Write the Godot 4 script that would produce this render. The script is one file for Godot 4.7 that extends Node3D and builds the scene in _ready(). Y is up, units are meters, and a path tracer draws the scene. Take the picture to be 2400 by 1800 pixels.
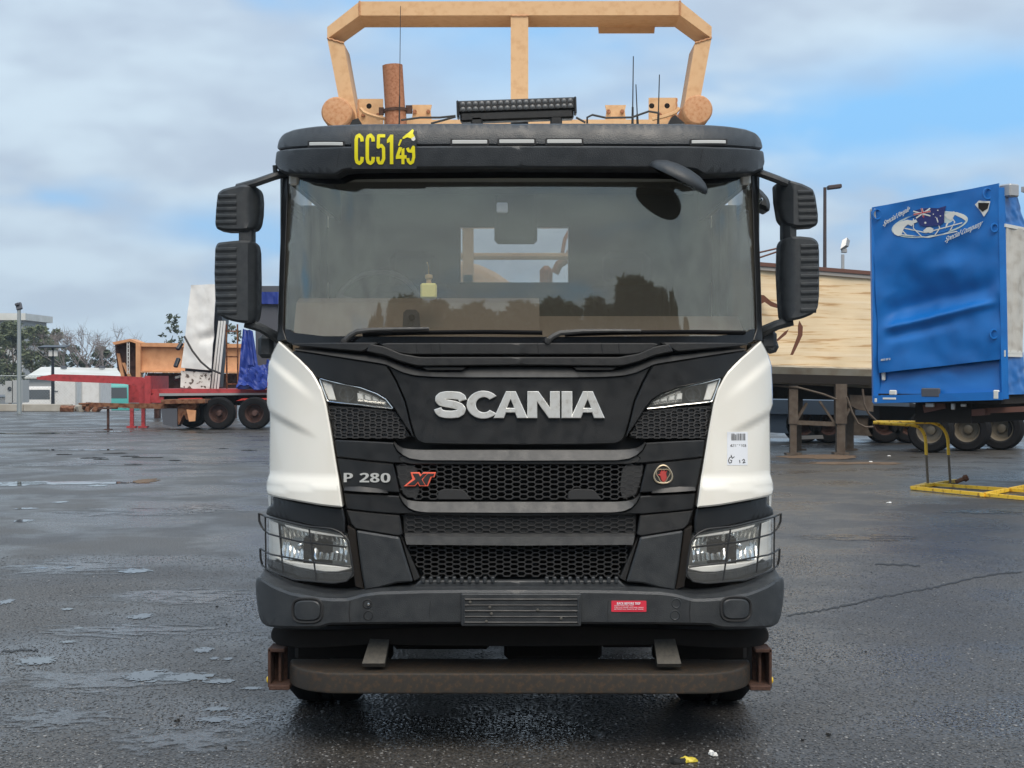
extends Node3D
# A white and black tipper-yard truck seen head-on in a wet asphalt yard, with damaged trailers behind it.

const FOCAL := 3500.0
const EYE := 1.8
var rng := RandomNumberGenerator.new()
var mats := {}
var names := {}
var truck: Node3D


# ---------------------------------------------------------------- mesh collecting
class Shape:
	var v := PackedVector3Array()

	func tri(a: Vector3, b: Vector3, c: Vector3) -> void:
		v.append(a)
		v.append(b)
		v.append(c)

	func quad(a: Vector3, b: Vector3, c: Vector3, d: Vector3) -> void:
		tri(a, b, c)
		tri(a, c, d)

	func box(c: Vector3, s: Vector3, basis := Basis(), bev := 0.0) -> Shape:
		var h := s * 0.5
		var e := minf(bev, minf(h.x, minf(h.y, h.z)) * 0.9)
		if e <= 0.0:
			var p := []
			for i in 8:
				p.append(c + basis * Vector3(h.x if i & 1 else -h.x, h.y if i & 2 else -h.y, h.z if i & 4 else -h.z))
			for f in [[0, 1, 3, 2], [5, 4, 6, 7], [4, 0, 2, 6], [1, 5, 7, 3], [2, 3, 7, 6], [4, 5, 1, 0]]:
				quad(p[f[3]], p[f[2]], p[f[1]], p[f[0]])
			return self
		# chamfered box: each face inset, joined by bevel strips and corner triangles
		var fx := func(sx: int, sy: int, sz: int, ax: int) -> Vector3:
			var q := Vector3(h.x * sx, h.y * sy, h.z * sz)
			if ax != 0:
				q.x -= e * sx
			if ax != 1:
				q.y -= e * sy
			if ax != 2:
				q.z -= e * sz
			return c + basis * q
		for s1 in [-1, 1]:
			quad(fx.call(s1, -1, -1, 0), fx.call(s1, 1, -1, 0), fx.call(s1, 1, 1, 0), fx.call(s1, -1, 1, 0))
			quad(fx.call(-1, s1, -1, 1), fx.call(-1, s1, 1, 1), fx.call(1, s1, 1, 1), fx.call(1, s1, -1, 1))
			quad(fx.call(-1, -1, s1, 2), fx.call(1, -1, s1, 2), fx.call(1, 1, s1, 2), fx.call(-1, 1, s1, 2))
			for s2 in [-1, 1]:
				quad(fx.call(s1, s2, -1, 0), fx.call(s1, s2, 1, 0), fx.call(s1, s2, 1, 1), fx.call(s1, s2, -1, 1))
				quad(fx.call(s1, -1, s2, 0), fx.call(s1, 1, s2, 0), fx.call(s1, 1, s2, 2), fx.call(s1, -1, s2, 2))
				quad(fx.call(-1, s1, s2, 1), fx.call(1, s1, s2, 1), fx.call(1, s1, s2, 2), fx.call(-1, s1, s2, 2))
				for s3 in [-1, 1]:
					tri(fx.call(s1, s2, s3, 0), fx.call(s1, s2, s3, 1), fx.call(s1, s2, s3, 2))
		return self

	func tube(path: Array, r, sides := 8, caps := true) -> Shape:
		var rings := []
		var up := Vector3.UP
		for i in path.size():
			var d: Vector3 = (path[mini(i + 1, path.size() - 1)] - path[maxi(i - 1, 0)]).normalized()
			if absf(d.dot(up)) > 0.95:
				up = Vector3.RIGHT if absf(d.x) < 0.9 else Vector3.FORWARD
			var a := d.cross(up).normalized()
			var b := a.cross(d).normalized()
			up = b
			var rr: float = r[i] if r is Array else r
			var ring := []
			for k in sides:
				var t := TAU * k / sides
				ring.append(path[i] + (a * cos(t) + b * sin(t)) * rr)
			rings.append(ring)
		return loft(rings, caps)

	func loft(rings: Array, caps := true, closed := true) -> Shape:
		for i in rings.size() - 1:
			var a: Array = rings[i]
			var b: Array = rings[i + 1]
			var n := a.size()
			for k in (n if closed else n - 1):
				var k2 := (k + 1) % n
				quad(a[k], a[k2], b[k2], b[k])
		if caps:
			for e in [rings[0], rings[rings.size() - 1]]:
				var m := Vector3.ZERO
				for p in e:
					m += p
				m /= e.size()
				for k in e.size():
					tri(e[k], e[(k + 1) % e.size()], m)
		return self

	func lathe(profile: Array, segs: int, t := Transform3D(), caps := false) -> Shape:
		# profile of Vector2(radius, along); the axis is local y
		var rings := []
		for p in profile:
			var ring := []
			for k in segs:
				var a := TAU * k / segs
				ring.append(t * Vector3(cos(a) * p.x, p.y, sin(a) * p.x))
			rings.append(ring)
		return loft(rings, caps)

	func prism(poly: PackedVector2Array, z0: float, z1: float, t := Transform3D()) -> Shape:
		var ix := Geometry2D.triangulate_polygon(poly)
		for i in range(0, ix.size(), 3):
			tri(t * Vector3(poly[ix[i]].x, poly[ix[i]].y, z1), t * Vector3(poly[ix[i + 1]].x, poly[ix[i + 1]].y, z1), t * Vector3(poly[ix[i + 2]].x, poly[ix[i + 2]].y, z1))
			tri(t * Vector3(poly[ix[i]].x, poly[ix[i]].y, z0), t * Vector3(poly[ix[i + 2]].x, poly[ix[i + 2]].y, z0), t * Vector3(poly[ix[i + 1]].x, poly[ix[i + 1]].y, z0))
		for i in poly.size():
			var a := poly[i]
			var b := poly[(i + 1) % poly.size()]
			quad(t * Vector3(a.x, a.y, z0), t * Vector3(b.x, b.y, z0), t * Vector3(b.x, b.y, z1), t * Vector3(a.x, a.y, z1))
		return self

	func done(angle := 38.0) -> ArrayMesh:
		var n := v.size()
		var fn := PackedVector3Array()
		fn.resize(n / 3)
		var cells := {}
		for f in n / 3:
			var cr := (v[f * 3 + 2] - v[f * 3]).cross(v[f * 3 + 1] - v[f * 3])
			fn[f] = cr
			for k in 3:
				var key := Vector3i((v[f * 3 + k] * 4000.0).round())
				if cells.has(key):
					cells[key].append(f)
				else:
					cells[key] = PackedInt32Array([f])
		var lim := cos(deg_to_rad(angle))
		var un := PackedVector3Array()
		un.resize(n / 3)
		for f in n / 3:
			un[f] = fn[f].normalized()
		var nn := PackedVector3Array()
		nn.resize(n)
		for i in n:
			var f := i / 3
			var s := Vector3.ZERO
			for g in cells[Vector3i((v[i] * 4000.0).round())]:
				var d := un[f].dot(un[g])
				if d > lim:
					s += fn[g]
				elif d < -lim:
					s -= fn[g]
			nn[i] = s.normalized() if s.length_squared() > 1e-24 else un[f]
		var arr := []
		arr.resize(Mesh.ARRAY_MAX)
		arr[Mesh.ARRAY_VERTEX] = v
		arr[Mesh.ARRAY_NORMAL] = nn
		var m := ArrayMesh.new()
		if n:
			m.add_surface_from_arrays(Mesh.PRIMITIVE_TRIANGLES, arr)
		return m


# ---------------------------------------------------------------- naming and placing
func numbered(called: String) -> String:
	if not names.has(called):
		names[called] = 0
		return called
	names[called] += 1
	return "%s_%03d" % [called, names[called]]


func thing(called: String, label: String, category: String, where := Vector3.ZERO, turn := 0.0, group := "", kind := "") -> Node3D:
	var o := Node3D.new()
	o.name = numbered(called)
	add_child(o)
	o.position = where
	o.rotation.y = turn
	tag(o, label, category, group, kind)
	return o


func tag(o: Node, label: String, category: String, group := "", kind := "") -> void:
	if label:
		o.set_meta("label", label)
	if category:
		o.set_meta("category", category)
	if group:
		o.set_meta("group", group)
	if kind:
		o.set_meta("kind", kind)


func part(parent: Node, called: String, shape, mat: Material, angle := 38.0) -> MeshInstance3D:
	var o := MeshInstance3D.new()
	o.name = numbered(called) if parent == self else called
	o.mesh = shape.done(angle) if shape is Shape else shape
	o.material_override = mat
	parent.add_child(o, true)
	return o


func at(px: float, py: float, d: float) -> Vector3:
	# the spot at distance d in front of the camera that stands px, py in the 2400 x 1800 photograph
	return Vector3((px - 1218.0) * d / FOCAL, EYE - (py - 880.0) * d / FOCAL, -d)


func tp(px: float, py: float, b: float) -> Vector3:
	# the same in the truck's own axes, b metres behind its bumper
	return at(px, py, 7.0 + b) + Vector3(0, 0, 7.0)


# ---------------------------------------------------------------- materials
func lin(r: float, g: float, b: float, a := 1.0) -> Color:
	var c := Color(r, g, b).linear_to_srgb()
	c.a = a
	return c


func noise_tex(freq: float, octaves: int, stops: Array, size := 512, sd := 1, warp := 0.0) -> NoiseTexture2D:
	# stops: [place, linear colour] pairs
	var n := FastNoiseLite.new()
	n.seed = sd
	n.noise_type = FastNoiseLite.TYPE_SIMPLEX_SMOOTH
	n.frequency = freq
	n.fractal_octaves = octaves
	n.fractal_gain = 0.55
	if warp > 0.0:
		n.domain_warp_enabled = true
		n.domain_warp_amplitude = warp
		n.domain_warp_frequency = freq * 2.0
	var g := Gradient.new()
	var off := PackedFloat32Array()
	var col := PackedColorArray()
	for s in stops:
		off.append(s[0])
		col.append(s[1])
	g.offsets = off
	g.colors = col
	var t := NoiseTexture2D.new()
	t.width = size
	t.height = size
	t.seamless = true
	t.seamless_blend_skirt = 0.2
	t.noise = n
	t.color_ramp = g
	return t


func bump_tex(freq: float, octaves: int, strength: float, size := 512, sd := 2) -> NoiseTexture2D:
	var n := FastNoiseLite.new()
	n.seed = sd
	n.noise_type = FastNoiseLite.TYPE_SIMPLEX_SMOOTH
	n.frequency = freq
	n.fractal_octaves = octaves
	var t := NoiseTexture2D.new()
	t.width = size
	t.height = size
	t.seamless = true
	t.noise = n
	t.as_normal_map = true
	t.bump_strength = strength
	return t


func mat(called: String, color: Color, rough: float, metal := 0.0, tex: Texture2D = null, scale := 1.0) -> StandardMaterial3D:
	var m := StandardMaterial3D.new()
	m.resource_name = called
	m.albedo_color = color
	m.roughness = rough
	m.metallic = metal
	m.cull_mode = BaseMaterial3D.CULL_DISABLED
	if tex:
		m.albedo_texture = tex
		m.uv1_triplanar = true
		m.uv1_scale = Vector3.ONE * scale
		m.uv1_triplanar_sharpness = 4.0
	mats[called] = m
	return m


func worn(m: StandardMaterial3D, rough_tex: Texture2D = null, normal_tex: Texture2D = null, ns := 0.3) -> StandardMaterial3D:
	if rough_tex:
		m.roughness_texture = rough_tex
		m.roughness_texture_channel = BaseMaterial3D.TEXTURE_CHANNEL_RED
	if normal_tex:
		m.normal_enabled = true
		m.normal_texture = normal_tex
		m.normal_scale = ns
	m.uv1_triplanar = true
	return m


func pane(called: String, color: Color, rough := 0.02) -> StandardMaterial3D:
	var m := mat(called, color, rough)
	m.transparency = BaseMaterial3D.TRANSPARENCY_ALPHA
	m.metallic_specular = 0.5
	return m


func grey(v: float) -> Color:
	return Color(v, v, v)


func make_materials() -> void:
	var grain := bump_tex(0.35, 2, 4.0, 512, 5)
	var mottle := noise_tex(0.012, 5, [[0.0, lin(0.62, 0.6, 0.58)], [0.45, lin(0.85, 0.84, 0.83)], [1.0, lin(1, 1, 1)]], 512, 3)
	var dusty := noise_tex(0.02, 5, [[0.0, lin(0.55, 0.55, 0.55)], [0.4, lin(0.72, 0.71, 0.7)], [0.62, lin(0.86, 0.84, 0.8)], [1.0, lin(1, 0.97, 0.92)]], 512, 9)
	var rough_var := noise_tex(0.015, 4, [[0.0, grey(0.55)], [0.5, grey(0.8)], [1.0, grey(1.0)]], 512, 12)
	worn(mat("black_panel", lin(0.0115, 0.0125, 0.014), 0.5, 0.0, mottle, 1.3), rough_var, grain, 0.12)
	worn(mat("black_plastic", lin(0.021, 0.022, 0.024), 0.6, 0.0, dusty, 1.7), rough_var, grain, 0.25)
	worn(mat("grey_plastic", lin(0.06, 0.0625, 0.066), 0.6, 0.0, dusty, 1.5), rough_var, grain, 0.25)
	worn(mat("bumper_paint", lin(0.037, 0.042, 0.048), 0.52, 0.0, dusty, 1.1), rough_var, grain, 0.2)
	worn(mat("visor_plastic", lin(0.042, 0.049, 0.058), 0.52, 0.0, dusty, 0.9), rough_var, grain, 0.2)
	worn(mat("mirror_plastic", lin(0.036, 0.043, 0.051), 0.57, 0.0, dusty, 2.0), rough_var, grain, 0.3)
	mat("grille_dark", lin(0.016, 0.0165, 0.018), 0.7)
	mat("grille_bar", lin(0.03, 0.03, 0.031), 0.55)
	mat("frit", lin(0.006, 0.0065, 0.008), 0.22)
	mat("rubber", lin(0.011, 0.011, 0.012), 0.9).metallic_specular = 0.25
	mat("cable_black", lin(0.015, 0.015, 0.015), 0.6)
	var cream := worn(mat("white_paint", lin(0.81, 0.79, 0.725), 0.34, 0.0, noise_tex(0.01, 4, [[0.0, lin(0.93, 0.92, 0.9)], [1.0, lin(1, 1, 1)]], 256, 22), 0.8))
	cream.clearcoat_enabled = true
	cream.clearcoat = 1.0
	cream.clearcoat_roughness = 0.05
	mat("letter_metal", lin(0.88, 0.88, 0.86), 0.3, 0.6, noise_tex(0.02, 4, [[0.0, lin(0.74, 0.72, 0.68)], [0.3, lin(0.93, 0.92, 0.9)], [0.55, lin(0.97, 0.97, 0.96)], [1.0, lin(1, 1, 1)]], 256, 31), 4.0)
	mat("chrome", lin(0.82, 0.82, 0.8), 0.12, 1.0)
	mat("reflector", lin(0.75, 0.76, 0.74), 0.2, 1.0)
	mat("lamp_dark", lin(0.03, 0.032, 0.033), 0.35)
	mat("led_strip", lin(0.78, 0.78, 0.74), 0.3)
	pane("lamp_lens", lin(0.75, 0.76, 0.72, 0.07))
	mat("lamp_grey", lin(0.3, 0.31, 0.3), 0.4, 0.3)
	pane("windscreen_glass", lin(0.42, 0.39, 0.32, 0.055), 0.015)
	# thin half-mirror sheet added in the glass to strengthen its reflections
	var film := mat("added_mirror_film", lin(0.77, 0.74, 0.56, 0.14), 0.03, 1.0, noise_tex(0.02, 3, [[0.0, lin(0.94, 0.95, 0.94)], [1.0, lin(1, 1, 1)]], 256, 29), 1.0)
	film.transparency = BaseMaterial3D.TRANSPARENCY_ALPHA
	pane("side_glass", lin(0.04, 0.045, 0.04, 0.7))
	pane("clear_glass", lin(0.42, 0.68, 0.62, 0.3))
	mat("marker_lens", lin(0.55, 0.56, 0.55), 0.25)
	mat("yellow_film", lin(0.78, 0.7, 0.012), 0.5)
	mat("film_back", lin(0.75, 0.75, 0.7), 0.6)
	mat("paper", lin(0.74, 0.77, 0.82), 0.6)
	mat("ink", lin(0.03, 0.03, 0.035), 0.6)
	mat("red_film", lin(0.62, 0.03, 0.06), 0.45)
	mat("red_badge", lin(0.8, 0.13, 0.075), 0.45)
	mat("gold_badge", lin(0.42, 0.35, 0.25), 0.4, 0.7)
	mat("crest_red", lin(0.4, 0.045, 0.04), 0.45)
	mat("dash_plastic", lin(0.15, 0.115, 0.08), 0.85)
	mat("wheel_grip", lin(0.13, 0.13, 0.12), 0.7)
	mat("cab_lining", lin(0.045, 0.05, 0.045), 0.9)
	mat("seat_cloth", lin(0.025, 0.026, 0.027), 0.95)
	var tan_tex := noise_tex(0.018, 5, [[0.0, lin(0.84, 0.76, 0.68)], [0.3, lin(0.93, 0.89, 0.85)], [0.5, lin(0.98, 0.97, 0.95)], [1.0, lin(1, 1, 1)]], 512, 41)
	worn(mat("tan_paint", lin(0.65, 0.415, 0.225), 0.62, 0.0, tan_tex, 1.6), null, grain, 0.2)
	worn(mat("tan_stained", lin(0.58, 0.34, 0.19), 0.7, 0.0, noise_tex(0.03, 5, [[0.0, lin(0.7, 0.46, 0.34)], [0.4, lin(0.88, 0.76, 0.66)], [1.0, lin(1, 1, 1)]], 512, 43), 2.0), null, grain, 0.3)
	worn(mat("pipe_rust", lin(0.4, 0.19, 0.11), 0.8, 0.0, noise_tex(0.03, 5, [[0.0, lin(0.5, 0.35, 0.25)], [0.5, lin(0.85, 0.78, 0.7)], [1.0, lin(1, 1, 1)]], 512, 44), 3.0), null, grain, 0.4)
	var rusty := noise_tex(0.02, 6, [[0.0, lin(0.3, 0.29, 0.28)], [0.44, lin(0.4, 0.38, 0.35)], [0.55, lin(0.46, 0.39, 0.31)], [0.68, lin(0.7, 0.5, 0.34)], [1.0, lin(1.0, 0.66, 0.42)]], 512, 47)
	worn(mat("rusty_black", lin(0.07, 0.062, 0.054), 0.6, 0.0, rusty, 2.6), null, grain, 0.4)
	worn(mat("rust_red", lin(0.085, 0.045, 0.033), 0.85, 0.0, noise_tex(0.025, 5, [[0.0, lin(0.35, 0.3, 0.28)], [0.5, lin(0.8, 0.75, 0.7)], [1.0, lin(1, 1, 1)]], 512, 48), 3.0), null, grain, 0.4)
	worn(mat("underbody", lin(0.012, 0.009, 0.007), 0.95, 0.0, mottle, 2.0))
	mat("steel_plate", lin(0.11, 0.105, 0.095), 0.6, 0.0, dusty, 4.0)
	mat("amber", lin(0.85, 0.3, 0.01), 0.2)
	mat("signal_yellow", lin(0.8, 0.52, 0.02), 0.45)
	mat("led_dots", lin(0.11, 0.115, 0.12), 0.4)


# ---------------------------------------------------------------- curved front of the cab: depth behind the bumper at (x, y)
func round_corner(x: float, start: float, end: float, deep: float) -> float:
	var t := clampf((absf(x) - start) / (end - start), 0.0, 0.985)
	return deep * (1.0 - sqrt(1.0 - t * t))


func front_cab(x: float, y: float) -> float:
	var base := 0.09 + 0.05 * smoothstep(0.9, 1.9, y)
	return base + 0.05 * x * x + round_corner(x, 0.72, 1.29, 0.42)


func front_white(x: float, y: float) -> float:
	var o := front_cab(x, y)
	var ax := absf(x)
	# pressed ledge across the middle and a flared lip along the lower edge
	var ledge := 1.60 - (1.24 - ax) * 0.42
	o -= 0.016 * smoothstep(ledge - 0.004, ledge + 0.03, y) * smoothstep(0.95, 1.15, ax)
	var crease := 1.885 - (1.26 - ax) * 0.72
	o += 0.02 * smoothstep(crease - 0.03, crease + 0.03, y) * smoothstep(0.95, 1.15, ax)
	o -= 0.022 * (1.0 - smoothstep(1.265, 1.325, y))
	o -= 0.007 * (1.0 - smoothstep(1.235, 1.24, y - (1.25 - ax) * 0.1))
	return o


func front_recess(x: float, y: float) -> float:
	return front_cab(x, y)


func front_bumper(x: float, _y: float) -> float:
	return 0.03 * x * x + round_corner(x, 0.86, 1.335, 0.42)


func front_glass(x: float, y: float) -> float:
	var t := clampf((y - 1.9) / 0.95, -0.2, 1.2)
	return 0.2 + 0.05 * t + 0.05 * t * t + 0.06 * x * x + round_corner(x, 0.66, 1.27, 0.3)


func front_visor(x: float, y: float) -> float:
	var t := (y - 2.93) / 0.12
	var o := 0.11 + (0.10 * t * t if t > 0.0 else 0.012 * t * t)
	return o + 0.05 * x * x + round_corner(x, 0.72, 1.225, 0.34)


# ---------------------------------------------------------------- panels cut to an outline and bent to one of those fronts
func pts(flat: Array) -> PackedVector2Array:
	var out := PackedVector2Array()
	for i in range(0, flat.size(), 2):
		out.append(Vector2(flat[i], flat[i + 1]))
	return out


func mirrored(p: PackedVector2Array) -> PackedVector2Array:
	var out := PackedVector2Array()
	for i in range(p.size() - 1, -1, -1):
		out.append(Vector2(2436.0 - p[i].x, p[i].y))
	return out


func both(flat: Array) -> PackedVector2Array:
	# an outline from its left half, listed from the top at the middle round to the bottom at the middle
	var p := pts(flat)
	var m := mirrored(p)
	for q in m:
		p.append(q)
	return p


func softened(p: PackedVector2Array, r: float, n := 4) -> PackedVector2Array:
	var out := PackedVector2Array()
	for i in p.size():
		var a := p[(i - 1 + p.size()) % p.size()]
		var b := p[i]
		var c := p[(i + 1) % p.size()]
		var la := a.distance_to(b)
		var lc := c.distance_to(b)
		var k := minf(r, 0.45 * minf(la, lc))
		if k < 0.5 or absf((a - b).normalized().dot((c - b).normalized())) > 0.985:
			out.append(b)
			continue
		var s := b + (a - b) / la * k
		var e := b + (c - b) / lc * k
		for j in n + 1:
			var t := float(j) / n
			out.append(s.lerp(b, t).lerp(b.lerp(e, t), t))
	return out


func onto(p: Vector2, fn: Callable) -> Vector2:
	var b := 0.15
	var q := Vector2.ZERO
	for i in 14:
		var k := (7.0 + b) / FOCAL
		q = Vector2((p.x - 1218.0) * k, EYE - (p.y - 880.0) * k)
		b = lerpf(b, fn.call(q.x, q.y), 0.7)
	return q


func all_onto(p: PackedVector2Array, fn: Callable) -> PackedVector2Array:
	var out := PackedVector2Array()
	for q in p:
		out.append(onto(q, fn))
	return out


func dense(p: PackedVector2Array, step: float) -> PackedVector2Array:
	var out := PackedVector2Array()
	for i in p.size():
		var a := p[i]
		var b := p[(i + 1) % p.size()]
		var n := maxi(1, int(ceil(a.distance_to(b) / step)))
		for k in n:
			out.append(a.lerp(b, float(k) / n))
	return out


func inset(p: PackedVector2Array, d: float) -> PackedVector2Array:
	var out := PackedVector2Array()
	for i in p.size():
		var a := p[(i - 1 + p.size()) % p.size()]
		var b := p[i]
		var c := p[(i + 1) % p.size()]
		var n1 := (b - a).normalized().orthogonal()
		var n2 := (c - b).normalized().orthogonal()
		var m := n1 + n2
		if m.length_squared() < 0.05:
			out.append(b - n1 * d)
		else:
			m = m.normalized()
			out.append(b - m * d / maxf(0.5, m.dot(n1)))
	return out


func panel(outline: PackedVector2Array, fn: Callable, off: float, thick: float, bev := 0.004, step := 0.045, sh: Shape = null) -> Shape:
	# outline in photograph pixels
	return panel_xy(all_onto(outline, fn), fn, off, thick, bev, step, sh)


func panel_xy(xy: PackedVector2Array, fn: Callable, off: float, thick: float, bev := 0.004, step := 0.045, sh: Shape = null) -> Shape:
	var s := sh if sh else Shape.new()
	if Geometry2D.is_polygon_clockwise(xy):
		xy.reverse()
	var edge := dense(xy, step)
	var top := inset(edge, -bev) if bev > 0.0 else edge
	if bev > 0.0:
		# orthogonal() turns to the outer side of a counter-clockwise outline or to the inner one; keep whichever shrinks it
		if area(top) > area(edge):
			top = inset(edge, bev)
	var put := func(q: Vector2, o: float) -> Vector3: return Vector3(q.x, q.y, o - fn.call(q.x, q.y))
	var n := edge.size()
	for i in n:
		var j := (i + 1) % n
		if bev > 0.0:
			s.quad(put.call(top[i], off), put.call(edge[i], off - bev), put.call(edge[j], off - bev), put.call(top[j], off))
		if thick > bev:
			s.quad(put.call(edge[i], off - bev), put.call(edge[i], off - thick), put.call(edge[j], off - thick), put.call(edge[j], off - bev))
	var lo := top[0]
	var hi := top[0]
	for q in top:
		lo = lo.min(q)
		hi = hi.max(q)
	var nx := maxi(1, int(ceil((hi.x - lo.x) / step)))
	var ny := maxi(1, int(ceil((hi.y - lo.y) / (step * 1.6))))
	for i in nx:
		var x0 := lo.x + (hi.x - lo.x) * i / nx
		var x1 := lo.x + (hi.x - lo.x) * (i + 1) / nx
		var strip := PackedVector2Array([Vector2(x0, lo.y - 1), Vector2(x1, lo.y - 1), Vector2(x1, hi.y + 1), Vector2(x0, hi.y + 1)])
		for piece in Geometry2D.intersect_polygons(top, strip):
			for j in ny:
				var y0 := lo.y + (hi.y - lo.y) * j / ny
				var y1 := lo.y + (hi.y - lo.y) * (j + 1) / ny
				var cell := PackedVector2Array([Vector2(x0 - 1, y0), Vector2(x1 + 1, y0), Vector2(x1 + 1, y1), Vector2(x0 - 1, y1)])
				for bit in Geometry2D.intersect_polygons(piece, cell):
					var ix := Geometry2D.triangulate_polygon(bit)
					for k in range(0, ix.size(), 3):
						s.tri(put.call(bit[ix[k]], off), put.call(bit[ix[k + 2]], off), put.call(bit[ix[k + 1]], off))
	return s


func area(p: PackedVector2Array) -> float:
	var a := 0.0
	for i in p.size():
		a += p[i].cross(p[(i + 1) % p.size()])
	return absf(a) * 0.5


func along(flat: Array, fn: Callable, off: float) -> Array:
	# a line in photograph pixels laid on a front
	var out := []
	for i in range(0, flat.size(), 2):
		var q := onto(Vector2(flat[i], flat[i + 1]), fn)
		out.append(Vector3(q.x, q.y, off - fn.call(q.x, q.y)))
	return out


func stroke(flat: Array, w: float) -> PackedVector2Array:
	var r := Geometry2D.offset_polyline(pts(flat), w * 0.5, Geometry2D.JOIN_ROUND, Geometry2D.END_BUTT)
	return r[0]


func flip(flat: Array) -> Array:
	var out := []
	for i in range(0, flat.size(), 2):
		out.append(2436.0 - flat[i])
		out.append(flat[i + 1])
	return out


func oval(cx: float, cy: float, rx: float, ry: float, n := 20, power := 2.0) -> PackedVector2Array:
	var out := PackedVector2Array()
	for i in n:
		var a := TAU * i / n
		var c := cos(a)
		var s := sin(a)
		out.append(Vector2(cx + rx * signf(c) * pow(absf(c), 2.0 / power), cy + ry * signf(s) * pow(absf(s), 2.0 / power)))
	return out


func rect(x0: float, y0: float, x1: float, y1: float) -> PackedVector2Array:
	return PackedVector2Array([Vector2(x0, y0), Vector2(x1, y0), Vector2(x1, y1), Vector2(x0, y1)])


func lettering(parent: Node, called: String, words: String, a: Vector3, right: Vector3, up: Vector3, deep: float, m: Material, bold := true, serif := false) -> MeshInstance3D:
	# words fitted into the parallelogram that starts at a (lower left) and is spanned by right and up
	var f := SystemFont.new()
	f.font_names = PackedStringArray(["Droid Serif" if serif else "Droid Sans"])
	f.font_weight = 700 if bold else 400
	var t := TextMesh.new()
	t.text = words
	t.font = f
	t.font_size = 64
	t.pixel_size = 0.01
	t.depth = 1.0
	t.curve_step = 2.0
	var bb := t.get_aabb()
	var o := MeshInstance3D.new()
	o.name = called
	o.mesh = t
	o.material_override = m
	var bx := right / bb.size.x
	var by := up / bb.size.y
	var bz := right.cross(up).normalized() * deep / bb.size.z
	o.transform = Transform3D(Basis(bx, by, bz), a - bx * bb.position.x - by * bb.position.y - bz * bb.position.z)
	parent.add_child(o, true)
	return o


func honeycomb(region: PackedVector2Array, fn: Callable, off: float, deep: float, px: float, py: float, w: float, h: float, bar: float) -> Shape:
	# staggered flat hexagon rings joined by short links, kept where they lie in the region (photograph pixels)
	var s := Shape.new()
	var lo := region[0]
	var hi := region[0]
	for q in region:
		lo = lo.min(q)
		hi = hi.max(q)
	var row := 0
	var y := lo.y
	while y < hi.y + py:
		var x := lo.x + (px * 0.5 if row % 2 else 0.0)
		while x < hi.x + px:
			var hex := [Vector2(x - w * 0.5, y), Vector2(x - w * 0.28, y - h * 0.5), Vector2(x + w * 0.28, y - h * 0.5), Vector2(x + w * 0.5, y), Vector2(x + w * 0.28, y + h * 0.5), Vector2(x - w * 0.28, y + h * 0.5)]
			var lines := []
			for i in 6:
				lines.append([hex[i], hex[(i + 1) % 6]])
			lines.append([hex[3], Vector2(x + px - w * 0.5, y)])
			lines.append([hex[4], Vector2(x + px * 0.5 - w * 0.28, y + py - h * 0.5)])
			lines.append([hex[5], Vector2(x - px * 0.5 + w * 0.28, y + py - h * 0.5)])
			for l in lines:
				if Geometry2D.is_point_in_polygon(l[0], region) and Geometry2D.is_point_in_polygon(l[1], region):
					var a := onto(l[0], fn)
					var b := onto(l[1], fn)
					var za: float = off - fn.call(a.x, a.y)
					var zb: float = off - fn.call(b.x, b.y)
					var n := (b - a).normalized().orthogonal() * bar * 0.5
					var e := (b - a).normalized() * bar * 0.4
					var c := [a + n - e, a - n - e, b - n + e, b + n + e]
					s.quad(Vector3(c[0].x, c[0].y, za), Vector3(c[1].x, c[1].y, za), Vector3(c[2].x, c[2].y, zb), Vector3(c[3].x, c[3].y, zb))
					s.quad(Vector3(c[0].x, c[0].y, za), Vector3(c[3].x, c[3].y, zb), Vector3(c[3].x, c[3].y, zb - deep), Vector3(c[0].x, c[0].y, za - deep))
					s.quad(Vector3(c[1].x, c[1].y, za), Vector3(c[2].x, c[2].y, zb), Vector3(c[2].x, c[2].y, zb - deep), Vector3(c[1].x, c[1].y, za - deep))
			x += px
		y += py
		row += 1
	return s


func band(fn: Callable, top: Array, off_top: float, low: Array, off_low: float, back: float) -> Shape:
	# a bar between two lines of equally many points, its face leaning from off_top to off_low
	var s := Shape.new()
	var a := along(top, fn, off_top)
	var b := along(low, fn, off_low)
	var k := Vector3(0, 0, -back)
	for i in a.size() - 1:
		s.quad(a[i], a[i + 1], b[i + 1], b[i])
		s.quad(a[i] + k, a[i + 1] + k, a[i + 1], a[i])
		s.quad(b[i], b[i + 1], b[i + 1] + k, b[i] + k)
	for e in [0, a.size() - 1]:
		s.quad(a[e], b[e], b[e] + k, a[e] + k)
	return s


func fine(flat: Array, n: int) -> Array:
	# n points along a line of pixels, evenly spread
	var p := pts(flat)
	var c := Curve2D.new()
	for q in p:
		c.add_point(q)
	var out := []
	var l := c.get_baked_length()
	for i in n:
		var q := c.sample_baked(l * i / (n - 1))
		out.append(q.x)
		out.append(q.y)
	return out


func across(flat: Array) -> Array:
	# a left half-line, carried on over the right half
	var out := flat.duplicate()
	for i in range(flat.size() - 2, -1, -2):
		out.append(2436.0 - flat[i])
		out.append(flat[i + 1])
	return out


func two(parent: Node, called: String, outline: PackedVector2Array, fn: Callable, off: float, thick: float, bev: float, m: Material, step := 0.045) -> Array:
	return [part(parent, called, panel(outline, fn, off, thick, bev, step), m), part(parent, called, panel(mirrored(outline), fn, off, thick, bev, step), m)]


func build_truck() -> void:
	truck = thing("truck", "black and white cab-over truck with yellow roof number, facing the viewer", "truck", Vector3(0, 0, -7.0))
	truck_shell()
	truck_screen()
	truck_visor()
	truck_front()
	truck_lamps()
	truck_bumper()
	truck_mirrors()
	truck_rear()


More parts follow.
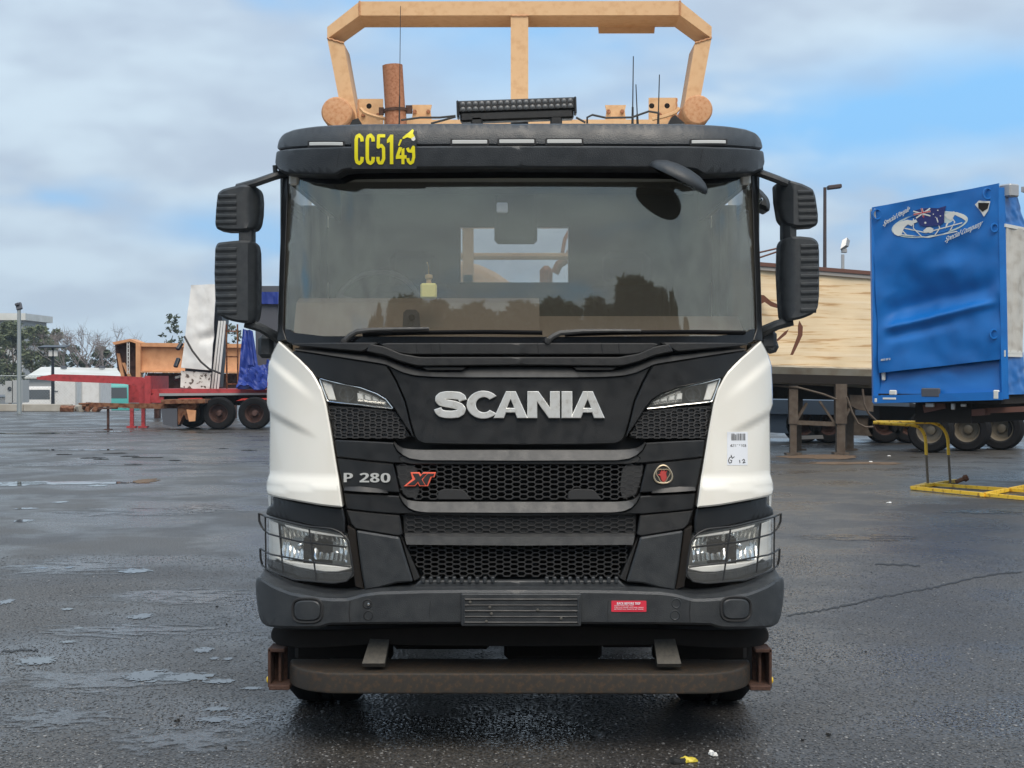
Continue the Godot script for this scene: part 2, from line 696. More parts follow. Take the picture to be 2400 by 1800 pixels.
func truck_shell() -> void:
	var w: Material = mats.white_paint
	var s := Shape.new()
	for x in [-1.2, 1.2]:
		s.box(Vector3(x, 1.46, -1.29), Vector3(0.05, 1.0, 1.5), Basis(), 0.01)
		s.box(Vector3(x * 0.94, 2.87, -1.24), Vector3(0.05, 0.24, 1.58), Basis(), 0.01)
		s.box(Vector3(x, 2.36, -1.83), Vector3(0.05, 0.82, 0.42), Basis(), 0.01)
	s.box(Vector3(0, 3.0, -1.3), Vector3(2.26, 0.05, 1.5), Basis(), 0.02)
	# rear wall with its window left open
	s.box(Vector3(0, 1.66, -2.03), Vector3(2.38, 1.4, 0.05))
	s.box(Vector3(0, 2.84, -2.03), Vector3(2.38, 0.3, 0.05))
	s.box(Vector3(-0.773, 2.525, -2.03), Vector3(0.835, 0.33, 0.05))
	s.box(Vector3(0.742, 2.525, -2.03), Vector3(0.9, 0.33, 0.05))
	s.box(Vector3(0, 0.98, -1.3), Vector3(2.36, 0.05, 1.5))
	var cab := part(truck, "cab_shell", s, w)
	tag(cab, "white painted cab sides, roof and rear wall", "")
	# dark lining just inside the shell
	var l := Shape.new()
	for x in [-1.165, 1.165]:
		l.box(Vector3(x, 1.46, -1.29), Vector3(0.014, 1.0, 1.46))
		l.box(Vector3(x * 0.93, 2.86, -1.23), Vector3(0.014, 0.26, 1.56))
		l.box(Vector3(x, 2.36, -1.83), Vector3(0.014, 0.82, 0.4))
		l.box(Vector3(x * 1.02, 2.36, -1.612), Vector3(0.075, 0.84, 0.014))
	l.box(Vector3(0, 2.965, -1.3), Vector3(2.2, 0.014, 1.46))
	l.box(Vector3(0, 1.66, -1.995), Vector3(2.3, 1.4, 0.014))
	l.box(Vector3(0, 2.83, -1.995), Vector3(2.3, 0.28, 0.014))
	l.box(Vector3(-0.76, 2.525, -1.995), Vector3(0.8, 0.33, 0.014))
	l.box(Vector3(0.73, 2.525, -1.995), Vector3(0.87, 0.33, 0.014))
	l.box(Vector3(0, 1.02, -1.3), Vector3(2.3, 0.014, 1.46))
	part(truck, "cab_lining", l, mats.cab_lining)
	var rw := Shape.new()
	rw.box(Vector3(-0.032, 2.525, -2.03), Vector3(0.648, 0.33, 0.006))
	part(truck, "rear_window", rw, mats.clear_glass)
	for x in [-1.2, 1.2]:
		var sg := Shape.new()
		sg.box(Vector3(x, 2.47, -1.05), Vector3(0.005, 1.04, 1.1))
		part(truck, "side_window", sg, mats.side_glass)
	# two seats, the overhead shelf, the dashboard and the wheel
	for x in [-0.62, 0.62]:
		var seat := Shape.new()
		seat.box(Vector3(x, 1.55, -1.35), Vector3(0.5, 0.14, 0.5), Basis(), 0.05)
		seat.box(Vector3(x, 1.95, -1.62), Vector3(0.5, 0.75, 0.14), Basis(Vector3.RIGHT, -0.12), 0.05)
		seat.box(Vector3(x, 2.42, -1.7), Vector3(0.28, 0.2, 0.1), Basis(), 0.04)
		seat.box(Vector3(x, 1.24, -1.35), Vector3(0.36, 0.48, 0.36), Basis(), 0.02)
		part(truck, "seat", seat, mats.seat_cloth)
	var sh := Shape.new()
	sh.box(Vector3(0, 2.8, -0.72), Vector3(1.9, 0.1, 0.3), Basis(), 0.03)
	sh.box(tp(1209, 540, 1.72) + Vector3(0, 0.07, 0), Vector3(0.25, 0.3, 0.08), Basis(), 0.02)
	part(truck, "overhead_shelf", sh, mats.cab_lining)
	var d := Shape.new()
	var prof := PackedVector2Array([Vector2(-0.52, 1.3), Vector2(-0.5, 1.97), Vector2(-0.62, 2.17), Vector2(-0.72, 2.2), Vector2(-0.85, 2.18), Vector2(-0.92, 2.08), Vector2(-0.95, 1.3)])
	var to_x := Transform3D(Basis(Vector3(0, 0, 1), Vector3(0, 1, 0), Vector3(1, 0, 0)), Vector3.ZERO)
	d.prism(prof, -1.14, 0.1, to_x)
	var prof2 := PackedVector2Array([Vector2(-0.5, 1.3), Vector2(-0.5, 1.97), Vector2(-0.8, 2.11), Vector2(-0.9, 2.0), Vector2(-0.9, 1.3)])
	d.prism(prof2, 0.1, 1.14, to_x)
	part(truck, "dashboard", d, mats.dash_plastic)
	var wh := Shape.new()
	var ring := []
	for i in 33:
		var a := TAU * i / 32
		ring.append(tp(886, 722, 0.95) + Vector3(cos(a) * 0.225, sin(a) * 0.2, sin(a) * -0.1))
	wh.tube(ring, 0.014, 8, false)
	for a in [0.3, PI - 0.3, -PI / 2]:
		var hub: Vector3 = tp(886, 722, 0.95) + Vector3(0, 0, 0.02)
		wh.tube([hub, tp(886, 722, 0.95) + Vector3(cos(a) * 0.22, sin(a) * 0.195, sin(a) * -0.1)], 0.02, 6)
	part(truck, "steering_wheel", wh, mats.wheel_grip)
	var cam := Shape.new()
	cam.prism(softened(pts([-0.042, -0.05, 0.044, -0.05, 0.038, 0.03, 0.022, 0.045, -0.022, 0.045, -0.038, 0.03]), 0.01, 3), 0.0, 0.05, Transform3D(Basis(), tp(965, 748, 0.4)))
	var dc := part(truck, "dash_camera", cam, mats.grille_dark)
	var ln := Shape.new()
	ln.lathe([Vector2(0.0, 0.012), Vector2(0.012, 0.012), Vector2(0.016, 0.0)], 14, Transform3D(Basis(Vector3.RIGHT, PI / 2), tp(965, 744, 0.35)))
	part(dc, "lens", ln, mats.frit)
	var sn := Shape.new()
	sn.box(tp(1177, 487, 0.36), Vector3(0.055, 0.05, 0.02), Basis(), 0.006)
	part(truck, "screen_sensor", sn, mats.paper)


func truck_screen() -> void:
	var g := panel(softened(both([1218, 398, 690, 398, 676, 410, 668, 620, 667, 770, 675, 790, 720, 806, 1218, 808]), 10.0), front_glass, 0.0, 0.0, 0.0, 0.05)
	panel(softened(both([1218, 398, 690, 398, 676, 410, 668, 620, 667, 770, 675, 790, 720, 806, 1218, 808]), 10.0), front_glass, -0.006, 0.0, 0.0, 0.05, g)
	var glass := part(truck, "windscreen", g, mats.windscreen_glass, 60.0)
	part(glass, "added_mirror_sheet", panel(softened(both([1218, 398, 690, 398, 676, 410, 668, 620, 667, 770, 675, 790, 720, 806, 1218, 808]), 10.0), front_glass, -0.003, 0.0, 0.0, 0.05), mats.added_mirror_film, 60.0)  # added half-mirror layer, boosts the mirrored sky and trees
	tag(glass, "curved windscreen glass with a dusty film, mirroring trees and sky", "")
	var f := panel(both([1218, 385, 690, 385, 682, 402, 692, 412, 708, 423, 735, 429, 760, 431, 808, 431, 822, 425, 832, 421, 900, 420, 1218, 418]), front_glass, 0.006, 0.004, 0.0)
	part(glass, "top_band", f, mats.frit)
	var bl := panel(both([1218, 790, 760, 788, 690, 780, 676, 772, 667, 772, 672, 800, 700, 812, 1218, 812]), front_glass, 0.006, 0.004, 0.0)
	part(glass, "lower_band", bl, mats.frit)
	# corner pillars beside the glass
	two(truck, "corner_pillar", pts([664, 392, 677, 392, 671, 560, 666, 700, 664, 772, 672, 797, 650, 800, 653, 700, 659, 520]), front_glass, 0.012, 0.12, 0.004, mats.black_panel)
	# wipers lie along the foot of the glass
	for w in [[809, 802, 822, 788, 839, 778, 871, 774, 940, 772, 1007, 771], [1283, 800, 1296, 789, 1312, 781, 1365, 777, 1430, 776, 1500, 776]]:
		var arm := Shape.new()
		var line := along(w, front_glass, 0.05)
		arm.tube(line, [0.014, 0.014, 0.013, 0.011, 0.009, 0.008], 8)
		var o := part(truck, "wiper", arm, mats.grey_plastic)
		var x0: float = w[4] + 12
		var blade := Shape.new()
		blade.tube(along(fine([x0, 783, x0 + 120, 779, x0 + 290, 777, x0 + 420, 779], 12), front_glass, 0.024), 0.009, 6)
		blade.tube(along(fine([x0, 787, x0 + 120, 783, x0 + 290, 781, x0 + 420, 783], 12), front_glass, 0.014), 0.005, 5)
		part(o, "blade", blade, mats.rubber)
		var piv := Shape.new()
		piv.lathe([Vector2(0.0, 0.03), Vector2(0.014, 0.028), Vector2(0.02, 0.0)], 12, Transform3D(Basis(Vector3.RIGHT, PI / 2), along([w[0], w[1]], front_glass, 0.04)[0]))
		part(o, "pivot_cap", piv, mats.black_plastic)


func truck_visor() -> void:
	var v := Node3D.new()
	v.name = "sun_visor"
	truck.add_child(v)
	var up := softened(both([1218, 290, 820, 292, 740, 296, 690, 303, 664, 313, 653, 327, 648, 350, 690, 347, 760, 344, 900, 342, 1218, 341]), 8.0)
	part(v, "upper_shell", panel(up, front_visor, 0.0, 0.2, 0.008, 0.04), mats.visor_plastic)
	var lo := softened(both([1218, 343, 900, 344, 760, 346, 690, 349, 648, 355, 645, 383, 652, 399, 672, 407, 736, 409, 788, 410, 806, 399, 834, 396, 1218, 394]), 6.0)
	part(v, "lower_shell", panel(lo, front_visor, 0.012, 0.2, 0.008, 0.04), mats.visor_plastic)
	# seams of the lower shell and five marker lamps
	for x in [794, 1355, 1642]:
		var sm := Shape.new()
		sm.tube(along([x + 4, 350, x, 370, x - 3, 392], front_visor, 0.0105), 0.0022, 5)
		part(v, "seam", sm, mats.grille_dark)
	for x in [[723, 333, 806, 344], [1058, 328, 1144, 340], [1168, 327, 1254, 339], [1280, 327, 1365, 339], [1618, 329, 1702, 340]]:
		var o := part(v, "marker_lamp", panel(softened(rect(x[0] - 2, x[1] - 2, x[2] + 2, x[3] + 2), 3.0), front_visor, 0.003, 0.004, 0.0), mats.grille_dark)
		part(o, "lens", panel(softened(rect(x[0] + 2, x[1] + 1, x[2] - 2, x[3] - 2), 2.0), front_visor, 0.008, 0.006, 0.002), mats.marker_lens)
	# the number stuck across both shells: the last two digits are torn and a flap hangs over
	part(v, "sticker_film", panel(softened(rect(824, 306, 977, 396), 3.0), func(x, y): return front_visor(x, y) - 0.0135, 0.0, 0.001, 0.0, 0.03), mats.visor_plastic)
	var digits := Node3D.new()
	digits.name = "number_sticker"
	v.add_child(digits)
	var fnv := func(x: float, y: float) -> float: return front_visor(x, y) - 0.0155
	var put := func(outline: PackedVector2Array, m: Material) -> void: part(digits, "digit", panel(outline, fnv, 0.001, 0.001, 0.0, 0.02), m)
	for x in [831.0, 857.0]:
		put.call(stroke([x + 18, 332, x + 17, 323, x + 11.5, 317, x + 6, 320, x + 4, 328, x + 4, 372, x + 6, 380, x + 11.5, 383, x + 17, 378, x + 18, 368], 8.0), mats.yellow_film)
	put.call(stroke([903, 318.5, 887.5, 318.5, 886.5, 345, 894, 341, 899, 347, 899.5, 372, 895, 382, 889, 382, 886, 376, 886, 368], 7.5), mats.yellow_film)
	put.call(pts([907, 328, 915, 316, 922, 316, 922, 385, 914, 385, 914, 333, 907, 336]), mats.yellow_film)
	put.call(pts([928, 366, 935, 345, 943, 346, 936, 364, 941, 364, 941, 350, 948, 347, 948, 364, 953, 364, 953, 372, 948, 372, 948, 385, 941, 385, 941, 372, 928, 373]), mats.yellow_film)
	put.call(stroke([955, 347, 958, 354, 964, 355, 969, 345, 970, 368, 967, 380, 962, 383, 957, 378, 956, 371], 7.0), mats.yellow_film)
	put.call(pts([944, 322, 951, 316, 958, 311, 967, 303, 970, 306, 968, 313, 972, 320, 964, 325, 955, 322, 946, 326, 943, 325]), mats.yellow_film)
	put.call(pts([964, 325, 972, 320, 974, 327, 970, 331, 965, 329]), mats.film_back)
	put.call(pts([938, 327, 943, 327, 936, 343, 933, 341]), mats.yellow_film)


func truck_front() -> void:
	var f := Node3D.new()
	f.name = "front_grille"
	truck.add_child(f)
	var dark: Material = mats.grille_dark
	var black: Material = mats.black_panel
	var pl: Material = mats.black_plastic
	var gp: Material = mats.grey_plastic
	part(f, "backing", panel(both([1218, 815, 700, 808, 676, 830, 730, 1000, 800, 1190, 812, 1240, 845, 1385, 1218, 1385]), front_cab, -0.09, 0.02, 0.0, 0.08), dark)  # dark sheet added behind the front so gaps between parts look black
	# cowl pieces below the glass
	part(f, "cowl_trim", panel(softened(both([1218, 804, 905, 804, 892, 807, 905, 817, 935, 828, 960, 831, 1218, 831]), 4.0), front_cab, -0.004, 0.06, 0.005), pl)
	two(f, "cowl_trim", softened(pts([886, 803, 690, 804, 682, 808, 706, 812, 845, 824, 852, 823]), 3.0), front_cab, 0.0, 0.06, 0.005, pl)
	part(f, "cowl_trim", panel(softened(both([1218, 837, 985, 837, 940, 829, 900, 812, 868, 806, 858, 824, 901, 833, 940, 848, 975, 857, 1000, 858, 1218, 856]), 4.0), front_cab, 0.006, 0.06, 0.005), pl)
	two(f, "cowl_trim", softened(pts([990, 860, 1093, 860, 1084, 868, 1000, 868]), 3.0), front_cab, -0.01, 0.05, 0.003, dark)
	for x in [975, 1010, 1030, 1260, 1410, 1450]:
		var sm := Shape.new()
		sm.tube(along([x, 805, x + 3, 830], front_cab, -0.0035), 0.002, 5)
		part(f, "seam", sm, dark)
	# lip over the main panel leans back and takes the light of the sky
	var tl := across(fine([690, 815, 800, 826, 901, 838, 938, 853, 985, 867, 1030, 869, 1088, 868, 1097, 861, 1218, 860], 40))
	var ll := across(fine([690, 820, 800, 837, 903, 853, 943, 872, 975, 880, 1020, 883, 1090, 884, 1110, 884, 1218, 884], 40))
	part(f, "hood_lip", band(front_cab, tl, -0.035, ll, 0.012, 0.03), gp)
	# main panel, its two shoulders, and the lettering
	var main := part(f, "main_panel", panel(softened(both([1218, 885, 1020, 884, 975, 881, 945, 873, 909, 857, 930, 895, 950, 940, 962, 990, 972, 1024, 980, 1034, 993, 1040, 1060, 1042, 1218, 1043]), 4.0), front_cab, -0.002, 0.05, 0.005), black)
	two(f, "shoulder_panel", softened(pts([906, 856, 800, 838.5, 690, 822, 684, 826, 719, 860, 741, 886, 750, 886, 792, 897, 846, 908, 884, 922, 907, 936, 924, 957, 948, 996, 969, 1024, 958, 985, 948, 943, 928, 897]), 2.0), front_cab, 0.006, 0.05, 0.005, black)
	letters(main)
	# pressed comb panels beside the main panel
	for m in 2:
		var edge := pts([765, 951, 845, 957, 923, 963, 930, 968, 963, 1024, 930, 1030, 860, 1029, 782, 1027])
		if m:
			edge = mirrored(edge)
		var o := part(f, "comb_panel", panel(softened(edge, 5.0), front_cab, -0.022, 0.05, 0.004), black)
		part(o, "comb_ribs", honeycomb(edge, front_cab, -0.012, 0.012, 27.0, 11.5, 19.0, 10.0, 0.006), mats.grille_bar)
	# first light bar and the side panels under it
	var t1 := across(fine([923, 1036, 930, 1045, 942, 1051, 962, 1054, 990, 1055, 1218, 1055], 36))
	var l1 := across(fine([923, 1038, 932, 1055, 945, 1066, 962, 1074, 990, 1078, 1218, 1079], 36))
	part(f, "grille_bar", band(front_cab, t1, -0.012, l1, 0.018, 0.05), gp)
	part(f, "under_bar", panel(both([1218, 1080, 985, 1079, 960, 1075, 942, 1066, 934, 1072, 940, 1083, 965, 1088, 1218, 1088]), front_cab, 0.002, 0.05, 0.003), pl)
	two(f, "side_panel", softened(pts([784, 1031, 850, 1034, 922, 1038, 931, 1056, 946, 1069, 936, 1074, 945, 1086, 922, 1085, 860, 1079, 789, 1071]), 3.0), front_cab, 0.006, 0.05, 0.005, black)
	var sp := two(f, "side_panel", softened(pts([789, 1073, 860, 1081, 921, 1087, 929, 1122, 936, 1155, 870, 1152, 804, 1147]), 3.0), front_cab, 0.0, 0.05, 0.005, black)
	for m in 2:
		var a := fine([808, 1140, 845, 1139, 880, 1143, 905, 1149], 12)
		var b := fine([806, 1149, 845, 1152, 880, 1154, 910, 1155], 12)
		part(f, "step_ridge", band(front_cab, flip(a) if m else a, -0.002, flip(b) if m else b, 0.014, 0.03), black)
	lettering(sp[0], "model_number", "P 280", along([806, 1130], front_cab, 0.004)[0], along([915, 1131], front_cab, 0.004)[0] - along([806, 1130], front_cab, 0.004)[0], Vector3(0, 0.045, -0.002), 0.006, mats.letter_metal)
	emblem(sp[1])
	# middle grille with the red badge
	var region := pts([926, 1089, 1510, 1089, 1498, 1160, 1470, 1176, 966, 1176, 940, 1162])
	part(f, "grille_mesh", honeycomb(region, front_cab, -0.01, 0.035, 35.5, 17.5, 23.0, 12.5, 0.0045), mats.grille_bar)
	two(f, "grille_block", softened(pts([926, 1090, 968, 1090, 978, 1100, 984, 1150, 975, 1172, 944, 1160, 934, 1130]), 4.0), front_cab, -0.012, 0.05, 0.004, pl)
	for x in [1024, 1330]:
		part(f, "sensor_cover", panel(softened(pts([x, 1172, x + 2, 1152, x + 18, 1146, x + 62, 1148, x + 82, 1172]), 6.0), front_cab, -0.008, 0.03, 0.004), dark)
	badge(f)
	var t2 := across(fine([935, 1157, 942, 1166, 955, 1173, 975, 1176, 1000, 1177, 1218, 1177], 36))
	var l2 := across(fine([937, 1161, 946, 1178, 958, 1190, 975, 1197, 1000, 1200, 1218, 1201], 36))
	part(f, "grille_bar", band(front_cab, t2, -0.012, l2, 0.018, 0.05), gp)
	part(f, "under_bar", panel(both([1218, 1202, 990, 1201, 965, 1196, 948, 1186, 938, 1200, 950, 1206, 1218, 1210]), front_cab, 0.0, 0.05, 0.003), pl)
	two(f, "side_panel", softened(pts([806, 1156, 870, 1159, 936, 1163, 946, 1181, 960, 1194, 985, 1203, 935, 1205, 870, 1200, 812, 1193]), 3.0), front_cab, 0.006, 0.05, 0.005, black)
	# lower grilles with the plain bar between them
	part(f, "grille_mesh", honeycomb(pts([944, 1210, 1492, 1210, 1490, 1252, 946, 1252]), front_cab, -0.02, 0.03, 35.5, 17.0, 23.0, 12.5, 0.004), mats.grille_bar)
	part(f, "grille_backing", panel(pts([944, 1208, 1492, 1208, 1490, 1256, 946, 1256]), front_cab, -0.032, 0.02, 0.0), pl)
	var t3 := fine([949, 1250, 1218, 1251, 1487, 1250], 30)
	var m3 := fine([949, 1257, 1218, 1258, 1487, 1257], 30)
	var l3 := fine([953, 1276, 1218, 1278, 1483, 1276], 30)
	part(f, "lower_bar", band(front_cab, m3, 0.012, l3, 0.016, 0.05), gp)
	part(f, "lower_bar", band(front_cab, t3, -0.03, m3, 0.0118, 0.02), gp)
	var reg3 := pts([950, 1281, 1486, 1281, 1454, 1354, 984, 1354])
	part(f, "grille_mesh", honeycomb(reg3, front_cab, -0.03, 0.04, 34.0, 16.5, 22.0, 12.0, 0.0045), mats.grille_bar)
	part(f, "grille_lip", panel(both([1218, 1361, 985, 1360, 972, 1372, 960, 1386, 1218, 1386]), front_cab, 0.012, 0.12, 0.006), mats.bumper_paint)
	for i in 26:
		var x := 992.0 + i * 18.1
		if absf(x - 1218.0) < 60.0:
			continue
		var tooth := Shape.new()
		tooth.box(tp(x, 1359, 0.09 + 0.05 * pow((x - 1218.0) / 500.0, 2.0)), Vector3(0.018, 0.03, 0.04), Basis(), 0.004)
		part(f, "grille_tooth", tooth, mats.bumper_paint)
	# posts between the grille and the headlamps: a dark facet beside a lighter face
	two(f, "grille_post", softened(pts([811, 1196, 870, 1202, 936, 1208, 943, 1253, 934, 1257, 880, 1248, 833, 1240, 822, 1228]), 3.0), front_cab, 0.0, 0.08, 0.005, pl)
	two(f, "grille_post", softened(pts([836, 1243, 880, 1250, 936, 1259, 950, 1306, 968, 1363, 930, 1366, 890, 1377, 856, 1383, 848, 1340]), 4.0), front_cab, 0.02, 0.1, 0.008, mats.bumper_paint)
	two(f, "post_side", softened(pts([813, 1232, 832, 1242, 845, 1340, 853, 1383, 832, 1376, 828, 1345, 818, 1275]), 3.0), front_cab, 0.0, 0.1, 0.004, mats.underbody)
	two(f, "post_edge", pts([938, 1256, 950, 1278, 983, 1356, 970, 1364, 952, 1306]), front_cab, -0.01, 0.06, 0.003, pl)
	# white corner panels
	var corner := softened(pts([654, 799, 667, 810, 681, 823, 702, 841, 719, 858, 732, 872, 741, 886, 755, 913, 765, 948, 776, 1010, 784, 1060, 791, 1104, 797, 1145, 803, 1189, 778, 1187, 752, 1184, 690, 1173, 640, 1163, 627, 1159, 624, 1146, 625, 1130, 631, 1111, 632, 1040, 633, 967, 626, 948, 627, 900, 629, 858, 637, 831]), 3.0)
	var c := two(truck, "corner_panel", corner, front_white, 0.022, 0.12, 0.008, mats.white_paint, 0.009)
	tag(c[0], "cream white corner panel with a plain surface", "")
	tag(c[1], "cream white corner panel with a paper barcode label", "")
	paper_label(c[1])
	# body strip below each corner panel
	two(f, "lamp_shroud", softened(pts([637, 1164, 700, 1176, 760, 1186, 803, 1191, 808, 1215, 808, 1252, 770, 1242, 700, 1226, 640, 1212, 622, 1206, 626, 1190, 640, 1180]), 5.0), front_cab, 0.006, 0.1, 0.008, mats.black_panel, 0.03)
	two(truck, "door_edge", pts([626, 1160, 632, 1161, 632, 1192, 627, 1190]), front_cab, -0.02, 0.1, 0.002, mats.white_paint)


func letters(parent: Node) -> void:
	var s := Shape.new()
	var fl := func(x: float, y: float) -> float: return front_cab(x, y) - 0.0
	var put := func(outline: PackedVector2Array) -> void:
		part(parent, "raised_letter", panel(outline, fl, 0.022, 0.03, 0.003, 0.03), mats.letter_metal)
	put.call(stroke([1085, 939, 1083, 932, 1076, 927.5, 1060, 926, 1046, 926, 1035, 928, 1029.5, 933, 1029.5, 938, 1034, 942.5, 1046, 945, 1066, 948.5, 1078, 953, 1083, 959, 1081, 965, 1073, 970, 1058, 971.5, 1044, 971, 1034, 968.5, 1028, 963, 1026, 957], 18.0))
	var c := PackedVector2Array()
	for i in 25:
		var a := deg_to_rad(38 + 284.0 * i / 24)
		c.append(Vector2(1133 + 39 * cos(a), 948.5 - 33.0 * sin(a)))
	for i in 25:
		var a := deg_to_rad(318 - 276.0 * i / 24)
		c.append(Vector2(1134 + 18.5 * cos(a), 948.5 - 18.0 * sin(a)))
	put.call(c)
	for x in [1157.0, 1337.0]:
		put.call(pts([x, 980, x + 29, 917, x + 40, 917, x + 40, 935, x + 31, 956, x + 40, 956, x + 40, 967, x + 29, 967, x + 24, 980]))
		put.call(pts([x + 40, 917, x + 52, 917, x + 80, 980, x + 55, 980, x + 50, 967, x + 40, 967, x + 40, 956, x + 48, 956, x + 40, 935]))
	put.call(pts([1236, 917, 1262, 917, 1289, 955, 1289, 917, 1312, 917, 1312, 980, 1286, 980, 1259, 942, 1259, 980, 1236, 980]))
	put.call(pts([1316, 917, 1341, 917, 1341, 980, 1316, 980]))


func badge(parent: Node) -> void:
	var a: Vector3 = along([946, 1141], front_cab, 0.004)[0]
	var o := Node3D.new()
	o.name = "letter_badge"
	parent.add_child(o)
	var put := func(outline: PackedVector2Array, off: float, m: Material) -> void: part(o, "badge_piece", panel(outline, front_cab, off, 0.008, 0.002, 0.03), m)
	# red outlines with dark faces: two slanted letters
	put.call(pts([962, 1107, 983, 1107, 987, 1113, 992, 1107, 1022, 1107, 1018, 1119, 1012, 1119, 1003, 1140, 983, 1140, 979, 1133, 973, 1140, 946, 1140, 966, 1123]), 0.004, mats.red_badge)
	put.call(pts([967, 1110, 981, 1110, 985, 1117, 991, 1110, 1001, 1110, 988, 1123, 996, 1137, 984, 1137, 980, 1128, 972, 1137, 954, 1137, 974, 1123]), 0.008, mats.grille_dark)
	put.call(pts([1003, 1110, 1018, 1110, 1016, 1116, 1009, 1116, 1001, 1137, 997, 1135, 991, 1124, 996, 1117]), 0.0085, mats.grille_dark)


func emblem(parent: Node) -> void:
	var ring := Shape.new()
	var line := []
	for i in 37:
		var a := TAU * i / 36
		var r := 21.0 + 1.6 * cos(3.0 * a + PI / 2.0)
		line.append(1554 + r * cos(a))
		line.append(1113 - r * sin(a))
	ring.tube(along(line, front_cab, 0.006), 0.0045, 6, false)
	var inner := []
	for i in 37:
		var a := TAU * i / 36
		var r := 15.0 - 2.6 * cos(3.0 * a + PI / 2.0)
		inner.append(1554 + r * cos(a))
		inner.append(1113 - r * sin(a))
	ring.tube(along(inner, front_cab, 0.006), 0.0028, 6, false)
	var o := part(parent, "emblem", ring, mats.gold_badge)
	var disc := part(parent, "emblem_disc", panel(oval(1554, 1113, 21, 21, 30), front_cab, 0.004, 0.01, 0.001), mats.grille_dark)
	part(parent, "emblem_crest", panel(pts([1545, 1103, 1548, 1107, 1550, 1100, 1553, 1105, 1557, 1100, 1558, 1106, 1563, 1102, 1561, 1110, 1563, 1118, 1559, 1127, 1554, 1131, 1549, 1124, 1547, 1116, 1541, 1113, 1547, 1110]), front_cab, 0.008, 0.008, 0.002, 0.03), mats.crest_red)


func paper_label(parent: Node) -> void:
	var fl := func(x: float, y: float) -> float: return front_white(x, y) - 0.022
	var o := part(parent, "paper_label", panel(rect(1704, 1012, 1752, 1090), fl, 0.0015, 0.002, 0.0, 0.02), mats.paper)
	var s := Shape.new()
	var x := 1714.0
	rng.seed = 77
	while x < 1746.0:
		var w := rng.randf_range(0.8, 2.4)
		panel(rect(x, 1016, minf(x + w, 1746.5), 1032), fl, 0.0026, 0.0008, 0.0, 0.1, s)
		x += w + rng.randf_range(0.9, 2.0)
	part(o, "barcode", s, mats.ink)
	var h := Shape.new()
	for l in [[1715, 1070, 1710, 1072, 1707, 1079, 1709, 1085, 1714, 1084, 1715, 1079, 1711, 1078], [1713, 1066, 1716, 1074, 1721, 1070], [1733, 1078, 1734, 1085], [1739, 1079, 1743, 1076, 1745, 1079, 1741, 1085, 1747, 1083]]:
		panel(stroke(l, 1.7), fl, 0.0026, 0.0008, 0.0, 0.1, h)
	part(o, "handwriting", h, mats.ink)
	var a: Vector3 = along([1711, 1047], fl, 0.002)[0]
	var b: Vector3 = along([1748, 1047], fl, 0.002)[0]
	lettering(o, "printed_number", "42513103", a, b - a, Vector3(0, 0.012, -0.0004), 0.0012, mats.ink, false)


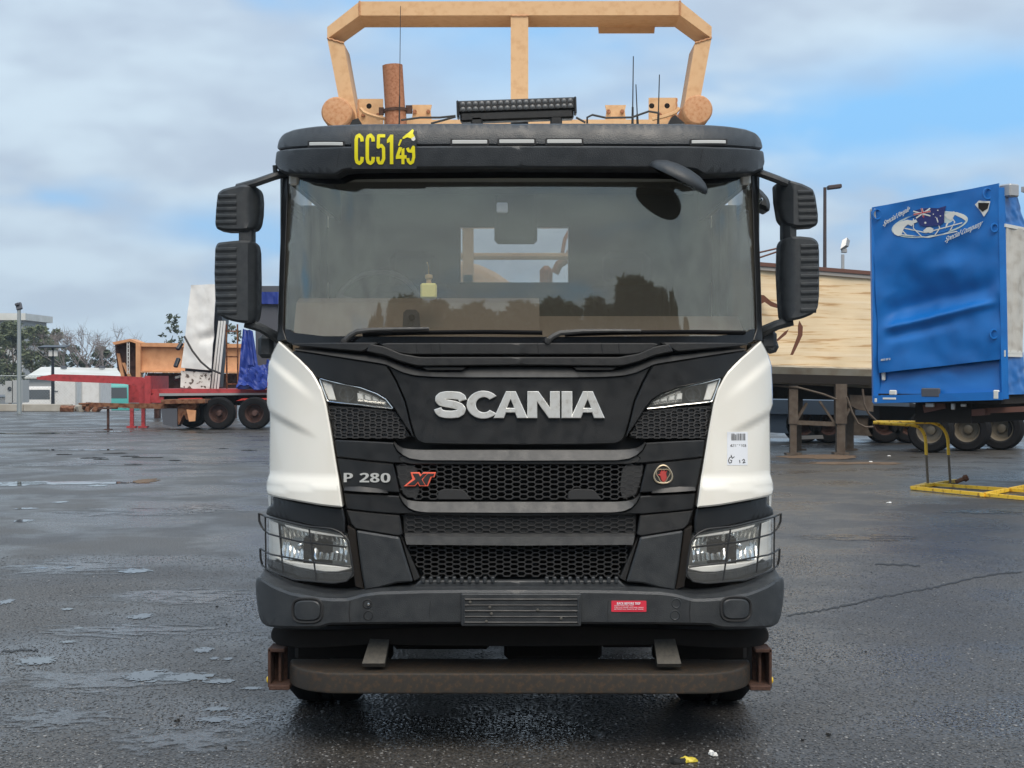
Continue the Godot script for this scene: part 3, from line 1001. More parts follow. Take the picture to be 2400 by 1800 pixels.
func truck_lamps() -> void:
	# upper corner lamps
	var up := pts([748, 887, 790, 898, 844, 909, 882, 923, 904, 936, 921, 958, 880, 954, 844, 949, 800, 945, 768, 941, 758, 915])
	for m in 2:
		var f := (func(p: PackedVector2Array) -> PackedVector2Array: return mirrored(p)) if m else (func(p: PackedVector2Array) -> PackedVector2Array: return p)
		var o := Node3D.new()
		o.name = "corner_lamp"
		truck.add_child(o, true)
		part(o, "housing", panel(f.call(up), front_cab, -0.05, 0.02, 0.0), mats.lamp_dark)
		var rim := Shape.new()
		var line := []
		for q in f.call(softened(up, 4.0)):
			line.append(q.x)
			line.append(q.y)
		line.append(line[0])
		line.append(line[1])
		rim.tube(along(line, front_cab, 0.005), 0.0028, 6, false)
		part(o, "bright_rim", rim, mats.chrome)
		part(o, "reflector", panel(f.call(pts([754, 894, 776, 901, 786, 938, 769, 937, 759, 912])), front_cab, -0.012, 0.02, 0.003), mats.led_strip)
		part(o, "reflector", panel(f.call(pts([838, 914, 862, 922, 885, 932, 902, 944, 908, 951, 870, 947, 836, 943])), func(x, y): return front_cab(x, y) - 0.25 * (y - 1.7), -0.03, 0.01, 0.003), mats.reflector)
		var bulb := Shape.new()
		var c: Vector3 = along([(2436 - 812) if m else 812, 924], front_cab, -0.03)[0]
		bulb.lathe([Vector2(0.0, -0.012), Vector2(0.02, -0.01), Vector2(0.03, 0.004), Vector2(0.034, 0.012), Vector2(0.038, 0.012)], 20, Transform3D(Basis(Vector3.RIGHT, PI / 2), c))
		part(o, "bulb_bowl", bulb, mats.lamp_dark)
		for k in 4:
			var x := 836.0 + k * 18.0
			part(o, "reflector_step", panel(f.call(pts([x, 921 + k * 5, x + 13, 924 + k * 6, x + 15, 938 + k * 2, x + 1, 936 + k * 2])), front_cab, -0.016, 0.02, 0.004), mats.led_strip)
		part(o, "lens", panel(f.call(up), front_cab, 0.003, 0.0, 0.0), mats.lamp_lens)
	# headlamps behind wire guards
	var edge := pts([624, 1209, 660, 1222, 716, 1236, 778, 1246, 806, 1253, 816, 1275, 829, 1350, 814, 1362, 781, 1367, 688, 1358, 640, 1345, 627, 1334, 622, 1280])
	for m in 2:
		var f := (func(p: PackedVector2Array) -> PackedVector2Array: return mirrored(p)) if m else (func(p: PackedVector2Array) -> PackedVector2Array: return p)
		var g := (func(l: Array) -> Array: return flip(l)) if m else (func(l: Array) -> Array: return l)
		var o := Node3D.new()
		o.name = "headlamp"
		truck.add_child(o, true)
		part(o, "housing", panel(f.call(edge), front_cab, -0.085, 0.03, 0.0, 0.04), mats.lamp_grey)
		part(o, "lower_shell", panel(f.call(pts([624, 1309, 660, 1322, 720, 1337, 780, 1345, 824, 1340, 829, 1350, 814, 1363, 781, 1368, 688, 1360, 640, 1347, 627, 1336])), front_cab, -0.004, 0.06, 0.004, 0.03), mats.black_panel)
		# ribbed bowls
		for bw in [[656.0, 1238.0, 728.0, 1316.0], [734.0, 1252.0, 812.0, 1316.0]]:
			var s := Shape.new()
			var cols := 22
			var rows := 10
			var grid := []
			for i in cols + 1:
				var col := []
				for j in rows + 1:
					var u := float(i) / cols
					var v := float(j) / rows
					var px: float = lerpf(bw[0], bw[2], u)
					var py: float = lerpf(bw[1] + 12.0 * u, bw[3], v) + 8.0 * (u - 0.5)
					var r := Vector2(u * 2.0 - 1.0, v * 2.0 - 1.0)
					var deep := 0.075 * (1.0 - minf(1.0, r.length_squared() * 0.62)) + 0.005 * (1.0 if i % 3 == 0 else 0.0)
					var l: Array = g.call([px, py])
					col.append(along(l, front_cab, -0.018 - deep)[0])
				grid.append(col)
			for i in cols:
				for j in rows:
					s.quad(grid[i][j], grid[i + 1][j], grid[i + 1][j + 1], grid[i][j + 1])
			part(o, "reflector_bowl", s, mats.reflector, 12.0)
		var cap := Shape.new()
		cap.lathe([Vector2(0.0, 0.05), Vector2(0.012, 0.045), Vector2(0.016, 0.0)], 12, Transform3D(Basis(Vector3.RIGHT, PI / 2), along(g.call([700, 1282]), front_cab, -0.08)[0]))
		part(o, "bulb_cap", cap, mats.chrome)
		part(o, "amber_side", panel(f.call(pts([627, 1220, 652, 1230, 654, 1310, 640, 1316, 627, 1312])), front_cab, -0.03, 0.02, 0.003, 0.02), mats.led_strip)
		part(o, "light_blade", panel(f.call(softened(pts([642, 1306, 680, 1318, 735, 1324, 826, 1330, 818, 1336, 790, 1342, 760, 1342, 700, 1332, 660, 1320]), 3.0)), front_cab, -0.012, 0.05, 0.004, 0.03), mats.led_strip)
		part(o, "upper_blade", panel(f.call(pts([665, 1231, 720, 1244, 808, 1258, 810, 1262, 720, 1250, 668, 1236])), front_cab, -0.02, 0.03, 0.002, 0.03), mats.led_strip)
		part(o, "lens", panel(f.call(edge), front_cab, 0.004, 0.0, 0.0, 0.03), mats.lamp_lens)
		var w := Shape.new()
		var fg := func(x: float, y: float) -> float: return front_cab(x, y) - 0.045
		w.tube(along(g.call(fine([607, 1204, 624, 1212, 716, 1234, 778, 1240, 797, 1248, 816, 1267, 822, 1305, 827, 1345, 813, 1362, 781, 1367, 688, 1359, 629, 1337, 613, 1325], 60)), fg, 0.0), 0.0052, 6)
		for l in [[610, 1231, 623, 1250, 694, 1269, 813, 1283], [610, 1286, 629, 1299, 732, 1318, 821, 1329], [621, 1212, 622, 1280, 622, 1336], [653, 1226, 658, 1285, 663, 1342], [724, 1240, 733, 1300, 741, 1360]]:
			w.tube(along(g.call(fine(l, 16)), fg, 0.001), 0.0046, 6)
		for l in [[606, 1203, 607, 1222, 613, 1236], [609, 1286, 610, 1310, 614, 1326]]:
			w.tube(along(g.call(l), func(x, y): return front_cab(x, y) - 0.03, 0.0), 0.006, 6)
		part(truck, "lamp_guard", w, mats.black_plastic)


func truck_bumper() -> void:
	var o := Node3D.new()
	o.name = "bumper"
	truck.add_child(o)
	var m: Material = mats.bumper_paint
	var half := [1218, 1384, 1082, 1384, 990, 1385, 933, 1387, 890, 1388, 851, 1393, 830, 1399, 813, 1404, 780, 1404, 743, 1401, 680, 1390, 640, 1374, 620, 1362, 606, 1354]
	var face := half.duplicate()
	face.append_array([599, 1356, 597, 1372, 598, 1395, 601, 1421, 605, 1445, 612, 1462, 628, 1471, 680, 1474, 743, 1474, 757, 1471, 770, 1466, 900, 1464, 1218, 1463])
	part(o, "face", panel(softened(both(face), 5.0), front_bumper, 0.0, 0.1, 0.012, 0.04), m)
	# ledge on top, running back to the grille
	var ln := across(fine(flip(flip(half)), 40))
	var rev := []
	for i in range(half.size() - 2, -1, -2):
		rev.append(half[i])
		rev.append(half[i + 1])
	var edge := along(across(fine(rev, 40)), front_bumper, -0.01)
	var s := Shape.new()
	for i in edge.size() - 1:
		var a: Vector3 = edge[i] - Vector3(0, 0.004, 0)
		var b: Vector3 = edge[i + 1] - Vector3(0, 0.004, 0)
		var ka := Vector3(0, 0.028, -0.17)
		s.quad(a, b, b + ka, a + ka)
	part(o, "top_ledge", s, m)
	# round covers at both ends with a raised rim
	for x in [719.5, 1725.0]:
		var y := 1431.5 if x < 1000 else 1427.0
		var rim := Shape.new()
		var line := []
		for q in oval(x, y, 35, 28, 32, 3.2):
			line.append(q.x)
			line.append(q.y)
		line.append(line[0])
		line.append(line[1])
		rim.tube(along(line, front_bumper, 0.001), 0.007, 6, false)
		part(o, "cover_rim", rim, mats.grille_dark)
		part(o, "tow_cover", panel(oval(x, y, 31, 24, 32, 3.2), front_bumper, 0.01, 0.02, 0.006), m)
	for c in [[861, 1416, 0], [863, 1443, 1], [1585, 1414, 2], [1582, 1442, 2]]:
		var h := Shape.new()
		var t := Transform3D(Basis(Vector3.RIGHT, PI / 2), along([c[0], c[1]], front_bumper, 0.0)[0])
		h.lathe([Vector2(0.0, 0.001 if c[2] == 2 else -0.004), Vector2(0.018, 0.001 if c[2] == 2 else -0.004), Vector2(0.021, 0.004), Vector2(0.024, 0.0)], 20, t)
		part(o, "round_plug", h, m if c[2] == 2 else mats.grille_dark)
		if c[2] == 0:
			var b := Shape.new()
			b.lathe([Vector2(0.0, 0.012), Vector2(0.006, 0.01), Vector2(0.009, 0.0)], 10, Transform3D(Basis(Vector3.RIGHT, PI / 2), along([c[0] + 3, c[1]], front_bumper, 0.004)[0]))
			part(o, "screw_head", b, mats.chrome)
	# number plate carrier, empty
	var plate := part(o, "plate_carrier", panel(softened(rect(1081, 1391, 1362, 1467), 4.0), front_bumper, 0.016, 0.02, 0.004), m)
	for i in 5:
		var r := Shape.new()
		var y := 1404.0 + i * 13.5
		r.tube(along([1090, y, 1353, y], front_bumper, 0.018), 0.0035 if i % 2 else 0.005, 6)
		part(plate, "rib", r, mats.black_plastic)
	for x in [1088, 1355]:
		var r := Shape.new()
		r.tube(along([x, 1400, x, 1460], front_bumper, 0.017), 0.005, 6)
		part(plate, "rib", r, m)
	for q in [[1102, 1410], [1148, 1422], [1152, 1437], [1260, 1428], [1315, 1448], [1140, 1455]]:
		var b := Shape.new()
		b.lathe([Vector2(0.0, 0.004), Vector2(0.006, 0.003), Vector2(0.007, 0.0)], 8, Transform3D(Basis(Vector3.RIGHT, PI / 2), along(q, front_bumper, 0.022)[0]))
		part(plate, "screw_head", b, mats.steel_plate)
	# red notice
	var st := part(o, "red_sticker", panel(softened(rect(1433, 1408, 1515, 1434), 2.0), front_bumper, 0.003, 0.002, 0.0), mats.red_film)
	var z: Vector3 = along([1446, 1417], front_bumper, 0.0035)[0]
	lettering(st, "printed_line", "BACK BEFORE TRIP", z, Vector3(0.11, 0, 0), Vector3(0, 0.011, 0), 0.001, mats.paper)
	for k in 3:
		var z2: Vector3 = along([1440, 1421.0 + k * 4.0], front_bumper, 0.0035)[0]
		lettering(st, "printed_line", ["INSPECTION AND TEST", "CHECK ALL WHEEL NUTS AND LEVELS", "REPORT ALL FAULTS AT ONCE"][k], z2, Vector3(0.136 if k else 0.09, 0, 0), Vector3(0, 0.0045, 0), 0.001, mats.paper, false)
	# dark valance under the bumper and the corner brackets
	part(truck, "valance", panel(softened(both([1218, 1462, 640, 1470, 633, 1485, 634, 1500, 650, 1514, 700, 1520, 860, 1512, 1000, 1514, 1218, 1516]), 6.0), func(x, y): return front_bumper(x, y) + 0.2, 0.0, 0.1, 0.006), mats.underbody)
	# seams across the bumper face
	for x in [820, 1009, 1426, 1618]:
		var sm := Shape.new()
		sm.tube(along([x, 1408, x - 2, 1436, x, 1461], front_bumper, -0.0005), 0.003 if x in [820, 1618] else 0.0016, 5)
		part(o, "seam", sm, mats.grille_dark)
	for sx in [-1.0, 1.0]:
		var b := Shape.new()
		var c := tp(1218.0 + sx * 566.0, 1560, 0.34)
		b.box(c + Vector3(0, 0.0, -0.06), Vector3(0.07, 0.17, 0.02), Basis(), 0.004)
		b.box(c + Vector3(0, 0.085, 0.0), Vector3(0.08, 0.018, 0.15), Basis(), 0.004)
		b.box(c + Vector3(sx * 0.034, 0.0, 0.0), Vector3(0.014, 0.19, 0.15), Basis(), 0.003)
		b.box(c + Vector3(-sx * 0.01, 0.0, -0.02), Vector3(0.014, 0.17, 0.1), Basis(), 0.003)
		b.box(c + Vector3(-sx * 0.02, -0.09, 0.03), Vector3(0.1, 0.022, 0.16), Basis(), 0.003)
		part(truck, "corner_bracket", b, mats.rust_red)
		var y := Shape.new()
		y.lathe([Vector2(0.0, 0.012), Vector2(0.012, 0.01), Vector2(0.022, 0.0), Vector2(0.022, -0.012)], 12, Transform3D(Basis(Vector3.FORWARD, PI / 2 * sx), tp(1218.0 + sx * 589.0, 1594, 0.32)))
		part(truck, "reflector_button", y, mats.signal_yellow)
	# lower guard bar with rounded ends, carried by two lugs
	var front_line := []
	for i in 13:
		var a := PI / 2.0 * (1.0 - i / 12.0)
		front_line.append(Vector2(-0.84 - 0.295 * sin(a), -0.38 + 0.34 * cos(a)))
	for i in 13:
		var a := PI / 2.0 * i / 12.0
		front_line.append(Vector2(0.84 + 0.295 * sin(a), -0.38 + 0.34 * cos(a)))
	guard_bar(front_line)
	for x in [[867.0, 912.0, 848.0, 901.0], [1533.0, 1582.0, 1541.0, 1597.0]]:
		var l := Shape.new()
		var a := tp(x[0], 1496, 0.22)
		var b := tp(x[1], 1496, 0.22)
		var c := tp(x[3], 1556, 0.08)
		var d := tp(x[2], 1556, 0.08)
		var k := Vector3(0, -0.02, -0.02)
		l.quad(a, b, c, d)
		l.quad(a + k, b + k, c + k, d + k)
		l.quad(a, d, d + k, a + k)
		l.quad(b, c, c + k, b + k)
		l.quad(d, c, c + k, d + k)
		part(truck, "guard_lug", l, mats.steel_plate)


func guard_bar(front_line: Array) -> void:
	var s := Shape.new()
	var y1 := 0.395
	var y0 := 0.295
	var r := 0.012
	# section swept along the front edge: face, rounded upper and lower corner
	var rows := [[y1, 0.02], [y1, r], [y1 - r * 0.3, r * 0.3], [y1 - r, 0.0], [y0 + r, 0.0], [y0 + r * 0.3, r * 0.3], [y0, r], [y0, 0.02]]
	var lines := []
	for w in rows:
		var l := []
		for i in front_line.size():
			var p: Vector2 = front_line[i]
			var a: Vector2 = front_line[maxi(i - 1, 0)]
			var b: Vector2 = front_line[mini(i + 1, front_line.size() - 1)]
			var n := (b - a).normalized().orthogonal()
			if n.y < -0.001 or (absf(n.y) < 0.001 and n.x * p.x < 0.0):
				n = -n
			var q: Vector2 = p - n * w[1]
			l.append(Vector3(q.x, w[0], q.y))
		lines.append(l)
	s.loft(lines, false, false)
	# flat top and bottom between front edge and the straight back
	var n2: int = front_line.size()
	for k in [0, lines.size() - 1]:
		for i in n2 / 2:
			s.quad(lines[k][i], lines[k][i + 1], lines[k][n2 - 2 - i], lines[k][n2 - 1 - i])
	var b0: Vector3 = lines[0][0]
	var b1: Vector3 = lines[0][n2 - 1]
	s.quad(b0, b1, b1 - Vector3(0, y1 - y0, 0), b0 - Vector3(0, y1 - y0, 0))
	# deck of the bar behind the front edge
	s.box(Vector3(0, (y0 + y1) * 0.5 - 0.004, -0.42), Vector3(1.9, y1 - y0 - 0.02, 0.1))
	var o := part(truck, "guard_bar", s, mats.rusty_black)
	tag(o, "rusty black guard bar with rounded ends under the bumper", "")


func truck_mirrors() -> void:
	for side in 2:
		var o := Node3D.new()
		o.name = "mirror"
		truck.add_child(o, true)
		var ridge := 1.42
		var fn := func(x: float, _y: float) -> float:
			var ax := absf(x)
			return 0.42 + 1.5 * maxf(0.0, ridge - 0.07 - ax) + 0.22 * maxf(0.0, ax - ridge - 0.03)
		var up: PackedVector2Array
		var lo: PackedVector2Array
		var stem: PackedVector2Array
		var ribs := []
		if side == 0:
			up = pts([509, 452, 520, 443, 567, 431, 600, 436, 607, 448, 609, 470, 608, 500, 604, 525, 596, 537, 570, 541, 530, 541, 507, 537, 503, 524, 505, 490])
			lo = pts([503, 580, 509, 568, 559, 563, 590, 563, 599, 572, 602, 590, 603, 660, 602, 725, 598, 751, 583, 757, 552, 755, 525, 747, 507, 732, 503, 700, 501, 640])
			stem = pts([557, 528, 591, 528, 591, 570, 557, 570])
			ribs = [[509, 455, 556], [506, 472, 556], [505, 486, 556], [504, 502, 556], [503, 516, 556], [503, 580, 556], [502, 599, 556], [502, 617, 556], [502, 634, 556], [502, 653, 556], [503, 671, 556], [503, 690, 556], [504, 708, 556], [507, 727, 556]]
		else:
			up = pts([1819, 432, 1826, 425, 1845, 421, 1880, 431, 1905, 443, 1911, 460, 1917, 502, 1917, 522, 1911, 531, 1868, 534, 1838, 526, 1828, 513, 1821, 470])
			lo = pts([1829, 572, 1836, 559, 1868, 553, 1905, 557, 1917, 566, 1920, 590, 1920, 690, 1917, 722, 1906, 736, 1880, 747, 1855, 752, 1834, 749, 1830, 700, 1827, 640])
			stem = pts([1835, 520, 1868, 520, 1868, 560, 1835, 560])
			ribs = [[1867, 446, 1906], [1868, 462, 1910], [1868, 476, 1913], [1869, 492, 1915], [1870, 508, 1916], [1874, 573, 1919], [1874, 588, 1919], [1874, 606, 1919], [1874, 625, 1919], [1874, 643, 1919], [1874, 662, 1919], [1874, 681, 1919], [1874, 700, 1918], [1874, 722, 1914]]
		part(o, "housing", panel(softened(up, 9.0), fn, 0.0, 0.13, 0.012, 0.03), mats.mirror_plastic)
		part(o, "housing", panel(softened(lo, 12.0), fn, 0.0, 0.13, 0.012, 0.03), mats.mirror_plastic)
		part(o, "stem", panel(stem, fn, -0.02, 0.08, 0.006), mats.mirror_plastic)
		for r in ribs:
			var s := Shape.new()
			var line := fine([r[0] + 2, r[1], r[2] - 2, r[1] - 1], 6)
			s.loft([along(line, fn, 0.0), along(shift_y(line, 2.5), fn, 0.006), along(shift_y(line, 6.5), fn, 0.006), along(shift_y(line, 12.5), fn, 0.0)], false, false)
			part(o, "rib", s, mats.mirror_plastic, 20.0)
		for gl in [up, lo]:
			part(o, "mirror_glass", panel(softened(Geometry2D.offset_polygon(gl, -7.0)[0], 8.0), fn, -0.132, 0.004, 0.0), mats.chrome)
		var arm := Shape.new()
		if side == 0:
			arm.tube([tp(672, 404, 0.5), tp(640, 414, 0.46), tp(600, 428, 0.44), tp(556, 440, 0.47)], [0.022, 0.02, 0.02, 0.02], 8)
			arm.tube([tp(655, 392, 0.48), tp(644, 391, 0.46), tp(646, 405, 0.47)], 0.014, 6)
			part(o, "arm", arm, mats.mirror_plastic)
			arm = Shape.new()
			arm.tube([tp(662, 800, 0.62), tp(648, 790, 0.55), tp(610, 768, 0.5), tp(575, 757, 0.5)], [0.03, 0.027, 0.024, 0.026], 8)
			arm.box(tp(625, 812, 0.62), Vector3(0.08, 0.12, 0.1), Basis(), 0.02)
		else:
			arm.tube([tp(1757, 399, 0.5), tp(1785, 408, 0.46), tp(1820, 421, 0.44), tp(1856, 436, 0.47)], [0.022, 0.02, 0.02, 0.02], 8)
			arm.tube([tp(1774, 392, 0.48), tp(1784, 386, 0.46), tp(1782, 400, 0.47)], 0.014, 6)
			part(o, "arm", arm, mats.mirror_plastic)
			arm = Shape.new()
			arm.tube([tp(1790, 790, 0.6), tp(1788, 777, 0.55), tp(1820, 762, 0.5), tp(1856, 752, 0.5)], [0.03, 0.03, 0.025, 0.026], 8)
			arm.box(tp(1797, 797, 0.6), Vector3(0.09, 0.1, 0.1), Basis(), 0.02)
			arm.box(tp(1806, 812, 0.6), Vector3(0.07, 0.07, 0.08), Basis(Vector3.FORWARD, 0.5), 0.02)
		part(o, "arm", arm, mats.mirror_plastic)
	# wide-angle mirror hung over the glass
	var k := Node3D.new()
	k.name = "front_mirror"
	truck.add_child(k)
	var flat := func(x: float, y: float) -> float: return 0.0 + 0.25 * (y - 2.7)
	# domed shell over a dark glass that looks down at the road in front of the cab
	var lean := Transform3D(Basis(Vector3.BACK, -0.47) * Basis(Vector3.RIGHT, 0.12), tp(1590, 418, 0.1))
	var hood := Shape.new()
	var rings := []
	for p in [[1.0, -0.012], [1.02, 0.0], [0.98, 0.016], [0.84, 0.034], [0.6, 0.05], [0.3, 0.058], [0.02, 0.06]]:
		var ring := []
		for i in 32:
			var u := TAU * i / 32
			ring.append(lean * Vector3(0.15 * p[0] * cos(u), p[1], 0.13 * p[0] * sin(u)))
		rings.append(ring)
	hood.loft(rings, false)
	part(k, "hood", hood, mats.mirror_plastic)
	var under := Shape.new()
	var rim := []
	for i in 32:
		var u := TAU * i / 32
		rim.append(lean * Vector3(0.146 * cos(u), -0.012, 0.126 * sin(u)))
	under.loft([rim], true)
	part(k, "mirror_glass", under, mats.frit)
	var lk := Shape.new()
	lk.tube([tp(1612, 402, 0.22), tp(1608, 405, 0.16), tp(1600, 412, 0.12)], 0.02, 8)
	part(k, "arm", lk, mats.mirror_plastic)
	# kerb mirror beside the door
	var kb := Node3D.new()
	kb.name = "kerb_mirror"
	truck.add_child(kb)
	part(kb, "hood", panel(softened(pts([1752, 424, 1766, 430, 1788, 448, 1802, 464, 1806, 480, 1804, 494, 1797, 496, 1784, 488, 1760, 486, 1750, 480]), 8.0), func(x, y): return 0.75, 0.0, 0.16, 0.02, 0.03), mats.mirror_plastic)
	part(kb, "glass_edge", panel(softened(pts([1758, 480, 1772, 472, 1786, 463, 1788, 470, 1776, 482, 1758, 487]), 3.0), func(x, y): return 0.74, 0.0, 0.02, 0.003), mats.chrome)


func shift_y(flat: Array, d: float) -> Array:
	var out := flat.duplicate()
	for i in range(1, out.size(), 2):
		out[i] += d
	return out


func truck_rear() -> void:
	var tan: Material = mats.tan_paint
	# roof bar of lamps
	var lb := Node3D.new()
	lb.name = "light_bar"
	truck.add_child(lb)
	var a := tp(1073, 254, 0.55)
	var b := tp(1348, 245, 0.55)
	var mid := (a + b) * 0.5
	var turn := Basis(Vector3.BACK, atan2(b.y - a.y, b.x - a.x))
	var s := Shape.new()
	s.box(mid, Vector3(a.distance_to(b), 0.062, 0.07), turn, 0.008)
	s.box(mid + turn * Vector3(0, -0.05, -0.01), Vector3(a.distance_to(b) - 0.02, 0.05, 0.08), turn, 0.01)
	for e in [-1, 1]:
		s.box(mid + turn * Vector3(e * 0.296, -0.01, 0), Vector3(0.012, 0.085, 0.08), turn, 0.004)
	part(lb, "body", s, mats.black_plastic)
	for r in 2:
		for i in 18:
			var l := Shape.new()
			l.lathe([Vector2(0.0, 0.004), Vector2(0.006, 0.004), Vector2(0.0125, 0.0)], 10, Transform3D(turn * Basis(Vector3.RIGHT, PI / 2), mid + turn * Vector3(-0.27 + i * 0.0318, 0.013 - r * 0.026, 0.0355)))
			part(lb, "lamp", l, mats.led_dots)
	var base := Shape.new()
	for e in [-0.2, 0.2]:
		base = Shape.new()
		base.box(mid + Vector3(e, -0.1, 0), Vector3(0.06, 0.09, 0.06), Basis(), 0.008)
		part(lb, "foot", base, mats.black_plastic)
	# headboard frame of deep box section behind the cab
	var hb := Node3D.new()
	hb.name = "headboard_frame"
	truck.add_child(hb)
	var d := 2.3
	var cut := func(flat: Array, called: String, dd := 2.3, dp := 0.32) -> void:
		var poly := PackedVector2Array()
		for q in pts(flat):
			var p := tp(q.x, q.y, dd)
			poly.append(Vector2(p.x, p.y))
		var sh := Shape.new()
		sh.prism(poly, -dd - dp, -dd)
		part(hb, called, sh, tan, 20.0)
	cut.call([843, 4, 1593, 4, 1593, 37, 843, 37], "top_beam")
	cut.call([843, 4, 843, 37, 767, 91, 767, 64], "corner_beam")
	cut.call([1593, 4, 1593, 37, 1667, 91, 1667, 64], "corner_beam")
	cut.call([767, 90, 806, 102, 840, 292, 806, 292], "post")
	cut.call([1667, 90, 1628, 102, 1596, 292, 1630, 292], "post")
	cut.call([1197, 37, 1238, 37, 1238, 292, 1197, 292], "post")
	cut.call([1401, 58, 1535, 58, 1533, 79, 1403, 79], "tab", 2.6, 0.012)
	for x in [[840, 232, 898, 292], [1520, 230, 1585, 292]]:
		cut.call([x[0], x[1], x[2], x[1], x[2], x[3], x[0], x[3]], "gusset_plate", 2.36, 0.014)
	for x in [[965, 246, 1012, 292], [1418, 247, 1467, 292]]:
		cut.call([x[0], x[1], x[2], x[1], x[2] - 3, x[1] + 14, x[2], x[3] - 8, x[2] + 14, x[3], x[0] - 14, x[3], x[0], x[3] - 8, x[0] + 3, x[1] + 14], "bracket_plate", 2.36, 0.02)
	# weld beads where the sections meet
	for l in [[843, 4, 843, 37], [1593, 4, 1593, 37], [767, 90, 806, 102], [1667, 90, 1628, 102], [1197, 38, 1238, 38], [840, 234, 840, 290], [1585, 232, 1585, 290], [1197, 280, 1238, 280]]:
		var wb := Shape.new()
		var bead := []
		var a0 := tp(l[0], l[1], 2.297)
		var b0 := tp(l[2], l[3], 2.297)
		for i in 13:
			bead.append(a0.lerp(b0, i / 12.0) + Vector3(0.002 * sin(i * 2.3), 0.002 * cos(i * 1.7), 0))
		wb.tube(bead, 0.006, 5)
		part(hb, "weld_bead", wb, mats.tan_stained)
	for q in [[852, 270], [886, 270], [972, 262], [1004, 262], [1426, 262], [1458, 262], [1546, 270], [1578, 270]]:
		var bo := Shape.new()
		bo.lathe([Vector2(0.0, 0.014), Vector2(0.012, 0.013), Vector2(0.014, 0.0)], 6, Transform3D(Basis(Vector3.RIGHT, PI / 2), tp(q[0], q[1], 2.355)))
		part(hb, "bolt", bo, mats.pipe_rust)
	cut.call([900, 281, 1640, 281, 1640, 300, 900, 300], "cross_beam")
	for q in [[865, 249], [1563, 249], [1527, 249]]:
		var h := Shape.new()
		h.lathe([Vector2(0.0, 0.003), Vector2(0.015 if q[0] != 1527 else 0.008, 0.003), Vector2(0.017, 0.0)], 14, Transform3D(Basis(Vector3.RIGHT, PI / 2), tp(q[0], q[1], d - 0.003)))
		part(hb, "bolt_hole", h, mats.underbody)
	for x in [-1.0, 1.0]:
		# curved stiffener in front of each gusset
		var st := Shape.new()
		var c := []
		for i in 9:
			var t := float(i) / 8
			c.append(tp(1218.0 + x * lerpf(374, 310, t), 254.0 + 26.0 * sqrt(t), d - 0.06))
		st.tube(c, 0.012, 5)
		part(hb, "stiffener", st, tan)
	# round pipe stowage ends either side
	for q in [[789, 263, 36.0], [1635, 258, 34.5]]:
		var p := Shape.new()
		var r: float = q[2] * 9.1 / FOCAL
		var t := Transform3D(Basis(Vector3.RIGHT, PI / 2), tp(q[0], q[1], 2.1))
		p.lathe([Vector2(0.0, 0.012), Vector2(r * 0.5, 0.011), Vector2(r * 0.9, 0.006), Vector2(r, -0.004), Vector2(r, -1.2)], 32, t)
		part(truck, "pipe_end", p, mats.tan_stained)
	# exhaust stack with its clamp
	var ex := Shape.new()
	var foot := tp(929, 300, 2.15)
	var top := tp(920, 154, 2.15)
	var ax := (top - foot).normalized()
	var tt := Transform3D(Basis(ax.cross(Vector3.BACK).normalized(), ax, Vector3.BACK), foot)
	var hgt := foot.distance_to(top)
	ex.lathe([Vector2(0.064, -0.3), Vector2(0.066, hgt * 0.27), Vector2(0.062, hgt * 0.3), Vector2(0.062, hgt), Vector2(0.056, hgt), Vector2(0.056, hgt - 0.25)], 28, tt)
	var eo := part(truck, "exhaust_stack", ex, mats.pipe_rust)
	var cl := Shape.new()
	cl.lathe([Vector2(0.06, hgt * 0.25), Vector2(0.074, hgt * 0.255), Vector2(0.074, hgt * 0.3), Vector2(0.06, hgt * 0.305)], 28, tt)
	cl.box(tt * Vector3(0.085, hgt * 0.28, 0.0), Vector3(0.04, 0.05, 0.02))
	cl.box(tt * Vector3(-0.085, hgt * 0.28, 0.0), Vector3(0.03, 0.045, 0.02))
	part(eo, "clamp", cl, mats.rust_red)
	# aerials and cables
	for q in [[936, 296, 939, 15, 0.0025], [1482, 292, 1484, 133, 0.004], [1494, 292, 1490, 199, 0.004], [1542, 292, 1545, 176, 0.004]]:
		var w := Shape.new()
		var p0 := tp(q[0], q[1], 0.9)
		var p1 := tp(q[2], q[3], 0.9)
		w.tube([p0, p0.lerp(p1, 0.25), p0.lerp(p1, 0.26), p1], [q[4] * 1.9, q[4] * 1.5, q[4] * 0.9, q[4] * 0.7], 6)
		part(truck, "aerial", w, mats.cable_black)
	for l in [[1010, 290, 1040, 282, 1068, 274], [940, 282, 985, 276, 1030, 276, 1068, 272], [1376, 290, 1376, 276, 1388, 270, 1420, 277, 1480, 276, 1520, 262, 1545, 266], [1350, 276, 1372, 288]]:
		var w := Shape.new()
		var line := []
		for i in range(0, l.size(), 2):
			line.append(tp(l[i], l[i + 1], 0.8))
		w.tube(line, 0.006, 6)
		part(truck, "cable", w, mats.cable_black)
	for x in [[820, 293, 826, 281, 840, 277, 850, 293], [1566, 291, 1572, 277, 1582, 270, 1588, 276, 1605, 290]]:
		var m := Shape.new()
		var poly := PackedVector2Array()
		for q in pts(x):
			var p := tp(q.x, q.y, 0.5)
			poly.append(Vector2(p.x, p.y))
		m.prism(poly, -0.62, -0.5)
		part(truck, "roof_mount", m, mats.black_plastic)
	# amber beacon on the centre post
	var be := Shape.new()
	be.lathe([Vector2(0.05, 0.0), Vector2(0.056, 0.03), Vector2(0.054, 0.1), Vector2(0.04, 0.125), Vector2(0.0, 0.13)], 20, Transform3D(Basis(), tp(1218, 246, 2.75)), true)
	part(truck, "beacon", be, mats.amber)
	# tank and deck behind the cab
	var tk := Shape.new()
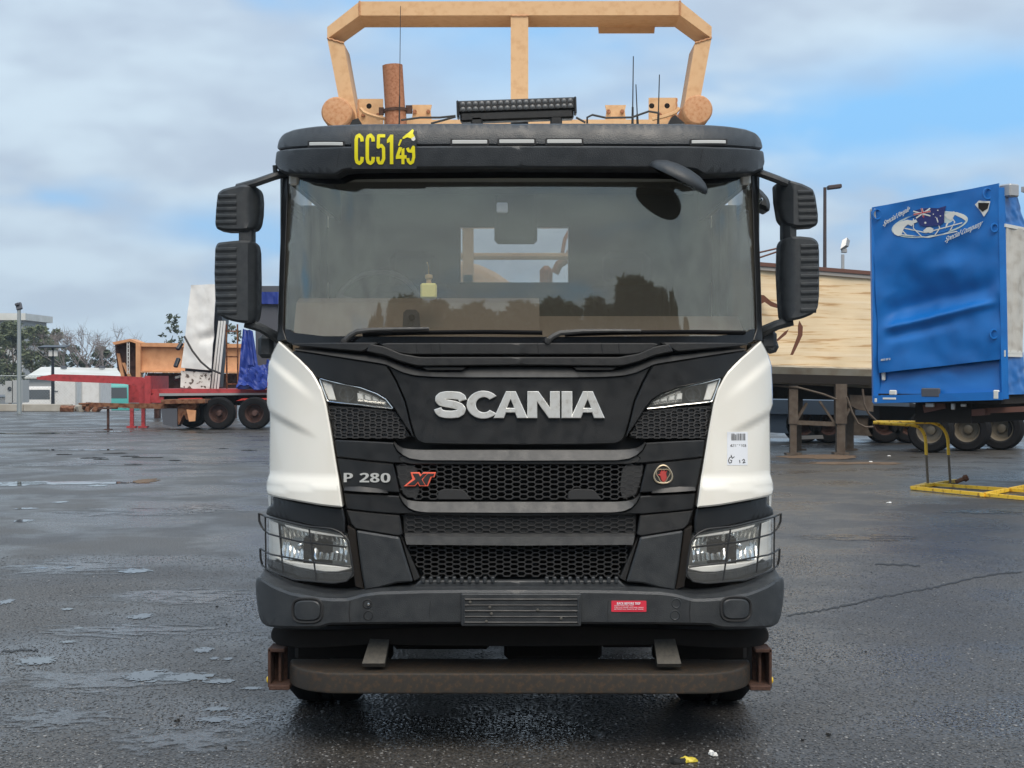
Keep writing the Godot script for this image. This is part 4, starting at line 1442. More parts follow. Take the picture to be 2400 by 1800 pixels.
	tk.lathe([Vector2(0.0, 0.0), Vector2(0.5, 0.02), Vector2(0.62, 0.12), Vector2(0.66, 0.3), Vector2(0.66, 4.6), Vector2(0.5, 4.9), Vector2(0.0, 4.95)], 36, Transform3D(Basis(Vector3.RIGHT, -PI / 2), Vector3(-0.5, 1.96, -3.3)))
	part(truck, "tank", tk, tan)
	var rl := Shape.new()
	rl.tube([tp(1050, 601, 3.2), tp(1380, 601, 3.2)], 0.024, 8)
	rl.box(tp(1097, 620, 3.15), Vector3(0.075, 0.9, 0.06), Basis(), 0.006)
	rl.box(tp(1380, 620, 3.15), Vector3(0.075, 0.9, 0.06), Basis(), 0.006)
	for q in [1097, 1380]:
		rl.box(tp(q, 800, 3.15), Vector3(0.07, 0.9, 0.06))
	part(truck, "guard_rail", rl, tan)
	var hs := Shape.new()
	hs.tube([tp(1318, 592, 3.4), tp(1324, 560, 3.45), tp(1338, 535, 3.5), tp(1360, 520, 3.5)], 0.014, 8)
	hs.tube([tp(1300, 640, 3.4), tp(1310, 620, 3.4), tp(1330, 607, 3.4), tp(1338, 590, 3.4)], 0.03, 8)
	hs.box(tp(1280, 650, 3.5), Vector3(0.09, 0.16, 0.1), Basis(), 0.03)
	part(truck, "hose", hs, mats.pipe_rust)
	var ch := Shape.new()
	for x in [-0.42, 0.42]:
		ch.box(Vector3(x, 0.88, -4.2), Vector3(0.09, 0.28, 7.6))
	ch.box(Vector3(0, 1.08, -5.0), Vector3(2.3, 0.12, 5.6))
	ch.box(Vector3(0, 0.62, -1.25), Vector3(1.6, 0.16, 0.14), Basis(), 0.02)
	ch.box(Vector3(0, 0.78, -0.75), Vector3(1.3, 0.5, 0.5), Basis(), 0.05)
	ch.box(Vector3(0, 0.86, -0.3), Vector3(2.1, 0.3, 0.12))
	for q in [[-0.9, 0.5, 0.34], [-0.4, 0.5, 0.4], [0.17, 0.5, 0.35], [0.55, 0.28, 0.41], [0.92, 0.48, 0.34]]:  # dark boxes added to block the bright wet ground below the bumper
		ch.box(Vector3(q[0], (0.8 + q[2]) * 0.5, -0.66), Vector3(q[1], 0.8 - q[2], 0.1), Basis(), 0.02)
	ch.box(Vector3(0, 0.8, -2.0), Vector3(0.7, 0.5, 1.6), Basis(), 0.05)
	part(truck, "chassis", ch, mats.underbody)
	for x in [-1.0, 1.0]:
		for z in [[-1.3, 1], [-5.6, 2], [-6.95, 2]]:
			for k in z[1]:
				wheel(truck, Vector3(x * (1.05 - 0.33 * k), 0.51, z[0]), 0.51, 0.4 if z[1] == 1 else 0.3, x)
		# wheel arch lining
		var ar := Shape.new()
		var l0 := []
		var l1 := []
		for i in 13:
			var t := PI * i / 12
			l0.append(Vector3(x * 0.78, 0.55 + 0.63 * sin(t), -1.3 + 0.64 * cos(t)))
			l1.append(Vector3(x * 1.22, 0.55 + 0.63 * sin(t), -1.3 + 0.64 * cos(t)))
		ar.loft([l0, l1], false, false)
		part(truck, "wheel_arch", ar, mats.underbody)


func wheel(parent: Node, c: Vector3, r: float, w: float, out: float, rim_mat: Material = null, turn := 0.0) -> void:
	var t := Transform3D(Basis(Vector3.UP, -turn) * Basis(Vector3.FORWARD, PI / 2 * signf(out)), c)
	var s := Shape.new()
	s.lathe([Vector2(r * 0.58, -w * 0.42), Vector2(r * 0.66, -w * 0.5), Vector2(r * 0.9, -w * 0.5), Vector2(r * 0.985, -w * 0.4), Vector2(r, -w * 0.3), Vector2(r, -w * 0.12), Vector2(r * 0.98, -w * 0.1), Vector2(r * 0.98, -w * 0.06), Vector2(r, -w * 0.04), Vector2(r, w * 0.04), Vector2(r * 0.98, w * 0.06), Vector2(r * 0.98, w * 0.1), Vector2(r, w * 0.12), Vector2(r, w * 0.3), Vector2(r * 0.985, w * 0.4), Vector2(r * 0.9, w * 0.5), Vector2(r * 0.66, w * 0.5), Vector2(r * 0.58, w * 0.42)], 40, t)
	var o := part(parent, "wheel", s, mats.rubber)
	var h := Shape.new()
	h.lathe([Vector2(r * 0.6, -w * 0.42), Vector2(r * 0.6, w * 0.4), Vector2(r * 0.55, w * 0.38), Vector2(r * 0.5, w * 0.2), Vector2(r * 0.44, w * -0.12), Vector2(r * 0.22, w * -0.14), Vector2(r * 0.2, w * 0.02), Vector2(r * 0.12, w * 0.06), Vector2(0.0, w * 0.06)], 30, t)
	part(o, "rim", h, rim_mat if rim_mat else mats.steel_plate)


func set_camera_and_light() -> void:
	var cam := Camera3D.new()
	cam.name = "camera"
	cam.fov = rad_to_deg(2.0 * atan(900.0 / FOCAL))
	cam.near = 0.1
	cam.far = 2000.0
	cam.position = Vector3(0, EYE, 0)
	cam.rotation = Vector3(-20.0 / FOCAL, 18.0 / FOCAL, 0)
	add_child(cam)
	var env := Environment.new()
	env.background_mode = Environment.BG_SKY
	env.tonemap_mode = Environment.TONE_MAPPER_LINEAR
	env.tonemap_exposure = 1.6
	env.fog_enabled = true
	env.fog_density = 0.0003
	env.fog_light_color = Color(0.8, 0.87, 0.93)
	env.sdfgi_enabled = true
	env.ssao_enabled = true
	env.ssil_enabled = true
	var sky := Sky.new()
	var pm := PanoramaSkyMaterial.new()
	pm.panorama = ImageTexture.create_from_image(sky_image(2560))
	sky.sky_material = pm
	env.sky = sky
	env.background_energy_multiplier = 1.0
	var we := WorldEnvironment.new()
	we.name = "environment"
	we.environment = env
	add_child(we)
	var sun := DirectionalLight3D.new()
	sun.name = "sun"
	sun.light_color = Color(1.0, 0.95, 0.88)
	sun.light_energy = 0.68
	sun.light_angular_distance = 45.0
	sun.shadow_enabled = true
	sun.rotation_degrees = Vector3(-54, 14, 0)
	add_child(sun)


func sky_image(w: int) -> Image:
	var h := w / 2
	var im := Image.create_empty(w, h, false, Image.FORMAT_RGBF)
	var n := FastNoiseLite.new()
	n.seed = 11
	n.noise_type = FastNoiseLite.TYPE_SIMPLEX_SMOOTH
	n.frequency = 1.0
	n.fractal_octaves = 6
	n.fractal_gain = 0.52
	var n2 := FastNoiseLite.new()
	n2.seed = 5
	n2.frequency = 2.2
	n2.fractal_octaves = 5
	n2.fractal_gain = 0.55
	var low := Vector3(0.32, 0.40, 0.47)
	var grey_cloud := Vector3(0.282, 0.342, 0.42)
	var white_cloud := Vector3(0.365, 0.445, 0.515)
	var blue_high := Vector3(0.09, 0.22, 0.46)
	var blue_low := Vector3(0.155, 0.345, 0.575)
	for j in h:
		var el := PI * 0.5 - PI * (j + 0.5) / h
		if el < -0.01:
			im.fill_rect(Rect2i(0, j, w, h - j), Color(0.07, 0.07, 0.073))
			break
		var se := sin(el)
		var ce := cos(el)
		for i in w:
			# column 0 faces -z, the middle of the picture faces +z
			var az := wrapf(TAU * (i + 0.5) / w, -PI, PI)
			var d := Vector3(sin(az) * ce, se, -cos(az) * ce)
			var k := 1.0 / (se + 0.24)
			var p := Vector3(d.x * k, se * 1.6, d.z * k)
			var c := n.get_noise_3d(p.x + 3.1, p.y * 2.0, p.z + 1.7)
			var f := n2.get_noise_3d(p.x * 1.3 + 8.0, p.y * 3.0, p.z * 1.3)
			var gap := exp(-pow((az - 0.27 - 1.2 * f * 0.1) / 0.15, 4.0) - pow((el - 0.172 - 0.08 * (az - 0.27) - 0.02 * c) / 0.031, 2.0))
			gap += 0.75 * exp(-pow((az + 0.19) / 0.05, 2.0) - pow((el - 0.098) / 0.012, 2.0))
			gap += 0.5 * exp(-pow((az + 0.01) / 0.1, 2.0) - pow((el - 0.215) / 0.035, 2.0))
			var cover := smoothstep(-0.5, 0.1, c + 0.2 * f + 0.26) * (1.0 - clampf(gap * (1.05 + 0.5 * f), 0.0, 0.96))
			var lit := smoothstep(-0.5, 0.55, f + 0.5 * c)
			var cloud := grey_cloud.lerp(white_cloud, lit)
			var blue := blue_low.lerp(blue_high, smoothstep(0.1, 0.9, el))
			var col := blue.lerp(cloud, cover)
			col = col.lerp(low, 0.75 * exp(-maxf(el, 0.0) / 0.05))
			col *= 1.0 + 0.55 * se
			im.set_pixel(i, j, Color(col.x, col.y, col.z))
	return im


func sheet(poly: PackedVector2Array, y: float) -> ArrayMesh:
	# a flat piece of ground; uv in metres
	var ix := Geometry2D.triangulate_polygon(poly)
	var v := PackedVector3Array()
	var n := PackedVector3Array()
	var uv := PackedVector2Array()
	for i in ix:
		v.append(Vector3(poly[i].x, y, poly[i].y))
		n.append(Vector3.UP)
		uv.append(poly[i])
	var arr := []
	arr.resize(Mesh.ARRAY_MAX)
	arr[Mesh.ARRAY_VERTEX] = v
	arr[Mesh.ARRAY_NORMAL] = n
	arr[Mesh.ARRAY_TEX_UV] = uv
	arr[Mesh.ARRAY_TEX_UV2] = uv
	var m := ArrayMesh.new()
	m.add_surface_from_arrays(Mesh.PRIMITIVE_TRIANGLES, arr)
	return m


func yard_mesh() -> ArrayMesh:
	# the yard is flat and falls away beyond its far edge
	var rows := [[120.0, 0.0], [-76.0, 0.0], [-79.0, -0.5], [-85.0, -1.8], [-600.0, -1.8]]
	var v := PackedVector3Array()
	var n := PackedVector3Array()
	var uv := PackedVector2Array()
	for i in rows.size() - 1:
		var a := Vector3(-500, rows[i][1], rows[i][0])
		var b := Vector3(500, rows[i][1], rows[i][0])
		var c := Vector3(500, rows[i + 1][1], rows[i + 1][0])
		var d := Vector3(-500, rows[i + 1][1], rows[i + 1][0])
		var nn := (b - a).cross(d - a).normalized()
		for p in [a, d, b, b, d, c]:
			v.append(p)
			n.append(nn if nn.y > 0 else -nn)
			uv.append(Vector2(p.x, p.z))
	var arr := []
	arr.resize(Mesh.ARRAY_MAX)
	arr[Mesh.ARRAY_VERTEX] = v
	arr[Mesh.ARRAY_NORMAL] = n
	arr[Mesh.ARRAY_TEX_UV] = uv
	arr[Mesh.ARRAY_TEX_UV2] = uv
	var m := ArrayMesh.new()
	m.add_surface_from_arrays(Mesh.PRIMITIVE_TRIANGLES, arr)
	return m


func ground_at(px: float, py: float) -> Vector2:
	var p := at(px, py, EYE * FOCAL / (py - 880.0))
	return Vector2(p.x, p.z)


func blob(px: float, py: float, wpx: float, hpx: float, sd: int, ragged: float, y: float, cells := 64, fine_freq := 1.1, bar := 0.0) -> ArrayMesh:
	# an uneven film of water on the ground, so many pixels to each side of its middle: the part of a grid where a noise field is wet
	var n := FastNoiseLite.new()
	n.seed = sd
	n.frequency = 1.0
	n.fractal_octaves = 6
	n.fractal_gain = 0.62
	var far := ground_at(px, py - hpx * 1.6).y
	var near := ground_at(px, py + hpx * 1.6).y
	var rx := wpx * 1.6 * -ground_at(px, py).y / FOCAL
	var cx := ground_at(px, py).x
	var nx := cells
	var nz := maxi(10, cells / 2)
	var val := []
	for i in nx + 1:
		var row := PackedFloat32Array()
		for j in nz + 1:
			var u := (float(i) / nx - 0.5) * 3.2
			var v := (float(j) / nz - 0.5) * 3.2
			row.append(1.0 - bar - (u * u + v * v) + ragged * 2.6 * n.get_noise_2d(u * fine_freq + sd * 3.7, v * fine_freq))
		val.append(row)
	var vtx := PackedVector3Array()
	var uv := PackedVector2Array()
	for i in nx:
		for j in nz:
			var c := [[i, j], [i + 1, j], [i + 1, j + 1], [i, j + 1]]
			var poly := PackedVector2Array()
			for k in 4:
				var a: Array = c[k]
				var b: Array = c[(k + 1) % 4]
				var va: float = val[a[0]][a[1]]
				var vb: float = val[b[0]][b[1]]
				if va > 0.0:
					poly.append(Vector2(a[0], a[1]))
				if (va > 0.0) != (vb > 0.0):
					poly.append(Vector2(a[0], a[1]).lerp(Vector2(b[0], b[1]), va / (va - vb)))
			for k in range(1, poly.size() - 1):
				for q in [poly[0], poly[k], poly[k + 1]]:
					var p := Vector2(cx + rx * (q.x / nx * 2.0 - 1.0), lerpf(far, near, q.y / nz))
					vtx.append(Vector3(p.x, y, p.y))
					uv.append(p)
	var nn := PackedVector3Array()
	nn.resize(vtx.size())
	nn.fill(Vector3.UP)
	var arr := []
	arr.resize(Mesh.ARRAY_MAX)
	arr[Mesh.ARRAY_VERTEX] = vtx
	arr[Mesh.ARRAY_NORMAL] = nn
	arr[Mesh.ARRAY_TEX_UV] = uv
	arr[Mesh.ARRAY_TEX_UV2] = uv
	var m := ArrayMesh.new()
	m.add_surface_from_arrays(Mesh.PRIMITIVE_TRIANGLES, arr)
	return m


func build_ground() -> void:
	var m := StandardMaterial3D.new()
	m.resource_name = "wet_asphalt"
	m.albedo_color = lin(0.115, 0.106, 0.097)
	m.albedo_texture = noise_tex(0.0035, 6, [[0.0, lin(0.6, 0.6, 0.62)], [0.42, lin(0.8, 0.8, 0.82)], [0.55, lin(0.95, 0.94, 0.92)], [1.0, lin(1, 0.97, 0.92)]], 2048, 61, 30.0)
	m.roughness = 1.0
	m.roughness_texture = noise_tex(0.0045, 7, [[0.0, grey(0.15)], [0.36, grey(0.24)], [0.5, grey(0.36)], [0.62, grey(0.48)], [1.0, grey(0.56)]], 2048, 62, 40.0)
	m.normal_enabled = true
	m.normal_texture = bump_tex(0.5, 3, 3.0, 2048, 63)
	m.normal_scale = 0.4
	m.uv1_scale = Vector3(1.0 / 22.0, 1.0 / 22.0, 1.0)
	m.detail_enabled = true
	m.detail_blend_mode = BaseMaterial3D.BLEND_MODE_MUL
	m.detail_uv_layer = BaseMaterial3D.DETAIL_UV_2
	m.detail_albedo = noise_tex(0.2, 3, [[0.0, lin(0.06, 0.06, 0.06)], [0.34, lin(0.26, 0.26, 0.26)], [0.5, lin(0.5, 0.5, 0.5)], [0.64, lin(0.75, 0.75, 0.74)], [1.0, lin(1, 1, 1)]], 1024, 64)
	m.uv2_scale = Vector3(1.0 / 5.0, 1.0 / 5.0, 1.0)
	m.cull_mode = BaseMaterial3D.CULL_DISABLED
	var g := part(self, "ground", yard_mesh(), m)
	tag(g, "wet dark asphalt yard with puddles", "ground", "", "structure")
	# standing water
	var w := mat("puddle_water", lin(0.03, 0.031, 0.033), 0.03)
	w.metallic_specular = 0.7
	var k := 100
	for q in [[315, 1340, 36, 5], [328, 1447, 26, 6], [156, 1507, 16, 3], [82, 1552, 42, 9], [345, 1588, 56, 13], [430, 1590, 70, 9], [515, 1600, 36, 5], [476, 1526, 22, 6], [500, 1546, 10, 3], [534, 1547, 10, 3], [52, 1222, 22, 3], [140, 1178, 16, 2], [10, 1413, 14, 6], [155, 1430, 14, 2.5], [182, 1475, 9, 2], [228, 1139, 22, 2], [160, 1332, 8, 2], [90, 1333, 20, 2], [590, 1616, 22, 3], [505, 1665, 26, 5], [500, 1690, 40, 6], [150, 1133, 150, 3.5], [40, 1135, 60, 5], [190, 1055, 110, 1.6], [80, 1016, 90, 1.5], [260, 1012, 40, 1.2], [60, 1193, 24, 2]]:
		k += 1
		part(g, "puddle", blob(q[0], q[1], q[2], q[3], k, 0.8, 0.0048, 110, 2.0), w)
	# soaked strips: a film that gets thinner and rougher outwards
	var films := []
	for i in 4:
		var f := m.duplicate()
		f.resource_name = "soaked_asphalt_%d" % i
		f.albedo_color = lin(0.108 - 0.008 * i, 0.1 - 0.008 * i, 0.092 - 0.007 * i)
		f.roughness = 0.9 - 0.13 * i
		f.normal_scale = 0.36 - 0.06 * i
		films.append(f)
	for q in [[340, 1200, 180, 9], [460, 1195, 60, 10], [420, 1740, 150, 30], [200, 1600, 190, 26], [150, 1335, 150, 14], [420, 1400, 150, 16], [300, 1480, 190, 14], [130, 1690, 120, 24], [560, 1690, 60, 16], [330, 1085, 260, 5], [120, 1090, 110, 4], [2010, 1260, 110, 8], [2300, 1200, 80, 4]]:
		k += 1
		for i in 4:
			part(g, "soaked_patch", blob(q[0], q[1], q[2] * 1.15, q[3] * 1.15, k, 0.75, 0.0008 + 0.0008 * i, 90, 1.9, 0.24 * i), films[i])
	# coarse stones of the worn surface, near the viewer
	var pm := mat("road_stone", Color.WHITE, 0.32)
	pm.vertex_color_use_as_albedo = true
	var peb := SphereMesh.new()
	peb.radius = 0.5
	peb.height = 0.7
	peb.radial_segments = 6
	peb.rings = 3
	peb.material = pm
	var mm := MultiMesh.new()
	mm.transform_format = MultiMesh.TRANSFORM_3D
	mm.use_colors = true
	mm.mesh = peb
	mm.instance_count = 52000
	rng.seed = 640
	for i in mm.instance_count:
		var d := lerpf(6.7, 15.0, pow(rng.randf(), 1.4))
		var x := rng.randf_range(-0.37, 0.36) * d
		var z := rng.randf_range(0.006, 0.014) * (1.7 if rng.randf() < 0.06 else 1.0)
		mm.set_instance_transform(i, Transform3D(Basis(Vector3.UP, rng.randf() * TAU).scaled(Vector3(z, z * 0.45, z * rng.randf_range(0.8, 1.5))), Vector3(x, 0.001, -d)))
		var t := rng.randf()
		var c := 0.02 if t < 0.45 else (0.07 if t < 0.86 else 0.2)
		mm.set_instance_color(i, Color(c, c * 0.98, c * 0.95))
	var mi := MultiMeshInstance3D.new()
	mi.name = "surface_stones"
	mi.multimesh = mm
	mi.set_meta("kind", "stuff")
	g.add_child(mi)
	# cracks
	var cm := mat("crack_fill", lin(0.012, 0.012, 0.012), 0.6)
	for l in [[[1846, 1443], [1900, 1435], [1960, 1424], [2010, 1413], [2060, 1400], [2120, 1390], [2190, 1377], [2250, 1362], [2330, 1345], [2400, 1340]], [[0, 1530], [60, 1526], [90, 1528]], [[2050, 1322], [2120, 1324], [2160, 1327]]]:
		var n := FastNoiseLite.new()
		n.seed = k
		n.frequency = 0.05
		var left := []
		var right := []
		for i in l.size() - 1:
			for s in 10:
				var q := Vector2(l[i][0], l[i][1]).lerp(Vector2(l[i + 1][0], l[i + 1][1]), s / 10.0)
				q.y += n.get_noise_1d(q.x * 3.0) * 4.0
				var ww := 1.2 + 1.6 * absf(n.get_noise_1d(q.x * 9.0 + 50))
				left.append(ground_at(q.x, q.y - ww))
				right.append(ground_at(q.x, q.y + ww))
		right.reverse()
		part(g, "crack", sheet(PackedVector2Array(left + right), 0.0035), cm)
		k += 1
	var dm := mat("brown_silt", lin(0.16, 0.1, 0.055), 0.85, 0.0, noise_tex(0.03, 4, [[0.0, lin(0.5, 0.5, 0.5)], [1.0, lin(1, 1, 1)]], 256, 71), 0.8)
	for q in [[1925, 1071, 90, 5, 0.4], [341, 1128, 24, 5, 0.6], [1990, 1086, 120, 3, 0.8]]:
		k += 1
		part(g, "silt_patch", blob(q[0], q[1], q[2], q[3], k, q[4], 0.006), dm)


func litter_bit(called: String, label: String, category: String, px: float, py: float, size: Vector3, m: Material, sd: int, group := "") -> void:
	# crumpled scrap: a bent sheet with thickness
	rng.seed = sd
	var c := ground_at(px, py)
	var s := Shape.new()
	var g := []
	for i in 6:
		var row := []
		for j in 5:
			row.append(Vector3((i / 5.0 - 0.5) * size.x + rng.randf_range(-0.1, 0.1) * size.x, rng.randf_range(0.15, 1.0) * size.y * (0.4 if i == 0 or i == 5 else 1.0), (j / 4.0 - 0.5) * size.z + rng.randf_range(-0.1, 0.1) * size.z))
		g.append(row)
	for i in 5:
		for j in 4:
			s.quad(g[i][j], g[i + 1][j], g[i + 1][j + 1], g[i][j + 1])
	for i in 5:
		for j in [0, 4]:
			s.quad(g[i][j], g[i + 1][j], g[i + 1][j] * Vector3(1, 0, 1), g[i][j] * Vector3(1, 0, 1))
	for j in 4:
		for i in [0, 5]:
			s.quad(g[i][j], g[i][j + 1], g[i][j + 1] * Vector3(1, 0, 1), g[i][j] * Vector3(1, 0, 1))
	var o := part(self, called, s, m, 15.0)
	o.position = Vector3(c.x, 0.004, c.y)
	o.rotation.y = rng.randf_range(-0.5, 0.5)
	tag(o, label, category, group)


func build_litter() -> void:
	mat("scrap_white", lin(0.75, 0.75, 0.73), 0.5)
	mat("scrap_yellow", lin(0.62, 0.5, 0.06), 0.4)
	mat("scrap_black", lin(0.012, 0.012, 0.012), 0.7)
	litter_bit("crushed_wrapper", "crushed yellow and black wrapper in front of the truck", "litter", 1612, 1786, Vector3(0.06, 0.02, 0.06), mats.scrap_yellow, 5)
	litter_bit("torn_rubber", "torn black rubber scrap beside the yellow wrapper", "litter", 1588, 1788, Vector3(0.09, 0.02, 0.07), mats.scrap_black, 6)
	litter_bit("paper_scrap", "small crumpled white paper scrap on asphalt ahead of the truck", "litter", 1671, 1772, Vector3(0.025, 0.02, 0.05), mats.scrap_white, 7)
	var k := 20
	for q in [[147, 1066, 0.35], [215, 1074, 0.5], [236, 1077, 0.3], [303, 1070, 0.4], [326, 1073, 0.3], [360, 1073, 0.35], [310, 1090, 0.3], [522, 1052, 0.2], [583, 1056, 0.35], [270, 1063, 0.5], [410, 1080, 0.25]]:
		k += 1
		litter_bit("rubber_strip", "flat black strip of rubber lying on the wet asphalt behind the truck", "debris", q[0], q[1], Vector3(q[2], 0.015, 0.2), mats.scrap_black, k, "black strips scattered on the asphalt")
	for q in [[2040, 1083], [2083, 1069], [2083, 1179]]:
		k += 1
		litter_bit("pale_scrap", "small pale scrap lying on the asphalt near the blue trailer", "debris", q[0], q[1], Vector3(0.06, 0.02, 0.08), mats.scrap_white, k, "pale scraps on the asphalt")
	rng.seed = 91
	for i in 20:
		k += 1
		var px := rng.randf_range(20, 2380)
		var py := rng.randf_range(1250, 1795)
		if px > 560 and px < 1880:
			continue
		var d := EYE * FOCAL / (py - 880.0)
		var z := rng.randf_range(0.008, 0.018)
		litter_bit("loose_stone", "small dark loose stone lying on the wet asphalt", "stone", px, py, Vector3(z, z * 0.8, z * 1.6), mats.scrap_black, k, "loose stones on the asphalt")


# ---------------------------------------------------------------- background helpers
func beam(s: Shape, a: Vector3, b: Vector3, w: float, h: float) -> Shape:
	# a bar of square section from a to b; w across, h upright
	var d := (b - a).normalized()
	var side := d.cross(Vector3.UP)
	side = Vector3.RIGHT if side.length() < 0.01 else side.normalized()
	return s.box((a + b) * 0.5, Vector3(w, h, a.distance_to(b)), Basis(side, d.cross(side).normalized() * -1.0, d), 0.0)


func cutout(flat: Array, d: float, deep: float, s: Shape = null) -> Shape:
	# a solid of constant section: outline in photograph pixels at distance d, reaching back by deep
	var sh := s if s else Shape.new()
	var poly := PackedVector2Array()
	for q in pts(flat):
		var p := at(q.x, q.y, d)
		poly.append(Vector2(p.x, p.y))
	return sh.prism(poly, -d - deep, -d)


func base_of(px: float, d: float) -> Vector3:
	return Vector3((px - 1218.0) * d / FOCAL, 0, -d)


func away(parent: Node3D, called: String, s: Shape, m: Material, angle := 30.0) -> MeshInstance3D:
	# a shape in world axes as a part of a thing that stands elsewhere
	var inv := parent.transform.affine_inverse()
	for i in s.v.size():
		s.v[i] = inv * s.v[i]
	return part(parent, called, s, m, angle)


func crumple(a: Vector3, b: Vector3, c: Vector3, d: Vector3, nx: int, ny: int, deep: Callable, thick := 0.03) -> Shape:
	# sheet over the corners a (upper left), b (upper right), c (lower right), d (lower left), pushed along its normal by deep(u, v)
	var s := Shape.new()
	var n := (b - a).cross(d - a).normalized()
	if n.z < 0:
		n = -n
	var g := []
	for i in nx + 1:
		var row := []
		for j in ny + 1:
			var u := float(i) / nx
			var v := float(j) / ny
			row.append(a.lerp(b, u).lerp(d.lerp(c, u), v) + n * deep.call(u, v))
		g.append(row)
	for i in nx:
		for j in ny:
			s.quad(g[i][j], g[i + 1][j], g[i + 1][j + 1], g[i][j + 1])
	var k := n * -thick
	for i in nx:
		s.quad(g[i][0], g[i + 1][0], g[i + 1][0] + k, g[i][0] + k)
		s.quad(g[i][ny], g[i + 1][ny], g[i + 1][ny] + k, g[i][ny] + k)
	for j in ny:
		s.quad(g[0][j], g[0][j + 1], g[0][j + 1] + k, g[0][j] + k)
		s.quad(g[nx][j], g[nx][j + 1], g[nx][j + 1] + k, g[nx][j] + k)
	return s


func leaf_mesh(clumps: Array, per: int, size: float, sd: int) -> ArrayMesh:
	# many small leaf faces spread through the clumps: [centre, radii]
	rng.seed = sd
	var v := PackedVector3Array()
	var n := PackedVector3Array()
	var col := PackedColorArray()
	for c in clumps:
		var r: Vector3 = c[1]
		var k := int(per * r.x * r.y)
		for i in maxi(k, 8):
			var d := Vector3(rng.randfn(), rng.randfn(), rng.randfn()).normalized() * pow(rng.randf(), 0.42)
			var p: Vector3 = c[0] + d * r
			var a := Vector3(rng.randfn(), rng.randfn() * 0.7, rng.randfn()).normalized()
			var b := a.cross(Vector3(rng.randfn(), rng.randfn(), rng.randfn())).normalized()
			var l := size * rng.randf_range(0.6, 1.5)
			a *= l
			b *= l * 0.45
			var nn := a.cross(b).normalized()
			var t := rng.randf_range(0.7, 1.25)
			for q in [p - a, p + b, p + a, p - a, p + a, p - b]:
				v.append(q)
				n.append(nn)
				col.append(Color(t, t, t * 0.95))
	var arr := []
	arr.resize(Mesh.ARRAY_MAX)
	arr[Mesh.ARRAY_VERTEX] = v
	arr[Mesh.ARRAY_NORMAL] = n
	arr[Mesh.ARRAY_COLOR] = col
	var m := ArrayMesh.new()
	m.add_surface_from_arrays(Mesh.PRIMITIVE_TRIANGLES, arr)
	return m


func branch(s: Shape, p: Vector3, dir: Vector3, length: float, r: float, depth: int, tips: Array) -> void:
	var mid := p + dir * length * 0.5 + Vector3(rng.randfn(), rng.randfn() * 0.4, rng.randfn()) * length * 0.06
	var end := p + dir * length
	s.tube([p, mid, end], [r, r * 0.85, r * 0.66], 5 if depth > 2 else 4, false)
	if depth == 0:
		tips.append(end)
		return
	for k in (3 if depth > 2 else 2 + (rng.randi() % 2)):
		var d := (dir + Vector3(rng.randfn(), absf(rng.randfn()) * 0.45, rng.randfn()) * 0.46).normalized()
		branch(s, end, d, length * rng.randf_range(0.62, 0.85), r * 0.62, depth - 1, tips)


func leafy_tree(called: String, label: String, px: float, top: float, d: float, wide: float, m: Material, sd: int, group: String, low := 0.25, clump := 1.0, dens := 260) -> Node3D:
	# a tree whose crown reaches the picture height top at distance d and is wide pixels across
	rng.seed = sd
	var o := thing(called, label, "tree", base_of(px, d) + Vector3(0, -1.8, 0), 0.0, group)
	var h: float = at(px, top, d).y + 1.8
	var w := wide * d / FOCAL
	var s := Shape.new()
	var tips := []
	branch(s, Vector3(0, -0.3, 0), Vector3(rng.randfn() * 0.05, 1, 0).normalized(), h * 0.3, h * 0.022, 3, tips)
	part(o, "trunk", s, mats.bark)
	var cl := []
	var n := int(60 * clump)
	for i in n:
		var u := rng.randf()
		var y := h * lerpf(low, 0.95, u)
		var prof := sin(PI * clampf(0.16 + 0.72 * u, 0.0, 1.0))
		var a := rng.randf() * TAU
		var rr := w * 0.5 * prof * sqrt(rng.randf()) * 0.85
		var k := w * rng.randf_range(0.07, 0.15)
		cl.append([Vector3(cos(a) * rr, y, sin(a) * rr), Vector3(k, k * rng.randf_range(0.6, 0.9), k)])
	part(o, "crown", leaf_mesh(cl, dens, 0.2, sd + 1), m)
	return o


func leaf_mat(called: String, c: Color) -> StandardMaterial3D:
	var m := mat(called, c, 0.7)
	m.vertex_color_use_as_albedo = true
	m.backlight_enabled = true
	m.backlight = Color(0.25, 0.28, 0.15)
	return m


func lamp_post(called: String, label: String, px: float, top: float, d: float, r: float, m: Material, head: Shape, head_mat: Material) -> Node3D:
	var o := thing(called, label, "lamp post", base_of(px, d))
	var h: float = at(px, top, d).y
	var s := Shape.new()
	s.tube([Vector3(0, 0.0, 0), Vector3(0, h * 0.5, 0), Vector3(0, h, 0)], [r, r * 0.9, r * 0.75], 10)
	part(o, "pole", s, m)
	away(o, "lamp_head", head, head_mat)
	return o


